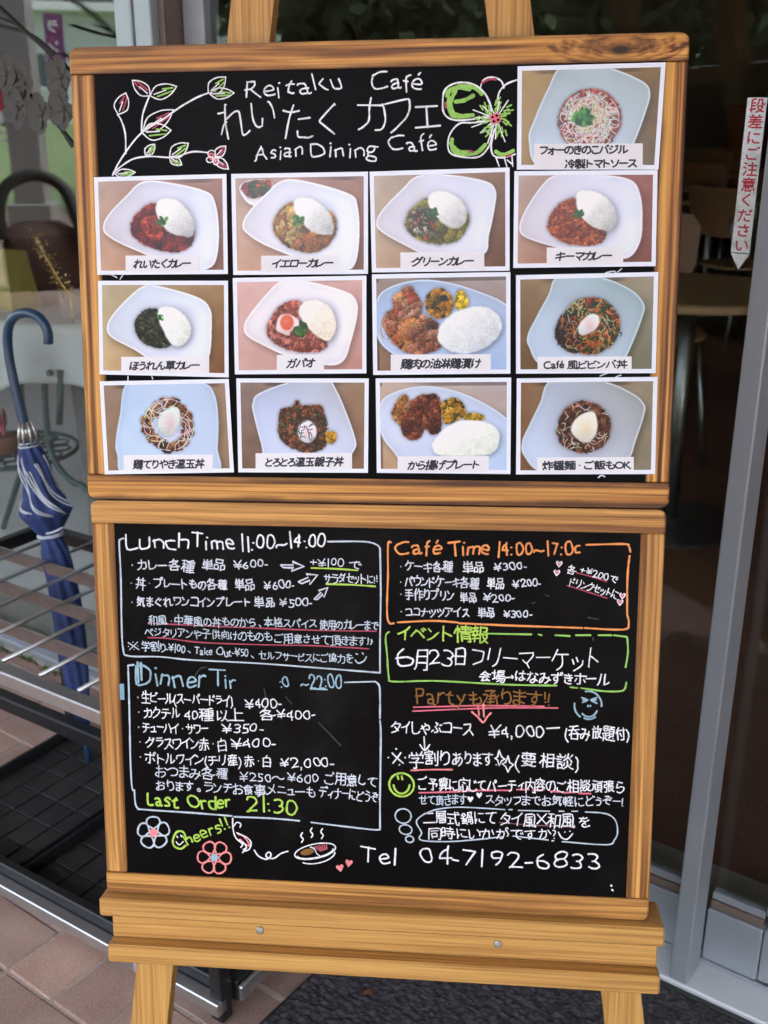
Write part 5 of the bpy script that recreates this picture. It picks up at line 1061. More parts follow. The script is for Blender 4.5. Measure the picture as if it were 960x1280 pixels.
def p_spi(p):
    curry(p, ((176, 168, 140), (150, 116, 74), (196, 170, 130), (120, 80, 48)), [(340, 50), (460, 55), (720, 130), (810, 210), (822, 340), (800, 560), (700, 620), (420, 600), (250, 510), (100, 430), (65, 355), (110, 260), (230, 130)], ((196, 206, 222), (218, 228, 248), (200, 208, 222), (224, 230, 248)),
          [(420, 200), (640, 210), (700, 340), (640, 480), (450, 520), (270, 420), (300, 250)], [(430, 215), (330, 235), (270, 310), (280, 400), (350, 480), (460, 502), (530, 470), (500, 380), (450, 280)],
          [(44, 50, 26), (34, 40, 22), (72, 78, 42), (96, 100, 64)], [(480, 205), (560, 212), (640, 280), (675, 360), (650, 440), (590, 485), (530, 470), (480, 390), (440, 290), (440, 225)], 150, rim=(232, 240, 252), ricec=(240, 244, 240), rd=(196, 204, 196))
    p.sprig(450, 280, 38, 10, ((60, 130, 50), (44, 104, 40)))
def p_gap(p):
    curry(p, ((206, 168, 162), (200, 160, 154), (196, 160, 152), (184, 140, 128)), [(350, 40), (520, 42), (800, 120), (880, 190), (885, 300), (840, 480), (790, 610), (680, 645), (420, 590), (200, 490), (90, 420), (76, 350), (120, 270), (240, 130)], ((222, 218, 222), (234, 234, 246), (222, 216, 224), (228, 228, 244)),
          [(420, 180), (700, 200), (760, 340), (690, 520), (420, 540), (240, 420), (290, 260)], [(490, 188), (400, 186), (310, 240), (250, 340), (245, 430), (330, 505), (460, 548), (600, 550), (670, 510), (660, 460), (560, 400), (470, 290)],
          [(160, 70, 50), (186, 100, 84), (140, 54, 36), (200, 130, 116), (150, 80, 50)], [(500, 200), (590, 180), (690, 230), (735, 340), (715, 430), (670, 470), (580, 420), (500, 320), (470, 260)], 110, ricec=(236, 230, 222), rd=(226, 212, 190), rim=(240, 238, 244))
    p.egg([(330, 290), (400, 275), (470, 320), (475, 370), (410, 400), (400, 430), (340, 410), (305, 380)], (232, 212, 214), (226, 196, 196))
    p.put(p.mask(ring(385, 335, 48, 56), 2), (212, 98, 70)); p.put(p.mask(ring(378, 322, 24, 28), 6)*.5, (230, 140, 110))
    p.sprig(480, 385, 78, 26, ((54, 96, 34), (40, 74, 28), (84, 124, 50)))
def plate(p, pts, c): p.dish(pts, c, rim=(206, 220, 240))
def p_chk(p):
    p.bg((150, 134, 126), (166, 154, 154), (140, 110, 88), (140, 116, 100))
    plate(p, [(40, 200), (120, 110), (300, 62), (480, 70), (700, 130), (930, 240), (1000, 420), (960, 640), (800, 690), (400, 690), (150, 560), (40, 430)], ((150, 172, 206), (176, 190, 214), (190, 206, 236), (160, 186, 224)))
    p.chunks([(150, 180), (260, 100), (330, 180), (350, 280), (440, 340), (460, 430), (470, 510), (340, 560), (240, 550), (170, 500), (110, 420), (95, 290), (160, 240)], [(176, 112, 78), (150, 80, 50), (196, 146, 116), (190, 84, 50), (206, 150, 90)], 46, hl=.14)
    for q in ([(180, 300), (260, 230), (345, 210), (340, 270), (240, 320)], [(260, 410), (340, 350), (440, 340), (455, 380), (340, 430), (270, 440)], [(300, 450), (400, 395), (460, 410), (450, 460), (340, 480)], [(240, 510), (340, 480), (470, 490), (440, 540), (300, 560)]):
        p.chunks(q, [(184, 136, 112), (164, 108, 84), (150, 92, 70)], 7, hl=.08, shadow=.6)
    p.noodles(180, 380, 20, 110, 26, 4, (190, 120, 60), .7)
    p.chunks(ring(470, 220, 98, 102), [(206, 144, 44), (190, 120, 36), (214, 160, 60), (60, 60, 30)], 55, hl=.08)
    p.put(p.mask(ring(500, 185, 24, 24), 2), (40, 56, 44))
    p.chunks([(590, 150), (630, 135), (665, 190), (650, 250), (600, 265), (575, 210)], [(214, 186, 40), (196, 166, 30)], 8, hl=0)
    p.rice([(470, 380), (560, 290), (700, 245), (820, 265), (890, 350), (870, 440), (780, 520), (650, 560), (540, 540), (460, 470)], (226, 230, 232), (190, 198, 206))
def p_bib(p):
    p.bg((140, 116, 86), (150, 142, 122), (112, 84, 58), (120, 122, 104))
    p.dish([(290, 20), (560, 35), (760, 120), (850, 220), (840, 310), (780, 480), (720, 600), (600, 700), (200, 640), (95, 500), (85, 420), (140, 300), (220, 150)], ((176, 196, 214), (140, 162, 166), (190, 206, 230), (176, 196, 212)), (196, 216, 220), inner=[(400, 130), (650, 200), (720, 350), (640, 520), (420, 560), (260, 440), (330, 230)])
    p.chunks(ring(500, 360, 195, 195), [(54, 74, 40), (180, 90, 36), (196, 110, 46), (150, 140, 90), (44, 60, 40), (180, 66, 40)], 120)
    p.chunks([(300, 300), (370, 290), (420, 400), (440, 500), (420, 545), (330, 520), (265, 430)], [(70, 50, 48), (90, 66, 58), (54, 38, 40), (110, 84, 70)], 70, shadow=.3)
    p.noodles(500, 370, 90, 190, 40, 3.4, (206, 120, 50), .8, .6); p.noodles(500, 370, 80, 190, 34, 3, (190, 184, 140), .8, .8); p.noodles(520, 370, 90, 185, 30, 3.5, (44, 66, 40), .8, .6)
    p.egg([(440, 330), (500, 280), (550, 290), (560, 340), (530, 390), (450, 425), (418, 390)], (222, 226, 226), (220, 190, 196))
def p_ter(p):
    p.bg((150, 128, 112), (160, 134, 112), (140, 112, 88), (150, 124, 100))
    p.dish([(230, 20), (560, 25), (780, 45), (850, 120), (868, 280), (850, 500), (810, 700), (190, 700), (115, 540), (110, 440), (150, 260)], ((176, 200, 228), (182, 198, 224), (186, 206, 232), (184, 202, 228)), (190, 212, 236))
    for i in range(15):
        a = i*2*math.pi/15; r = 140+(i*37 % 30); p.chunks(ring(505+r*math.cos(a), 335+r*math.sin(a), 46, 40), [(166, 116, 84), (134, 84, 58), (190, 150, 122), (70, 40, 34)], 8, hl=.1, shadow=.35)
    p.egg([(470, 250), (540, 205), (590, 230), (580, 330), (540, 400), (480, 412), (430, 360), (430, 300)], (214, 220, 216), (214, 190, 198))
    p.noodles(505, 335, 95, 175, 44, 2.4, (222, 220, 222), .85, 1.8)
def p_oya(p):
    p.bg((140, 122, 116), (150, 122, 100), (116, 92, 78), (130, 100, 80))
    p.dish([(160, 120), (330, 50), (480, 20), (660, 20), (720, 90), (790, 250), (855, 440), (850, 520), (760, 620), (560, 700), (240, 690), (180, 480), (125, 250), (125, 180)], ((176, 190, 220), (176, 178, 186), (196, 208, 240), (204, 214, 240)), (214, 224, 242))
    p.chunks([(320, 230), (400, 210), (440, 160), (480, 200), (600, 200), (640, 270), (650, 380), (640, 500), (540, 540), (420, 520), (340, 470), (300, 380), (310, 300)], [(140, 80, 52), (160, 98, 64), (110, 62, 44), (70, 46, 36), (90, 90, 60)], 130)
    p.chunks(ring(680, 430, 42, 48), [(206, 160, 40), (186, 136, 30)], 8)
    p.noodles(510, 380, 40, 150, 60, 2.4, (36, 48, 42), .85, .5)
    p.egg(ring(512, 390, 68, 82), (222, 222, 232), (224, 196, 204))
    p.noodles(512, 390, 5, 75, 16, 2.2, (36, 52, 48), .9, .5)
def p_kar(p):
    p.bg((190, 170, 156), (178, 168, 170), (176, 146, 116), (150, 128, 106))
    plate(p, [(40, 200), (130, 120), (320, 75), (520, 95), (740, 180), (940, 320), (1000, 500), (950, 660), (700, 700), (250, 640), (120, 530), (40, 400)], ((196, 206, 228), (186, 198, 222), (202, 210, 232), (176, 200, 232)))
    p.chunks([(130, 230), (190, 140), (240, 150), (230, 260), (200, 360), (150, 330), (120, 270)], [(176, 116, 64), (150, 90, 48), (196, 146, 90)], 34)
    p.chunks([(250, 180), (340, 135), (430, 130), (470, 200), (470, 300), (460, 390), (400, 420), (360, 380), (320, 440), (250, 455), (190, 400), (200, 300), (235, 230)], [(110, 54, 36), (140, 72, 46), (84, 40, 30), (160, 92, 66)], 60, hl=.14)
    p.chunks([(470, 200), (540, 155), (610, 180), (640, 250), (600, 310), (500, 345), (470, 290)], [(206, 154, 44), (180, 124, 36), (60, 64, 34), (210, 170, 66)], 46)
    p.chunks([(630, 270), (700, 262), (765, 290), (750, 318), (640, 312)], [(214, 180, 60), (196, 158, 40)], 10, hl=0)
    p.rice([(420, 460), (500, 370), (620, 318), (760, 325), (850, 370), (875, 440), (850, 520), (780, 560), (600, 570), (440, 560), (405, 500)], (234, 238, 232), (206, 214, 206))
def p_zha(p):
    p.bg((134, 104, 78), (150, 140, 120), (120, 84, 56), (130, 124, 104))
    p.dish([(240, 20), (560, 30), (760, 110), (850, 190), (850, 270), (800, 440), (760, 560), (640, 680), (200, 660), (60, 540), (45, 440), (90, 330), (160, 180)], ((178, 192, 216), (150, 154, 150), (194, 210, 236), (178, 184, 196)), (200, 212, 220), inner=[(380, 140), (620, 200), (690, 340), (600, 520), (380, 560), (250, 430), (280, 240)])
    p.chunks([(340, 210), (440, 165), (540, 190), (620, 270), (632, 370), (590, 470), (480, 520), (370, 500), (290, 430), (282, 320)], [(96, 56, 42), (120, 72, 52), (74, 42, 34), (140, 90, 66)], 150)
    p.noodles(455, 350, 100, 175, 46, 2.2, (206, 200, 190), .85, .6)
    p.egg([(450, 250), (520, 240), (545, 310), (535, 400), (480, 450), (420, 430), (370, 370), (390, 300)], (226, 226, 216), (222, 210, 180))

M_paper = plain('photo_paper', srgb(226, 232, 246), .3, var=.01)
M_strip = plain('caption_paper', srgb(226, 226, 232), .55, var=.02)
CARDS = [
 ('bowl of noodles under white cream and basil, topmost photo at the right', (644, 78, 190), (38, 40, 920, 665), [(647, 83), (832, 78), (823, 212), (646, 212)], (118, 512, 805, 672), [('フォーのきのこバジル', 158, 708, 575, 56, 0), ('冷製トマトソース', 318, 765, 662, 56, 0)], p_pho),
 ('deep red curry with rice and parsley in a white bowl', (115, 214, 175), (38, 48, 900, 680), [(117.5, 221.7), (283, 217.5), (285, 342.5), (121.7, 343.7)], (232, 576, 735, 690), [('れいたくカレー', 292, 676, 660, 62, .28)], p_red),
 ('yellow curry with potato, rice and a small salad bowl', (287, 212, 175), (40, 55, 922, 690), [(289, 217.5), (460, 214.6), (460, 342.5), (291.7, 343.7)], (217, 588, 758, 700), [('イエローカレー', 295, 708, 668, 62, .28)], p_yel),
 ('olive green curry with rice in a white bowl', (461, 208, 179), (36, 42, 920, 680), [(462, 214.6), (637, 209.4), (637, 338.4), (465, 340.6)], (212, 574, 774, 690), [('グリーンカレー', 290, 700, 662, 62, .28)], p_grn),
 ('orange minced meat curry with rice, below the noodle photo', (639, 208, 187), (38, 38, 905, 625), [(643, 214), (822, 212.6), (819.6, 332.7), (641.5, 335)], (228, 518, 718, 632), [('キーマカレー', 288, 642, 600, 60, .28)], p_kee),
 ('dark green spinach curry with rice', (120, 346, 170), (36, 46, 912, 676), [(122.5, 351), (285, 351), (286, 471.7), (124.6, 468)], (180, 562, 800, 684), [('ほうれん草カレー', 245, 730, 652, 62, .22)], p_spi),
 ('red minced meat, halved egg and rice on a pink ground', (289, 342, 173), (32, 44, 922, 676), [(291, 347.5), (458, 344.6), (458, 466.7), (293.7, 468)], (318, 562, 645, 680), [('ガパオ', 392, 578, 648, 64, .28)], p_gap),
 ('oval plate of sliced chicken, yellow pumpkin ball and rice', (463, 338, 178), (40, 48, 922, 672), [(465, 343), (638, 340), (638, 467), (466.5, 468.7)], (138, 564, 812, 680), [('鶏肉の油淋鶏漬け', 212, 740, 655, 64, .22)], p_chk),
 ('bowl of bright shredded vegetables, dark minced meat and egg', (643, 338, 183), (38, 40, 910, 655), [(645, 344), (823, 340), (819.6, 466.5), (645, 467)], (152, 564, 768, 664), [('Café', 196, 322, 642, 60, 0), ('風ビビンバ丼', 350, 738, 640, 54, 0)], p_bib),
 ('chicken pieces ringed round an egg under white sauce threads, bottom left', (122, 470, 172), (44, 48, 930, 655), [(124.6, 476.7), (286, 473.7), (292.5, 590.4), (131, 593)], (184, 548, 805, 662), [('鶏てりやき温玉丼', 255, 745, 640, 62, .22)], p_ter),
 ('brown chicken bowl with seaweed striped egg and yellow pickle', (293, 468, 171), (40, 38, 918, 660), [(295.4, 473), (461, 473), (460, 591), (298, 590.4)], (150, 550, 826, 668), [('とろとろ温玉親子丼', 222, 765, 640, 62, .22)], p_oya),
 ('dark fried chicken beside pumpkin salad and a white rice mound', (467, 468, 174), (40, 48, 925, 668), [(469.6, 473), (639, 472), (638, 592.5), (471, 591)], (166, 562, 795, 676), [('から揚げプレート', 240, 732, 650, 62, .22)], p_kar),
 ('brown meat sauce noodles topped with a white egg, bottom right', (643, 468, 182), (36, 38, 905, 640), [(646, 473), (822, 471), (818.7, 592.5), (645, 593)], (150, 544, 786, 652), [('炸醤麺・ご飯もOK', 188, 765, 622, 56, 0)], p_zha),
]
OFF = .0008
for ci, (lab, (cx0, cy0, cw), pr, cor, strip, caps, fn) in enumerate(CARDS):
    k = cw/960; toP = lambda x, y: (cx0+x*k, cy0+y*k)
    lift = OFF+.00035*(1 if ci == 0 else 0)+.00002*ci
    Q = [onboard(x, y, lift) for x, y in cor]              # tl tr br bl
    cen = np.mean(Q, 0)
    root = thing('menu_photo', 'printed photo of '+lab, 'menu photo', MB @ Matrix.Translation((float(cen[0]), -lift, float(cen[1]))), 'dish photographs taped on the upper board')
    poly = [Q[3], Q[2], Q[1], Q[0]]
    mesh('photo_border', prism(poly, -lift-.0004, -lift+.00005, 1), M_paper, root, MB)
    qa, qb, qc, qd = [np.array(q) for q in Q]
    b_ = .0042
    def inset(p, dx, dz): return np.array((p[0]+dx, p[1]+dz))
    R4 = [inset(qa, b_, -b_), inset(qb, -b_, -b_), inset(qc, -b_, b_), inset(qd, b_, b_)]
    G = 6; V = []; UV = []
    for j in range(G+1):
        for i in range(G+1):
            u_, v_ = i/G, j/G
            p = (R4[3]*(1-u_)+R4[2]*u_)*(1-v_)+(R4[0]*(1-u_)+R4[1]*u_)*v_
            V.append((float(p[0]), -lift-.00052, float(p[1]))); UV.append((u_, v_))
    F = [(j*(G+1)+i, j*(G+1)+i+1, (j+1)*(G+1)+i+1, (j+1)*(G+1)+i) for j in range(G) for i in range(G)]
    P_ = Pic(pr, ci+1); fn(P_)
    img = P_.done('dish_%d' % ci)
    t = NT('dish_print_%d' % ci); ti = t.n('TexImage'); ti.image = img
    t.l(ti.outputs['Color'], t.p.inputs['Base Color']); t.set(Roughness=.24); t.p.inputs['Specular IOR Level'].default_value = .4
    o = mesh('picture', (V, F), t.m, root, MB)
    ul = o.data.uv_layers.new(name='UVMap')
    for lp in o.data.loops: ul.data[lp.index].uv = UV[lp.vertex_index]
    x0, y0, x1, y1 = strip
    S4 = [onboard(*toP(x, y), lift) for x, y in ((x0, y1), (x1, y1-2), (x1, y0), (x0, y0+3))]
    mesh('caption_strip', prism(S4, -lift-.00085, -lift-.00053, 1), M_strip, root, MB)
    for tx, a0, a1, yb, em, sh in caps:
        (xa, ya), (xb, yb2) = toP(a0, yb+4), toP(a1, yb-2)
        write(tx, xa, ya, xb, yb2, em*k*1.16, (1.95 if em > 55 else 1.7)*PX, INK['print'], root, surf=lift+.00085, hand=0, shear=sh, name='caption_lettering', gap=.10, lift=.00006, mono=False)

# ------------------------------------------------------------------ easel
ez = thing('display_easel', 'honey coloured wooden display easel with a deep bottom ledge, holding both boards', 'easel', at(0.0, 0.95, 0))
def leg_geo(a0, sl, u0, u1, y0, y1, w):
    c = lambda up: a0+(up-.457)*sl
    P = [(c(u0)-w/2, u0), (c(u0)+w/2, u0), (c(u1)+w/2, u1), (c(u1)-w/2, u1)]
    return prism(P, y0, y1, 1, .002)
mesh('leg', leg_geo(-.124, .128, -.8285, .660, .0205, .044, .043), M_ea_v, ez, MB)
mesh('leg', leg_geo(.135, -.1402, -.8385, .660, .0205, .044, .043), M_ea_v, ez, MB)
mesh('crossbar', bev(-.15, .16, .0445, .064, .585, .625, .002), M_ea_h, ez, MB)
mesh('crossbar', bev(-.20, .21, .0445, .064, .30, .34, .002), M_ea_h, ez, MB)
mesh('ledge', bev(-.302, .3135, -.0135, .045, -.4665, -.4452, .0022), M_ea_h, ez, MB)
mesh('ledge_front', bev(-.2975, .311, .014, .0200, -.5065, -.4670, .001), M_ea_h, ez, MB)
mesh('ledge_moulding', bev(-.2988, .3128, -.003, .0198, -.5285, -.5070, .0022), M_ea_h, ez, MB)
M_screw = plain('dull_screw', (.42, .42, .40), .45, .85)
for x, z in (onboard(325, 1163, -.0135), onboard(622, 1180, -.0135)):
    V, F = lathe([(.0001, -.0022), (.0028, -.0021), (.0044, -.001), (.0046, .003)], 14)
    V = [(x+a, .0132+c, z+b_) for a, b_, c in V]
    mesh('screw', (V, F), M_screw, ez, MB)
# rear prop, from the crossbar down to the paving
top_ = MB @ Vector((.005, .078, .345)); foot = Vector((.045, 1.395, 0))
def beam(a, b_, w, d, ref=(1, 0, 0)):
    a, b_ = np.array(a, float), np.array(b_, float); t = b_-a; L = np.linalg.norm(t); t /= L
    x = np.array(ref, float); x -= t*(x@t); x /= np.linalg.norm(x); y = np.cross(t, x)
    M = mat_from(x, y, t, a)
    return bev(-w/2, w/2, -d/2, d/2, 0, L, min(.002, w*.2, d*.2)), M
g, M_ = beam(foot, top_, .04, .02); mesh('leg', g, M_ea_v, ez, M_)

# ------------------------------------------------------------------ umbrella stand
M_steel = plain('brushed_steel', (.58, .59, .60), .36, .95, var=.06, scale=60)
M_bronze = plain('dull_steel', (.30, .27, .25), .38, .85, var=.1, scale=50)
M_blackmetal = plain('black_metal', (.016, .016, .018), .38, .2)
M_tray = NT('black_plastic_tray')
v = M_tray.coords((1, 1, 1)); f_ = M_tray.noise(v, 14, 6, .7); f2 = M_tray.noise(v, 90, 4)
M_tray.l(M_tray.mix(M_tray.ramp(f_, [(.42, (0, 0, 0, 1)), (.75, (.5, .5, .5, 1))]), (.012, .012, .013, 1), M_tray.ramp(f2, [(.3, (.03, .027, .022, 1)), (.8, (.07, .062, .05, 1))])), M_tray.p.inputs['Base Color'])
M_tray.set(Roughness=.6); M_tray = M_tray.m
MS = MF @ Matrix.Translation((-.475, -.425, 0)) @ Matrix.Rotation(math.radians(3.0), 4, 'Z')
SW, SD, SH = .80, .42, .442
sd_ = thing('umbrella_stand', 'low steel umbrella stand with a wire grid top and black drip trays', 'umbrella stand', MS)
for x in (-SW+.028, 0):
    for y in (0, SD): mesh('leg', bev(x-.011, x+.011, y-.011, y+.011, 0, SH-.004, .002), M_blackmetal, sd_, MS)
mesh('top_rail', bev(-SW-.011, .011, -.0135, .011, SH-.022, SH, .002), M_steel, sd_, MS)
mesh('top_rail', bev(-SW-.011, .011, SD-.011, SD+.012, SH-.024, SH, .002), M_blackmetal, sd_, MS)
mesh('side_rail', bev(-SW-.012, -SW+.006, .0115, SD-.0115, SH-.026, SH-.001, .002), M_blackmetal, sd_, MS)
mesh('side_rail', bev(-.006, .012, .0115, SD-.0115, SH-.026, SH-.001, .002), M_blackmetal, sd_, MS)
for y in (.105, .205, .305): mesh('flat_bar', bev(-SW+.006, -.006, y-.0025, y+.0025, SH-.027, SH-.003, .0008), M_bronze, sd_, MS)
for k in range(9): mesh('wire_rod', tube([(-.083-.08*k, .011, SH-.0005), (-.083-.08*k, SD-.011, SH-.0005)], .0034, 8), M_steel, sd_, MS, smooth=True)
mesh('middle_rail', bev(-SW+.006, -.006, .235, .262, .135, .165, .003), M_blackmetal, sd_, MS)
mesh('bottom_rail', bev(-SW-.011, .011, -.020, .000, .018, .040, .0014), M_steel, sd_, MS)
mesh('bottom_rail', bev(-SW-.009, .009, .0005, .016, .020, .060, .002), M_blackmetal, sd_, MS)
mesh('bottom_side_rail', bev(.0005, .016, .0165, SD-.0115, .020, .055, .002), M_blackmetal, sd_, MS)
mesh('bottom_trim', bev(.0165, .024, .0165, SD-.0115, .024, .050, .002), M_steel, sd_, MS)
mesh('info_sticker', bev(-.150, -.070, -.0215, -.0204, .020, .036, .0003), plain('grey_sticker', srgb(150, 146, 152), .5), sd_, MS)
tx = [-.732, -.462, -.226, -.004]
for a, b_ in zip(tx, tx[1:]):
    a += .004; b_ -= .002; y0, y1 = .018, SD-.03
    tr = mesh('drip_tray', join(box(a, b_, y0, y1, .004, .012)), M_tray, sd_, MS)
    for g in (bev(a, b_, y0, y0+.008, .0122, .036, .002), bev(a, b_, y1-.008, y1, .0122, .036, .002), bev(a, a+.008, y0+.0083, y1-.0083, .0122, .036, .002), bev(b_-.008, b_, y0+.0083, y1-.0083, .0122, .036, .002)):
        mesh('tray_rim', g, M_blackmetal, tr, MS)
    n = max(2, round((b_-a-.02)/.052)); dx = (b_-a-.02)/n; dy = (y1-y0-.02)/6
    for i in range(n):
        for j in range(6):
            x0_ = a+.01+i*dx; yj = y0+.01+j*dy
            mesh('tray_panel', bev(x0_+.0016, x0_+dx-.0016, yj+.0016, yj+dy-.0016, .0121, .0152+((i*5+j*3) % 4)*.0003, .001), M_tray, tr, MS)

# ------------------------------------------------------------------ furled umbrella
M_navy = NT('navy_fabric'); v = M_navy.coords((1, 1, 1)); f_ = M_navy.noise(v, 60, 4)
M_navy.l(M_navy.ramp(f_, [(.3, srgb(28, 44, 88)), (.7, srgb(46, 68, 124))]), M_navy.p.inputs['Base Color']); M_navy.set(Roughness=.7); M_navy = M_navy.m
M_handle = plain('blue_plastic', srgb(34, 64, 92), .25, 0, var=.05)
M_whitecord = plain('white_piping', srgb(196, 204, 214), .7)
M_rib = plain('pale_steel', (.6, .6, .58), .3, .9)
TU = -.13
W3 = lambda px, py, t=TU: np.array(MF @ Vector(fac(px, py, t)))
tipP = W3(111, 957)
um = thing('furled_umbrella', 'furled navy umbrella with white edging and a curved blue handle', 'umbrella', at(*tipP))
hk = [W3(*p) for p in ((60.5, 429), (60, 417), (56, 406), (50, 398), (42, 393), (33, 391), (24, 392.5), (16, 398), (11, 408), (9.5, 424), (12, 450), (19, 484), (27, 518), (33, 545))]
mesh('handle', tube(smoothpath(hk, 4), .0082, 12), M_handle, um, smooth=True)
AX = [(35, 553, 10), (39, 566, 14), (44, 585, 17), (50, 612, 20), (55, 630, 27), (57, 640, 29), (60, 652, 22), (63, 668, 13), (65, 677, 13), (70, 695, 17), (80, 740, 17.5), (88, 790, 17.5), (95, 840, 15), (101, 885, 11), (104, 905, 8), (106, 915, 5)]
axp = smoothpath([np.array((*W3(a, b_), c)) for a, b_, c in AX], 5)
NU = 48; V = []; m = len(axp); axd = axp[-1][:3]-axp[0][:3]; axd /= np.linalg.norm(axd)
e1 = U.copy(); e1 -= axd*(e1@axd); e1 /= np.linalg.norm(e1); e2 = np.cross(axd, e1)
KP = .00142
def upt(i, th, lift=0.0):
    p = axp[i]; s_ = i/(m-1); r = p[3]*KP
    tw = 2.3*s_
    ph = (th*8+tw*8)
    fold = .13*math.cos(ph)+.05*math.cos(ph*.5+1.3)
    q = min(1, abs(i-m*.47)/(m*.05))
    r = r*(1+fold*(.35+.65*q))+lift
    return p[:3]+e1*r*math.cos(th)+e2*r*math.sin(th)
for i in range(m):
    for k in range(NU): V.append(upt(i, 2*math.pi*k/NU))
F = [(i*NU+k, i*NU+(k+1) % NU, (i+1)*NU+(k+1) % NU, (i+1)*NU+k) for i in range(m-1) for k in range(NU)]
F += [tuple(range(NU))[::-1], tuple((m-1)*NU+k for k in range(NU))]
cn = mesh('canopy', (V, F), M_navy, um, smooth=True)
for j, (th0, dth, i0, i1) in enumerate(((2.2, 2.6, 3, 22), (2.35, 2.6, 3, 22.5), (3.4, 2.4, 2, 25), (3.56, 2.4, 2, 25.5), (4.5, 2.2, 6, 27), (4.66, 2.2, 6, 27), (1.2, 2.2, 3, 18), (1.34, 2.2, 3, 18), (5.7, 1.6, 8, 27), (5.86, 1.6, 8, 27), (.2, 1.8, 6, 26), (.36, 1.8, 6, 26), (5.1, 1.5, 10, 27), (5.26, 1.5, 10, 27))):
    P = []
    for q in range(70):
        s_ = q/69; fi = i0+(i1-i0)*s_; i = min(int(fi), m-2); a_ = -(th0+dth*s_)
        P.append(upt(i, a_, .0018)*(1-fi+i)+upt(i+1, a_, .0018)*(fi-i))
    mesh('edge_piping', tube(P, .0013, 6), M_whitecord, cn, smooth=True)
for i in (0, 2): mesh('tie_band', tube([upt(i, 2*math.pi*k/20, .0015) for k in range(20)], .0016, 6, True), M_whitecord, cn, smooth=True)
mesh('tie_strap', tube([upt(35+(k % 2)*0, 2*math.pi*k/20, .002) for k in range(20)], .0034, 6, True), M_whitecord, cn, smooth=True)
mesh('tie_strap', tube([W3(58, 667, TU-.03), W3(64, 666, TU-.032), W3(72, 663, TU-.028), W3(79, 659, TU-.02)], .0018, 6), M_whitecord, cn, smooth=True)
for k in range(8):
    th = 2*math.pi*k/8+.3; o_ = (e1*math.cos(th)+e2*math.sin(th))
    a = W3(32, 527)+o_*.010; b_ = W3(36, 556)+o_*.017
    mesh('rib_end', tube([a, (a+b_)/2+o_*.002, b_], .0022, 6), M_rib, um, smooth=True)
mesh('runner', tube([W3(31, 530), W3(34, 548)], [.0085, .0125], 12), M_rib, um, smooth=True)
mesh('ferrule', tube([W3(105, 910), W3(108, 930), tipP+np.array((0, 0, .003)), tipP+np.array((0, 0, .0005))], [.0062, .0055, .005, .003], 10), M_handle, um, smooth=True)

# ------------------------------------------------------------------ paving: bricks laid in basketweave
def rough_mat(name, c0, c1, c2, rough=.85):
    t = NT(name); v = t.coords((1, 1, 1)); vc = t.coords((1, 1, 1), rnd=False)
    a = t.noise(vc, 260, 4, .7); b_ = t.noise(vc, 7, 4, .6)
    col = t.mix(.5, t.ramp(a, [(.32, c0), (.5, c1), (.68, c2)]), t.ramp(b_, [(.3, c0), (.7, c2)]))
    oi = t.n('ObjectInfo'); rmp = t.ramp(oi.outputs['Random'], [(0, (.86, .86, .88, 1)), (1, (1.1, 1.05, 1.02, 1))])
    t.l(t.mix(1.0, col, rmp, 'MULTIPLY'), t.p.inputs['Base Color'])
    t.set(Roughness=rough); t.bump(a, .5, .0012)
    return t.m
M_brick = rough_mat('paver_clay', srgb(136, 108, 96), srgb(166, 136, 122), srgb(192, 166, 150))
M_sand = rough_mat('joint_sand', srgb(124, 108, 100), srgb(160, 146, 136), srgb(196, 186, 176))
pv = mesh('pavement', join(box(-2.6, 1.3, -2.1, .098, -.09, -.0026)), M_sand, None, MF, kind='structure')
proto = None; nb = 0
import itertools
CS, CT = -.796, -.551
bm_data = []
def brick_mesh(seed):
    rnd = random.Random(seed); V, F = bev(-.0478, .0478, -.0978, .0978, -.05, 0, .0030)
    V = [(x+rnd.uniform(-.0006, .0006), y+rnd.uniform(-.0006, .0006), z+rnd.uniform(-.0005, .0004)) for x, y, z in V]
    me = bpy.data.meshes.new('brick'); me.from_pydata(V, [], F); me.materials.append(M_brick); return me
BM_ = [brick_mesh(i) for i in range(4)]
rb = random.Random(5)
for i in range(-8, 5):
    for j in range(-3, 4):
        for h in (0, 1):
            if (i+j) % 2 == 0: cx, cy, rz = CS+i*.2+.05+h*.1, CT+j*.2+.1, 0
            else: cx, cy, rz = CS+i*.2+.1, CT+j*.2+.05+h*.1, math.pi/2
            if cy > .045: continue
            if cx > -.2 and cy > -1.1: continue              # under the mat
            o = bpy.data.objects.new('brick', BM_[rb.randrange(4)]); COL.objects.link(o); o.parent = pv
            o.matrix_basis = Matrix.Translation((cx, cy, rb.uniform(-.0014, .0006))) @ Matrix.Rotation(rz+rb.uniform(-.008, .008)+math.pi*rb.randrange(2), 4, 'Z')
            nb += 1
# ground beyond the built bricks
def ring_sheet(inner, outer, z):
    (a, b_, c, d), (A, B, C_, D) = inner, outer
    V = [(a, c, z), (b_, c, z), (b_, d, z), (a, d, z), (A, C_, z), (B, C_, z), (B, D, z), (A, D, z)]
    return V, [(4, 5, 1, 0), (5, 6, 2, 1), (6, 7, 3, 2), (7, 4, 0, 3)]
tg = NT('paved_ground'); v = tg.coords((1, 1, 1), rnd=False)
bt = tg.n('TexBrick'); bt.inputs['Scale'].default_value = 5; bt.inputs['Color1'].default_value = srgb(150, 122, 112); bt.inputs['Color2'].default_value = srgb(136, 108, 100); bt.inputs['Mortar'].default_value = srgb(120, 108, 100)
tg.l(v, bt.inputs['Vector']); tg.l(bt.outputs['Color'], tg.p.inputs['Base Color']); tg.set(Roughness=.9)
mesh('paved_ground', ring_sheet((-2.396, .604, -1.151, .049), (-14, 9, -14, .098), -.002), tg.m, None, MF, kind='structure')

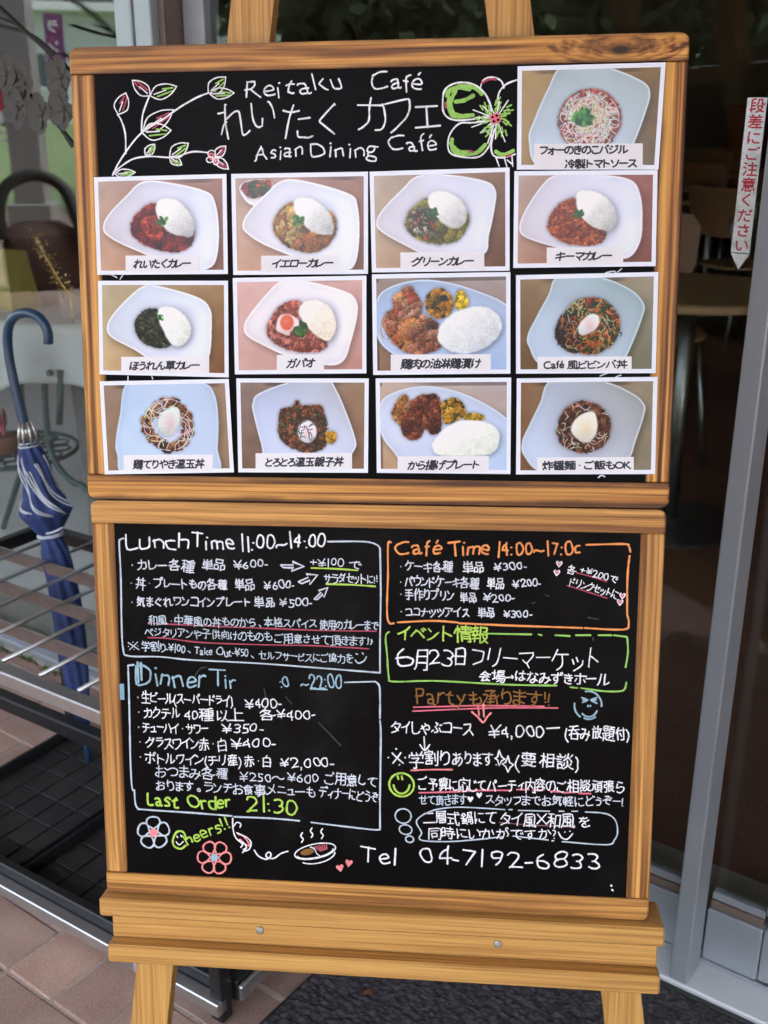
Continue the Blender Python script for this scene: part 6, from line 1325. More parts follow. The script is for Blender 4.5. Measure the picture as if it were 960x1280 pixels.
# ------------------------------------------------------------------ entrance mat: looped charcoal pile
MW_, ML_ = 1.02, .93
s0_, t0_ = -.415, -.945
nx, ny = 300, 270
xs = np.linspace(0, MW_, nx); ys = np.linspace(0, ML_, ny)
Xg, Yg = np.meshgrid(xs, ys)
r_ = np.random.default_rng(3); cell = .0085
hgt = np.zeros_like(Xg)
gx, gy = int(MW_/cell)+3, int(ML_/cell)+3
jx, jy, jh = r_.random((gy, gx)), r_.random((gy, gx)), r_.random((gy, gx))
ix, iy = (Xg/cell).astype(int)+1, (Yg/cell).astype(int)+1
best = np.full(Xg.shape, 9.0); hb_ = np.zeros_like(Xg)
for a in (-1, 0, 1):
    for b_ in (-1, 0, 1):
        cx_ = np.clip(ix+a, 0, gx-1); cy_ = np.clip(iy+b_, 0, gy-1)
        px_ = (cx_-1+jx[cy_, cx_])*cell; py_ = (cy_-1+jy[cy_, cx_])*cell
        d = np.hypot(Xg-px_, (Yg-py_)*1.25)/cell
        k = d < best; best = np.where(k, d, best); hb_ = np.where(k, jh[cy_, cx_], hb_)
hgt = np.clip(1-best*1.5, 0, 1)**.6*(.0028+.0025*hb_)+.006
hgt += r_.uniform(-.0003, .0003, hgt.shape)
V = [(float(x), float(y), float(z)) for x, y, z in zip(Xg.ravel(), Yg.ravel(), hgt.ravel())]
F = [(j*nx+i, j*nx+i+1, (j+1)*nx+i+1, (j+1)*nx+i) for j in range(ny-1) for i in range(nx-1)]
tm = NT('charcoal_pile'); v = tm.coords((1, 1, 1), rnd=False); f_ = tm.noise(v, 500, 3); g_ = tm.noise(v, 90, 2)
tm.l(tm.mix(.5, tm.ramp(f_, [(.3, srgb(30, 28, 31)), (.7, srgb(70, 67, 72))]), tm.ramp(g_, [(.4, srgb(34, 32, 35)), (.65, srgb(80, 77, 82))])), tm.p.inputs['Base Color']); tm.set(Roughness=.95)
MM = MF @ Matrix.Translation((s0_, t0_, 0))
mt = thing('door_mat', 'charcoal looped pile entrance mat lying under the easel, against the door sill', 'door mat', MM)
mesh('pile', (V, F), tm.m, mt, MM, kind='stuff')
mesh('backing', bev(-.006, MW_+.006, -.006, ML_+.006, .0008, .0052, .001), plain('mat_rubber', (.012, .012, .014), .8), mt, MM)
lf = mesh('dead_leaf', ([(0, 0, .002), (.008, .004, .006), (.016, .001, .003), (.011, -.005, .0065), (.003, -.006, .002)], [(0, 4, 3, 1), (1, 3, 2)]), plain('brown_leaf', srgb(120, 76, 40), .8), None, MF @ Matrix.Translation((*st(455, 1247), .011)), label='small brown dead leaf lying on the charcoal mat', cat='leaf')

# ------------------------------------------------------------------ shop front
M_alu = plain('anodised_aluminium', srgb(150, 156, 164), .38, .35, var=.03, scale=20)
M_alul = plain('pale_aluminium', srgb(208, 212, 214), .4, .15, var=.03, scale=20)
M_dark = plain('dark_aluminium', srgb(58, 60, 62), .4, .3, var=.05)
M_post2 = plain('satin_aluminium', srgb(158, 170, 178), .4, .3, var=.03)
M_brown = plain('bronze_strip', srgb(112, 98, 88), .5, .2, var=.05)
M_glass = glass_mat('window_glass')
M_sill = plain('concrete_sill', srgb(150, 150, 146), .8, 0, var=.12, scale=12)
def F3(name, g, m, parent, **k): return mesh(name, g, m, parent, MF, **k)
# threshold
th_ = thing('door_threshold', 'pale aluminium door threshold with running grooves beside the mat', 'threshold', at(.3, .06, 0, base=MF))
F3('sill_plate', bev(-.93, 2.2, .0, .125, -.02, .012, .002), M_alul, th_)
for t_ in (.060, .083): F3('track_rail', bev(-.93, 2.2, t_, t_+.004, .0123, .019, .0008), M_alu, th_)
F3('kerb_strip', bev(-.93, 2.2, -.009, -.0005, -.02, .006, .001), M_dark, th_)
def leafdoor(lab, s0, s1, t0, stl, parts=()):
    r = thing('glass_door', lab, 'door', at((s0+s1)/2, t0+.02, .02, base=MF))
    F3('bottom_rail', bev(s0, s1, t0, t0+.034, .022, .112, .002), M_alu, r)
    F3('glazing_bead', bev(s0+.002, s1-.002, t0+.006, t0+.028, .1124, .124, .001), M_brown, r)
    F3('glazing_gasket', bev(s0+.002, s1-.002, t0+.010, t0+.024, .1244, .136, .001), M_alu, r)
    F3('top_rail', bev(s0, s1, t0, t0+.034, 2.10, 2.18, .002), M_alu, r)
    if stl[0]: F3('stile', bev(s0, s0+.045, t0-.001, t0+.035, .1365, 2.0995, .002), M_alu, r)
    if stl[1]: F3('stile', bev(s1-.045, s1, t0-.001, t0+.035, .1365, 2.0995, .002), M_alu, r)
    F3('glass_pane', box(s0+(.0455 if stl[0] else .001), s1-(.0455 if stl[1] else .001), t0+.014, t0+.020, .1364, 2.0993), M_glass, r)
    return r
leafdoor('sliding glass door behind the menu boards, with the warning strip', -.93, .012, .058, (1, 0))
leafdoor('narrow glazed door leaf at the right edge, beyond the grey post', .038, .118, .058, (0, 0))
leafdoor('glass door leaf farthest right, starting at the pale stile', .119, 1.2, .062, (1, 1))
p = thing('door_post', 'tall grey aluminium door post standing at the right of the boards', 'post', at(.025, .03, .0, base=MF))
F3('post_body', bev(.0125, .0375, .0015, .056, .0125, 2.25, .002), M_alu, p)
p = thing('door_post', 'pale double aluminium post seen above the left top corner of the boards', 'post', at(-.98, .03, .0, base=MF))
F3('post_body', bev(-1.022, -.984, .0, .115, .0, 2.25, .002), M_post2, p)
F3('post_body', bev(-.982, -.945, .004, .115, .0, 2.25, .002), M_post2, p)
F3('bronze_strip', bev(-.9445, -.932, .02, .10, .0, 2.25, .001), M_brown, p)
hd = thing('door_header', 'aluminium beam over the doors and window', 'beam', at(0, .06, 2.2, base=MF))
F3('beam', bev(-6, 2.6, -.01, .13, 2.2505, 2.45, .003), M_alu, hd)
wn = thing('shop_window', 'large fixed window pane at the left with the table behind it', 'window', at(-2, .12, 0, base=MF))
F3('bottom_rail', bev(-4.6, -1.0225, .092, .150, -.02, .016, .002), M_alu, wn)
F3('rail_groove', bev(-4.6, -1.0225, .080, .0915, -.02, .006, .001), M_sill, wn)
F3('rail_groove', bev(-4.6, -1.0225, .112, .118, .0164, .030, .001), M_alu, wn)
F3('rail_groove', bev(-4.6, -1.0225, .130, .136, .0164, .030, .001), M_alu, wn)
F3('glass_pane', box(-4.6, -1.0228, .121, .127, .0168, 2.2495), M_glass, wn)
F3('frame_post', bev(-4.66, -4.601, .06, .16, 0, 2.25, .002), M_alu, wn)
F3('sill_plate', bev(-4.66, 1.3, .1505, .30, -.03, .004, .001), M_sill, wn)
# warning strip on the door glass
stk = thing('warning_strip', 'white vertical strip with red letters on the door glass, pointed at its foot', 'sign', at(-.035, .06, 1.2, base=MF))
MT = MF
def sticker():
    t = .0708
    c = [fac(px, py, t) for px, py in ((934.5, 122), (957, 124), (934, 317), (914, 315), (914.5, 318), (934.5, 320), (924, 337))]
    s_l = (c[0][0]+c[3][0])/2; s_r = s_l+.0225
    s_l, s_r = s_l+.000, s_r
    z0, z1, z2 = c[3][2], c[0][2], c[6][2]
    F3('strip', prism([(s_l, z0), (s_r, z0), (s_r, z1), (s_l, z1)], t-.0004, t, 1), INK['signwhite'], stk)
    F3('arrow_point', prism([(s_l, z0-.0012), ((s_l+s_r)/2, z2), (s_r, z0-.0012)], t-.0004, t, 1), INK['signwhite'], stk)
    n = 10; h = (z1-z0)/n
    for i, ch in enumerate('段差にご注意ください'):
        zc = z1-(i+.5)*h; gs = []
        for k, s in enumerate(GLYPH[ch]):
            off = .0004+.00008+.00001*k
            sc = .0190
            P = [np.array(((s_l+s_r)/2+(x-.45)*sc, zc+(y-.37)*sc*.88)) for x, y in s]
            if len(P) > 2: P = smoothpath(P, 3)
            V, F = ribbon(P, .0019, off)
            gs.append(([(a, b_+t, c_) for a, b_, c_ in V], F))
        F3('red_character', join(*gs), INK['red'], stk)
sticker()
# building over the doors
M_wallp = plain('painted_wall', srgb(170, 168, 160), .8, 0, var=.06, scale=6)
M_soff = plain('soffit_board', srgb(150, 150, 146), .8, 0, var=.05, scale=3)
bd = thing('cafe_building', 'cafe building behind the glass front, dim inside', 'building', at(-2, 3, 0, base=MF))
F3('front_wall', bev(-14, 9, .0, .20, 2.452, 3.6, .004), M_wallp, bd)
F3('front_wall', bev(-14, -4.662, .0, .20, -.02, 2.4515, .004), M_wallp, bd)
F3('front_wall', bev(2.602, 9, .0, .20, -.02, 2.4515, .004), M_wallp, bd)
F3('unseen_canopy', bev(-14, 9, -4.0, -.002, 3.1, 3.3, .01), M_soff, bd)  # out of view; depth and height set for the shade on the boards
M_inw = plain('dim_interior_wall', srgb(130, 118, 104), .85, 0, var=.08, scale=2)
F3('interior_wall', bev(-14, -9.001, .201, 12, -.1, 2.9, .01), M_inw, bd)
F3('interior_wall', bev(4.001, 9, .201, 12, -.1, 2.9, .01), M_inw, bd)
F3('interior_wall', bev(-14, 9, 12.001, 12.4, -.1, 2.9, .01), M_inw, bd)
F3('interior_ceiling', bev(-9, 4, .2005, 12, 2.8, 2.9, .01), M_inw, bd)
fl_ = NT('dark_floor'); v = fl_.coords((1, 1, 1), rnd=False); f_ = fl_.noise(v, 8, 5); g_ = fl_.noise(v, 180, 3, .7)
fl_.l(fl_.mix(.4, fl_.ramp(f_, [(.3, srgb(92, 62, 50)), (.7, srgb(116, 82, 66))]), fl_.ramp(g_, [(.35, srgb(70, 46, 38)), (.7, srgb(138, 102, 82))])), fl_.p.inputs['Base Color']); fl_.set(Roughness=.55)
F3('interior_floor', box(-1.10, 4, .3005, 12, -.03, .003), fl_.m, None, kind='structure')
fl2 = plain('pale_floor', srgb(226, 226, 226), .5, 0, var=.05, scale=4)
F3('interior_floor', box(-9, -1.101, .3005, 2.2, -.03, .0035), fl2, None, kind='structure')
F3('interior_floor', box(-9, -1.101, 2.2005, 12, -.03, .003), fl_.m, None, kind='structure')

# weeds by the sill
rw = random.Random(2); gs = []
for c_ in ((8, 812), (52, 818), (62, 838), (3, 845), (90, 846)):
    s_, t_ = st(*c_)
    for k in range(34):
        a = rw.uniform(0, 6.28); x = s_+rw.gauss(0, .018); y = min(t_+rw.gauss(0, .008), .075); h = rw.uniform(.004, .02); w = .0022
        gs.append(([(x-w*math.cos(a), y-w*math.sin(a), -.004), (x+w*math.cos(a), y+w*math.sin(a), -.004), (x+rw.uniform(-.012, .012), y+rw.uniform(-.01, .006), h)], [(0, 1, 2)]))
F3('moss_tuft', join(*gs), plain('moss', srgb(74, 92, 40), .9, var=.3), None, kind='stuff', label='small green weeds in the joint below the window', cat='weeds')

# ------------------------------------------------------------------ inside the window: iron table with cloth
M_iron = plain('green_iron', srgb(44, 78, 74), .45, .1, var=.1)
M_cloth = plain('grey_cloth', srgb(186, 190, 190), .85, 0, var=.04, scale=10)
ts, tt, tz = -2.12, .80, .668
it = thing('iron_table', 'green wrought iron table with a lattice shelf inside the left window', 'table', at(ts, tt, 0, base=MF))
F3('tabletop', lathe([(.30, tz-.012), (.31, tz-.008), (.31, tz-.003), (.30, tz)], 32, (ts, tt, 0)), M_iron, it)
legs_s = ((-.05, -.28), (.10, -.26), (.17, -.12), (-.20, .12), (.12, .20))
lg = [((57, 455), (56, 500), (60, 545), (64, 566)), ((75.5, 462), (75, 500), (74, 530))]
for q in lg[:1]:
    P = [fac(x, y, .50) for x, y in q]; z_ = P[-1]
    P += [fac(74, 585, .50), fac(92, 603, .50), fac(110, 613, .50), (P[0][0]+.26, .50, .12), (P[0][0]+.30, .49, .008)]
    F3('leg', tube(smoothpath(P, 4), .0085, 8), M_iron, it, smooth=True)
P = [fac(x, y, .52) for x, y in lg[1]]
F3('strut', tube(P, .0095, 8), M_iron, it, smooth=True)
F3('knob', lathe([(.001, -.009), (.008, -.006), (.010, 0), (.008, .006), (.001, .009)], 12, (fac(62, 466, .49)[0], .49, fac(62, 466, .49)[2])), M_iron, it, smooth=True)
F3('knob', lathe([(.001, -.009), (.008, -.006), (.010, 0), (.008, .006), (.001, .009)], 12, (fac(64, 546, .49)[0], .49, fac(64, 546, .49)[2])), M_iron, it, smooth=True)
P = [fac(24, 455, .5), fac(27, 500, .5), fac(33, 560, .5), (fac(24, 455, .5)[0]-.25, .55, .01)]
F3('leg', tube(smoothpath(P, 5), .0085, 8), M_iron, it, smooth=True)
F3('leg', tube(smoothpath([(ts, tt+.22, tz-.02), (ts, tt+.2, .3), (ts+.02, tt+.36, .01)], 5), .0085, 8), M_iron, it, smooth=True)
sz = fac(35, 568, .66)[2]; sc_ = (fac(20, 570, .66)[0]-.02, .66)
gs = [tube([(sc_[0]+.20*math.cos(a), sc_[1]+.20*math.sin(a), sz) for a in np.linspace(0, 6.28, 33)[:-1]], .007, 6, True)]
for k in range(14):
    for r in (.05, .10, .15):
        a = k*6.2832/14+(r*20); gs.append(tube([(sc_[0]+(r+.028*math.cos(b_))*math.cos(a+.028/r*math.sin(b_)), sc_[1]+(r+.028*math.cos(b_))*math.sin(a+.028/r*math.sin(b_)), sz) for b_ in np.linspace(0, 6.28, 9)[:-1]], .0038, 5, True))
F3('lattice_shelf', join(*gs), M_iron, it, smooth=True)
# cloth: square cloth over the round table, hanging folds and one long corner
n = 60; V = []; F = []
for j in range(n):
    for i in range(n):
        a, b_ = (i/(n-1)-.5)*1.12, (j/(n-1)-.5)*1.12
        ca, sa = math.cos(.45), math.sin(.45); x, y = a*ca-b_*sa, a*sa+b_*ca
        r = math.hypot(x, y); th = math.atan2(y, x); R0 = .325
        if r <= R0: px_, py_, pz_ = x, y, tz+.004
        else:
            d = r-R0; w = .035*math.sin(th*9+.7)*min(1, d/.10)
            rr_ = R0+.035*min(1, d/.1)+w*.8
            px_, py_, pz_ = rr_*math.cos(th), rr_*math.sin(th), tz+.004-d*.62+.004*math.sin(th*14)
        V.append((ts+px_, tt+py_, pz_))
F = [(j*n+i, j*n+i+1, (j+1)*n+i+1, (j+1)*n+i) for j in range(n-1) for i in range(n-1)]
cl = F3('tablecloth', (V, F), M_cloth, None, smooth=True, label='pale grey cloth draped over the iron table', cat='tablecloth')
sm = cl.modifiers.new('thickness', 'SOLIDIFY'); sm.thickness = .002; sm.offset = 1
# grey fabric hanging at the right of the window
V = []; n = 40; m_ = 14
for j in range(m_):
    for i in range(n):
        u_ = i/(n-1); v_ = j/(m_-1)
        V.append((-2.04+u_*.55, .62+.03*math.sin(u_*26+v_)*(.3+v_), .74-v_*.70))
F = [(j*n+i, j*n+i+1, (j+1)*n+i+1, (j+1)*n+i) for j in range(m_-1) for i in range(n-1)]
o = F3('hanging_cloth', (V, F), plain('grey_curtain', srgb(112, 112, 110), .9), None, smooth=True, label='darker grey cloth hanging in folds beside the iron table', cat='cloth')
sm = o.modifiers.new('thickness', 'SOLIDIFY'); sm.thickness = .002
# red flower on the lattice shelf
fs, ft, fz = fac(9, 524, .62)
fr = thing('potted_flower', 'dark red flower in a small pot on the lattice shelf, left edge', 'flower', at(fs-.02, ft, sz+.008, base=MF))
F3('pot', lathe([(.03, 0), (.042, .05), (.045, .055), (.04, .055)], 16, (fs-.02, ft, sz+.008)), plain('clay', srgb(120, 80, 60), .8), fr, smooth=True)
F3('stem', tube([(fs-.02, ft, sz+.06), (fs-.015, ft, fz)], .003, 6), plain('stem_green', srgb(60, 90, 50), .7), fr)
M_red = plain('dark_red_petal', srgb(150, 50, 60), .6)
for k in range(9):
    a = k*.698; rr_ = .030; c_ = (fs-.015+rr_*math.cos(a)*(.5+.5*(k % 2)), ft-.01-.004*(k % 3), fz+rr_*math.sin(a)*(.5+.5*(k % 2)))
    F3('petal', ([(c_[0]+.020*math.cos(t)*(1+.15*math.cos(3*t+k)), c_[1]-.006*math.cos(t), c_[2]+.020*math.sin(t)) for t in np.linspace(0, 6.28, 11)[:-1]]+[(c_[0], c_[1]+.008, c_[2])], [(i, (i+1) % 10, 10) for i in range(10)]), M_red, fr, smooth=True)
# olive paper bag and golden sprig on the table
bs, b_t, bz = fac(6, 410, .60)
g_ = thing('gift_bag', 'olive green paper bag standing on the clothed table at the left edge', 'bag', at(bs, .62, tz+.006, base=MF))
M_olive = plain('olive_paper', srgb(142, 132, 58), .6, var=.15, scale=12)
zb = tz+.0065
F3('bag_body', fixn([(bs-.07, .58, zb), (bs+.075, .58, zb), (bs+.085, .67, zb), (bs-.08, .67, zb), (bs-.06, .595, zb+.15), (bs+.058, .59, zb+.17), (bs+.07, .65, zb+.16), (bs-.07, .655, zb+.15)],
   [(0, 1, 2, 3), (4, 5, 6, 7), (0, 1, 5, 4), (1, 2, 6, 5), (2, 3, 7, 6), (3, 0, 4, 7)]), M_olive, g_)
F3('bag_handle', tube(smoothpath([(bs-.03, .592, zb+.15), (bs-.02, .60, zb+.22), (bs+.02, .60, zb+.22), (bs+.03, .592, zb+.16)], 5), .003, 6), M_olive, g_, smooth=True)
gd = thing('golden_sprig', 'glittering golden twig decoration lying over the clothed table', 'decoration', at(*fac(70, 366, .55)[:2], tz+.006, base=MF))
M_gold = plain('gold_glitter', (.75, .52, .20), .3, .8)
r2 = random.Random(8); gs = []
ax_ = [np.array(fac(x, y, .56)) for x, y in ((45, 296), (56, 318), (68, 340), (82, 362), (88, 368))]
for p in smoothpath(ax_, 14):
    for q in range(7):
        c_ = p+np.array((r2.gauss(0, .014), r2.gauss(0, .008), r2.gauss(0, .010))); w = r2.uniform(.0007, .0022)
        d = np.array((r2.uniform(-1, 1), r2.uniform(-1, 1), r2.uniform(-1, 1)))*w*1.6
        gs.append(([c_+np.array((-w, 0, 0))+d, c_+np.array((w, 0, -w)), c_+np.array((0, w, w)), c_+np.array((0, -w, .5*w))-d], [(0, 1, 2), (0, 2, 3), (0, 3, 1), (1, 3, 2)]))
F3('glitter', join(*gs), M_gold, gd, kind='stuff')
F3('twig', tube(ax_+[np.array((*fac(88, 368, .56)[:2], tz+.008))], .0022, 6), M_gold, gd, smooth=True)
# dead branches with pale orchid flowers
M_twig = plain('black_twig', srgb(28, 24, 24), .7)
TB = .02
ob = thing('orchid_branch', 'bare black branches with grey silk flowers in front of the left window', 'plant', at(*fac(175, 330, TB)[:2], .0, base=MF))
for q, r in (([(-40, -20), (0, 10), (30, 38), (60, 62), (90, 92), (120, 130)], .0042), ([(-40, 60), (0, 84), (30, 110), (60, 142), (80, 165), (100, 190), (120, 212), (160, 260)], .0036), ([(0, 22), (25, 34), (60, 66)], .0022), ([(60, 62), (70, 82), (86, 98)], .0022), ([(-30, 22), (0, 32), (40, 44), (75, 74)], .003), ([(70, 152), (72, 156), (90, 184)], .0018)):
    F3('branch', tube(smoothpath([fac(x, y, TB) for x, y in q], 4), r, 6), M_twig, ob, smooth=True)
F3('branch', tube(smoothpath([fac(160, 260, TB), fac(175, 330, TB), (fac(175, 330, TB)[0], TB-.02, .02)], 4), .005, 6), M_twig, ob, smooth=True)
M_pet = plain('grey_silk', srgb(78, 78, 76), .8)
r3 = random.Random(4)
for fx, fy in ((8, 92), (30, 104), (22, 136), (52, 142), (76, 96), (80, 136)):
    c_ = np.array(fac(fx, fy, TB-.015)); fo = F3('flower_head', lathe([(.001, -.005), (.007, -.002), (.006, .004), (.001, .006)], 8, tuple(c_)), M_pet, ob, smooth=True)
    for k in range(5):
        a = k*1.2566+r3.uniform(-.3, .3); w = .025
        d = np.array((math.cos(a), 0, math.sin(a))); e = np.array((-math.sin(a), 0, math.cos(a)))
        n_ = 12; pts = []
        for q in range(n_):
            t_ = q/n_*6.2832; u_ = .5-.5*math.cos(t_); wd2 = .0155*math.sin(t_)*(1+.12*math.sin(3*t_+k))
            pts.append(c_+d*(.003+.032*u_)+e*wd2+np.array((0, -.007*u_*u_-.003*abs(math.sin(t_)), 0)))
        pts.append(c_+d*.018+np.array((0, .002, 0)))
        F3('petal', (pts, [(i, (i+1) % n_, n_) for i in range(n_)]), M_pet, fo, smooth=True)
# ------------------------------------------------------------------ cafe tables and chairs deep inside
M_tt = plain('beech_top', srgb(158, 126, 90), .45, var=.08)
M_cw = plain('beech_chair', srgb(132, 92, 66), .5, var=.1)
M_chr = plain('chrome', (.34, .34, .34), .4, 1)
def cafe_table(s, t, r, lab):
    M_ = at(s, t, .0035, base=MF); o = thing('cafe_table', lab, 'table', M_, 'round cafe tables')
    mesh('tabletop', lathe([(r-.006, .695), (r, .70), (r, .715), (r-.006, .72)], 40), M_tt, o, M_)
    mesh('pedestal', tube([(0, 0, .012), (0, 0, .694)], .025, 12), M_chr, o, M_, smooth=True)
    mesh('foot_disc', lathe([(.22, 0), (.21, .008), (.04, .02)], 24), M_chr, o, M_)
    return o
def cafe_chair(s, t, rz, lab, first=[None]):
    M_ = at(s, t, .0035, rz, MF)
    if first[0] is not None: return dup(first[0], M_, label=lab)
    o = first[0] = thing('cafe_chair', lab, 'chair', M_, 'wooden cafe chairs')
    mesh('seat', prism([(.19*math.cos(a)*(1+.1*abs(math.sin(2*a))), .19*math.sin(a)*(1+.1*abs(math.sin(2*a)))) for a in np.linspace(0, 6.283, 25)[:-1]], .44, .455, 2, .004), M_tt, o, M_)
    n = 12; V = [];
    for z, w in ((.60, .16), (.66, .19), (.80, .20), (.84, .17)):
        for i in range(n+1):
            a = -w+2*w*i/n; V += [(a, .20-.8*a*a+(z-.6)*.18, z), (a, .212-.8*a*a+(z-.6)*.18, z)]
    F = []
    k = 2*(n+1)
    for j in range(3):
        for i in range(n): 
            b0 = j*k+2*i; F += [(b0, b0+2, b0+k+2, b0+k), (b0+1, b0+k+1, b0+k+3, b0+3)]
    for i in range(n): F += [(2*i, 2*i+1, 2*i+3, 2*i+2), (3*k+2*i, 3*k+2*i+2, 3*k+2*i+3, 3*k+2*i+1)]
    for j in range(3): F += [(j*k, j*k+k, j*k+k+1, j*k+1), (j*k+2*n, j*k+2*n+1, j*k+k+2*n+1, j*k+k+2*n)]
    mesh('backrest', (V, F), M_cw, o, M_)
    for a in (-1, 1):
        mesh('leg', tube([(a*.15, -.13, .44), (a*.19, -.19, 0)], .010, 8), M_chr, o, M_, smooth=True)
        mesh('leg', tube([(a*.19, .21, 0), (a*.16, .14, .44)], .010, 8), M_chr, o, M_, smooth=True)
        mesh('back_post', tube([(a*.155, .15, .446), (a*.15, .205, .62), (a*.15, .215, .70)], .009, 8), M_chr, o, M_, smooth=True)
    return o
cafe_table(-.72, 1.80, .32, 'round beech table nearest the door glass')
cafe_table(-3.0, 7.9, .45, 'round beech table far back in the room')
cafe_table(-1.9, 5.2, .40, 'round beech table in the middle of the room')
cafe_chair(-1.10, 2.45, .6, 'wooden chair just behind the nearest round table')
cafe_chair(-2.45, 6.9, math.pi*.9, 'wooden chair with its back turned to the door, deep in the room')
cafe_chair(-1.45, 4.45, 2.6, 'wooden chair in front of the middle table')
cafe_chair(-3.3, 8.7, -.4, 'wooden chair behind the farthest table')
cafe_chair(-1.7, 6.0, .5, 'wooden chair behind the middle table')
pb = thing('red_armchair', 'dull red padded chair against the back of the dim room', 'chair', at(-3.4, 10.2, 0, base=MF))
F3('backrest', bev(-3.75, -2.95, 10.5, 10.62, .45, 1.25, .03), plain('dull_red_cloth', srgb(120, 40, 36), .8), pb)
F3('seat', bev(-3.75, -2.95, 9.95, 10.49, .15, .45, .03), plain('dull_red_seat', srgb(120, 40, 36), .8), pb)
cu = []
for i in range(60): cu.append((-2.9+i*.025, 11.7+.03*math.sin(i*1.1)))
V = [(x, y, z) for z in (.3, 2.6) for x, y in cu]
o = F3('curtain', (V, [(i, i+1, 61+i, 60+i) for i in range(59)]), plain('pale_curtain', srgb(176, 180, 172), .8), None, smooth=True, label='pale curtain on the back wall of the dim room', cat='curtain')
sm = o.modifiers.new('thickness', 'SOLIDIFY'); sm.thickness = .004

# ------------------------------------------------------------------ outside, seen in the glass
def grass():
    P0 = mirrored(0, 265, 10.5); t = NT('lawn_grass'); v = t.coords((1, 1, 1), rnd=False)
    a = t.noise(v, 1.2, 5); b_ = t.noise(v, 30, 4)
    t.l(t.mix(.5, t.ramp(a, [(.35, (.13, .20, .07, 1)), (.65, (.22, .30, .12, 1))]), t.ramp(b_, [(.35, (.12, .19, .07, 1)), (.65, (.23, .31, .13, 1))])), t.p.inputs['Base Color']); t.set(Roughness=.95)
    V = []; nx_, ny_ = 20, 30
    for i in range(nx_):
        for j in range(ny_):
            x = -13-i*2.6; V.append((x, -55+j*4, .012+max(0, (-x-13))*.022+.05*math.sin(j*1.3)*min(1, i/3)))
    F = [(i*ny_+j, i*ny_+j+1, (i+1)*ny_+j+1, (i+1)*ny_+j) for i in range(nx_-1) for j in range(ny_-1)]
    mesh('lawn', (V, F), t.m, None, kind='structure')
grass()
gm = NT('wide_ground'); v = gm.coords((1, 1, 1), rnd=False); gm.l(gm.ramp(gm.noise(v, .8, 6), [(.3, srgb(140, 122, 110)), (.7, srgb(166, 150, 136))]), gm.p.inputs['Base Color']); gm.set(Roughness=.9)
mesh('ground', ([(-300, -300, -.12), (300, -300, -.12), (300, 300, -.12), (-300, 300, -.12)], [(0, 1, 2, 3)]), gm.m, None, kind='structure')
# concrete pillar at the lawn edge
pp = mirrored(44, 275, 11.0)
pl = thing('concrete_pillar', 'grey square pillar at the lawn edge, seen reflected in the left window', 'pillar', at(pp[0], pp[1], 0))
M_pil = plain('grey_concrete', srgb(150, 150, 146), .85, 0, var=.08)
mesh('shaft', bev(-.17, .17, -.17, .17, -.02, 4.4, .01), M_pil, pl, at(pp[0], pp[1], 0, .25))
mesh('base_block', bev(-.24, .24, -.24, .24, -.02, .22, .01), M_pil, pl, at(pp[0], pp[1], 0, .25))
# stand-in bag and strap for an unidentified dark arch over brown, seen reflected
M_strap = plain('black_webbing', (.012, .014, .014), .6)
pc = mirrored(58, 332, 6.0); fw = np.array((pc[1], -pc[0], 0)); Mg = at(pc[0], pc[1], 0, math.pi*.52)
gc = thing('bag_stand_in', 'stand-in for an unidentified reflected thing, brown bag with a thick arched black strap on the forecourt', 'bag', Mg)
V = []; F = []; n_ = 20
prof = [(.0, .86), (.05, 1.0), (.2, 1.03), (.34, .98), (.42, .84), (.46, .5), (.465, .02)]
for z, k in prof:
    for q in range(n_):
        a_ = q/n_*6.2832; V.append((.29*k*np.sign(math.cos(a_))*abs(math.cos(a_))**.6, .15*k*np.sign(math.sin(a_))*abs(math.sin(a_))**.6, z+.012*math.cos(a_*3)*(z > .1)))
for j in range(len(prof)-1):
    for q in range(n_): F.append((j*n_+q, j*n_+(q+1) % n_, (j+1)*n_+(q+1) % n_, (j+1)*n_+q))
F.append(tuple(range(n_))[::-1]); F.append(tuple((len(prof)-1)*n_+q for q in range(n_)))
mesh('bag_body', (V, F), plain('brown_canvas', srgb(104, 82, 76), .8, var=.2, scale=8), gc, Mg, smooth=True)
mesh('strap', tube(smoothpath([(.28, -.12, .36), (.27, -.13, .56), (.20, -.10, .72), (.02, -.06, .78), (-.16, -.08, .70), (-.23, -.13, .50), (-.30, -.17, .34), (-.33, -.17, .24)], 6), .042, 8), M_strap, gc, Mg, smooth=True)
# banners
def banner(px, dist, w, h, top, col, txt, lab, yaw_=0.0):
    P = mirrored(px, 60, dist); M_ = at(P[0], P[1], 0, math.pi/2+yaw_)
    o = thing('banner_flag', lab, 'banner', M_, 'upright banners on the lawn')
    mesh('pole', tube([(w/2+.02, 0, 0), (w/2+.02, 0, top+.08)], .012, 8), M_steel, o, M_)
    n = 8; V = []
    for z in np.linspace(top-h, top, 9):
        for i in range(n+1): V.append((-w/2+w*i/n, .015*math.sin(i*.9+z*4), z))
    F = [(j*9+i, j*9+i+1, (j+1)*9+i+1, (j+1)*9+i) for j in range(8) for i in range(n)]
    f = mesh('cloth', (V, F), plain('banner_cloth', srgb(*col), .8, var=.05), o, M_)
    f.modifiers.new('thickness', 'SOLIDIFY').thickness = .004
    gs = []
    for q, ch in enumerate(txt):
        zc = top-(q+.65)*w*1.0
        for k, s in enumerate(GLYPH[ch]):
            for sg in (1, -1):
                P_ = [np.array(((x-.45)*w*.75*sg, zc+(y-.37)*w*.75)) for x, y in s]
                V2, F2 = ribbon(P_, w*.085, 0)
                gs.append(([(a, -sg*.028, c_) for a, b_, c_ in V2], F2))
    if gs: mesh('banner_lettering', join(*gs), INK['signwhite'], o, M_)
banner(-6, 11.5, .50, 1.15, 2.34, (206, 60, 96), 'お弁当', 'crimson banner with large white characters, at the left edge of the window')
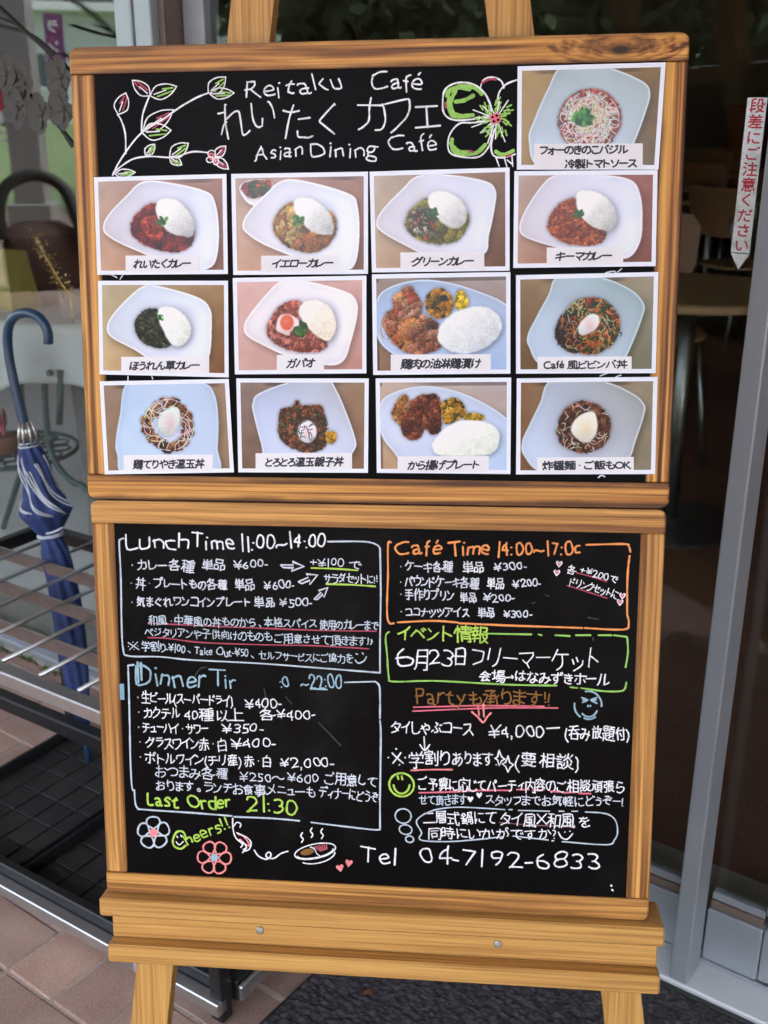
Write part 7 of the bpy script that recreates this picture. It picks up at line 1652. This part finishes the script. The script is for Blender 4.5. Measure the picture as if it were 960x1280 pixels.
banner(69, 26, .42, 1.35, 3.28, (120, 60, 110), 'ランチ', 'narrow purple banner seen small in the window beside the pillar')
# pale building with a long white eave
hx = -47
bl = thing('long_building', 'long pale grey building with a white eave, seen reflected in the left window', 'building', at(hx, 0, 0))
M_w2 = plain('grey_render', srgb(206, 214, 212), .85, 0, var=.06, scale=1)
M_wh = plain('white_trim', srgb(236, 238, 236), .6, 0, var=.02)
M_dg = plain('dark_roofing', srgb(96, 104, 98), .8, 0, var=.08)
mesh('wall', bev(hx-8, hx, -38, 30, -.1, 5.0, .02), M_w2, bl)
mesh('eave', bev(hx-8.4, hx+.9, -38.5, 30.5, 4.85, 5.15, .02), M_wh, bl)
mesh('roof', bev(hx-8.2, hx+.6, -38.3, 30.3, 5.16, 7.4, .05), M_dg, bl)
for k in range(-14, 12):
    fr = mesh('window', bev(hx+.002, hx+.06, k*2.5, k*2.5+1.5, 2.0, 3.4, .01), M_wh, bl)
    mesh('pane', box(hx+.061, hx+.07, k*2.5+.08, k*2.5+1.42, 2.08, 3.32), plain('dark_pane', srgb(90, 104, 108), .2) if k == -14 else bpy.data.materials['dark_pane'], fr)
fe = thing('white_fence', 'white rail fence in front of the long pale building', 'fence', at(hx+3, 0, .7))
for k in range(-15, 11): mesh('fence_post', bev(hx+2.97, hx+3.03, k*2.4-.03, k*2.4+.03, .2, 2.1, .005), M_wh, fe)
for z in (1.3, 1.95): mesh('rail', bev(hx+3.031, hx+3.07, -36, 26, z, z+.07, .005), M_wh, fe)
# trees
M_leaf = NT('leaf_green'); v = M_leaf.coords((1, 1, 1)); f_ = M_leaf.noise(v, .9, 3); g_ = M_leaf.noise(v, 14, 2)
M_leaf.l(M_leaf.mix(.5, M_leaf.ramp(f_, [(.35, (.016, .035, .010, 1)), (.65, (.06, .10, .028, 1))]), M_leaf.ramp(g_, [(.3, (.02, .04, .012, 1)), (.7, (.07, .11, .03, 1))])), M_leaf.p.inputs['Base Color'])
M_leaf.set(Roughness=.8); M_leaf = M_leaf.m
M_bark = plain('bark', (.07, .05, .035), .9, 0, var=.3)
def crown_mesh(seed, n, R_, zc):
    r = np.random.default_rng(seed); V, F = [], []
    cl = [(r.normal(0, .42, 3)*np.array((R_, R_, R_*.8))) for _ in range(16)]
    for i in range(n):
        c = cl[r.integers(16)]+r.normal(0, R_*.24, 3); c[2] = max(c[2], -R_*.75)+zc
        w = r.uniform(.09, .2); a = r.normal(0, 1, 3); a /= np.linalg.norm(a); b_ = np.cross(a, r.normal(0, 1, 3)); b_ /= np.linalg.norm(b_)
        k = len(V); V += [c-a*w, c+b_*w*.5, c+a*w, c-b_*w*.5]; F.append((k, k+1, k+2, k+3))
    return V, F
cm = [crown_mesh(s, 5200, 2.3, 2.9) for s in (1, 2)]
CME = []
for V, F in cm:
    me = bpy.data.meshes.new('crown'); me.from_pydata([tuple(map(float, v_)) for v_ in V], [], F); me.materials.append(M_leaf); CME.append(me)
tg_ = tube([(0, 0, -.1), (.05, 0, 1.2), (0, .05, 2.4), (.1, 0, 3.8)], [.2, .16, .12, .05], 8)
br_ = join(*[tube([(0, 0, 1.9+.3*k), (.7*math.cos(k*2.2), .7*math.sin(k*2.2), 2.9+.3*k), (1.4*math.cos(k*2.2), 1.4*math.sin(k*2.2), 3.6+.3*k)], [.08, .05, .02], 6) for k in range(5)])
tl = [(-12.5, -2.2), (-13, -6), (-11, -9.5), (-8, -12.5), (-4.5, -13.5), (-1, -13), (2.5, -13.5), (6.5, -12), (-16, -4), (-15, -9), (-7, -16), (0, -17), (-11.5, -14), (9, -7)]
desc = ['dark green tree nearest the building end of the lawn', 'broad dark tree beside the lawn path', 'tree at the bend of the tree row', 'tree left of the forecourt middle', 'tree facing the boards from the left', 'tree straight behind the viewer', 'tree facing the boards from the right', 'tree at the right end of the row',
        'rear tree behind the first two', 'rear tree behind the bend', 'rear tree behind the forecourt middle', 'rearmost tree behind the viewer', 'rear tree filling the corner', 'single tree at the far right of the forecourt']
for i, (x, y) in enumerate(tl):
    M_ = at(x, y, 0, i*1.7); o = thing('leafy_tree', desc[i], 'tree', M_, 'trees round the forecourt')
    if i == 0:
        tk = mesh('trunk', tg_, M_bark, o, M_, smooth=True); bk = mesh('limbs', br_, M_bark, o, M_, smooth=True)
    else:
        for src in (tk, bk):
            c = src.copy(); COL.objects.link(c); c.parent = o; c.matrix_basis = Matrix.Identity(4)
    c = bpy.data.objects.new('crown', CME[i % 2]); COL.objects.link(c); c.parent = o
    c.matrix_basis = Matrix.Diagonal((1+.1*(i % 3), 1+.1*(i % 2), .95+.12*(i % 4), 1))
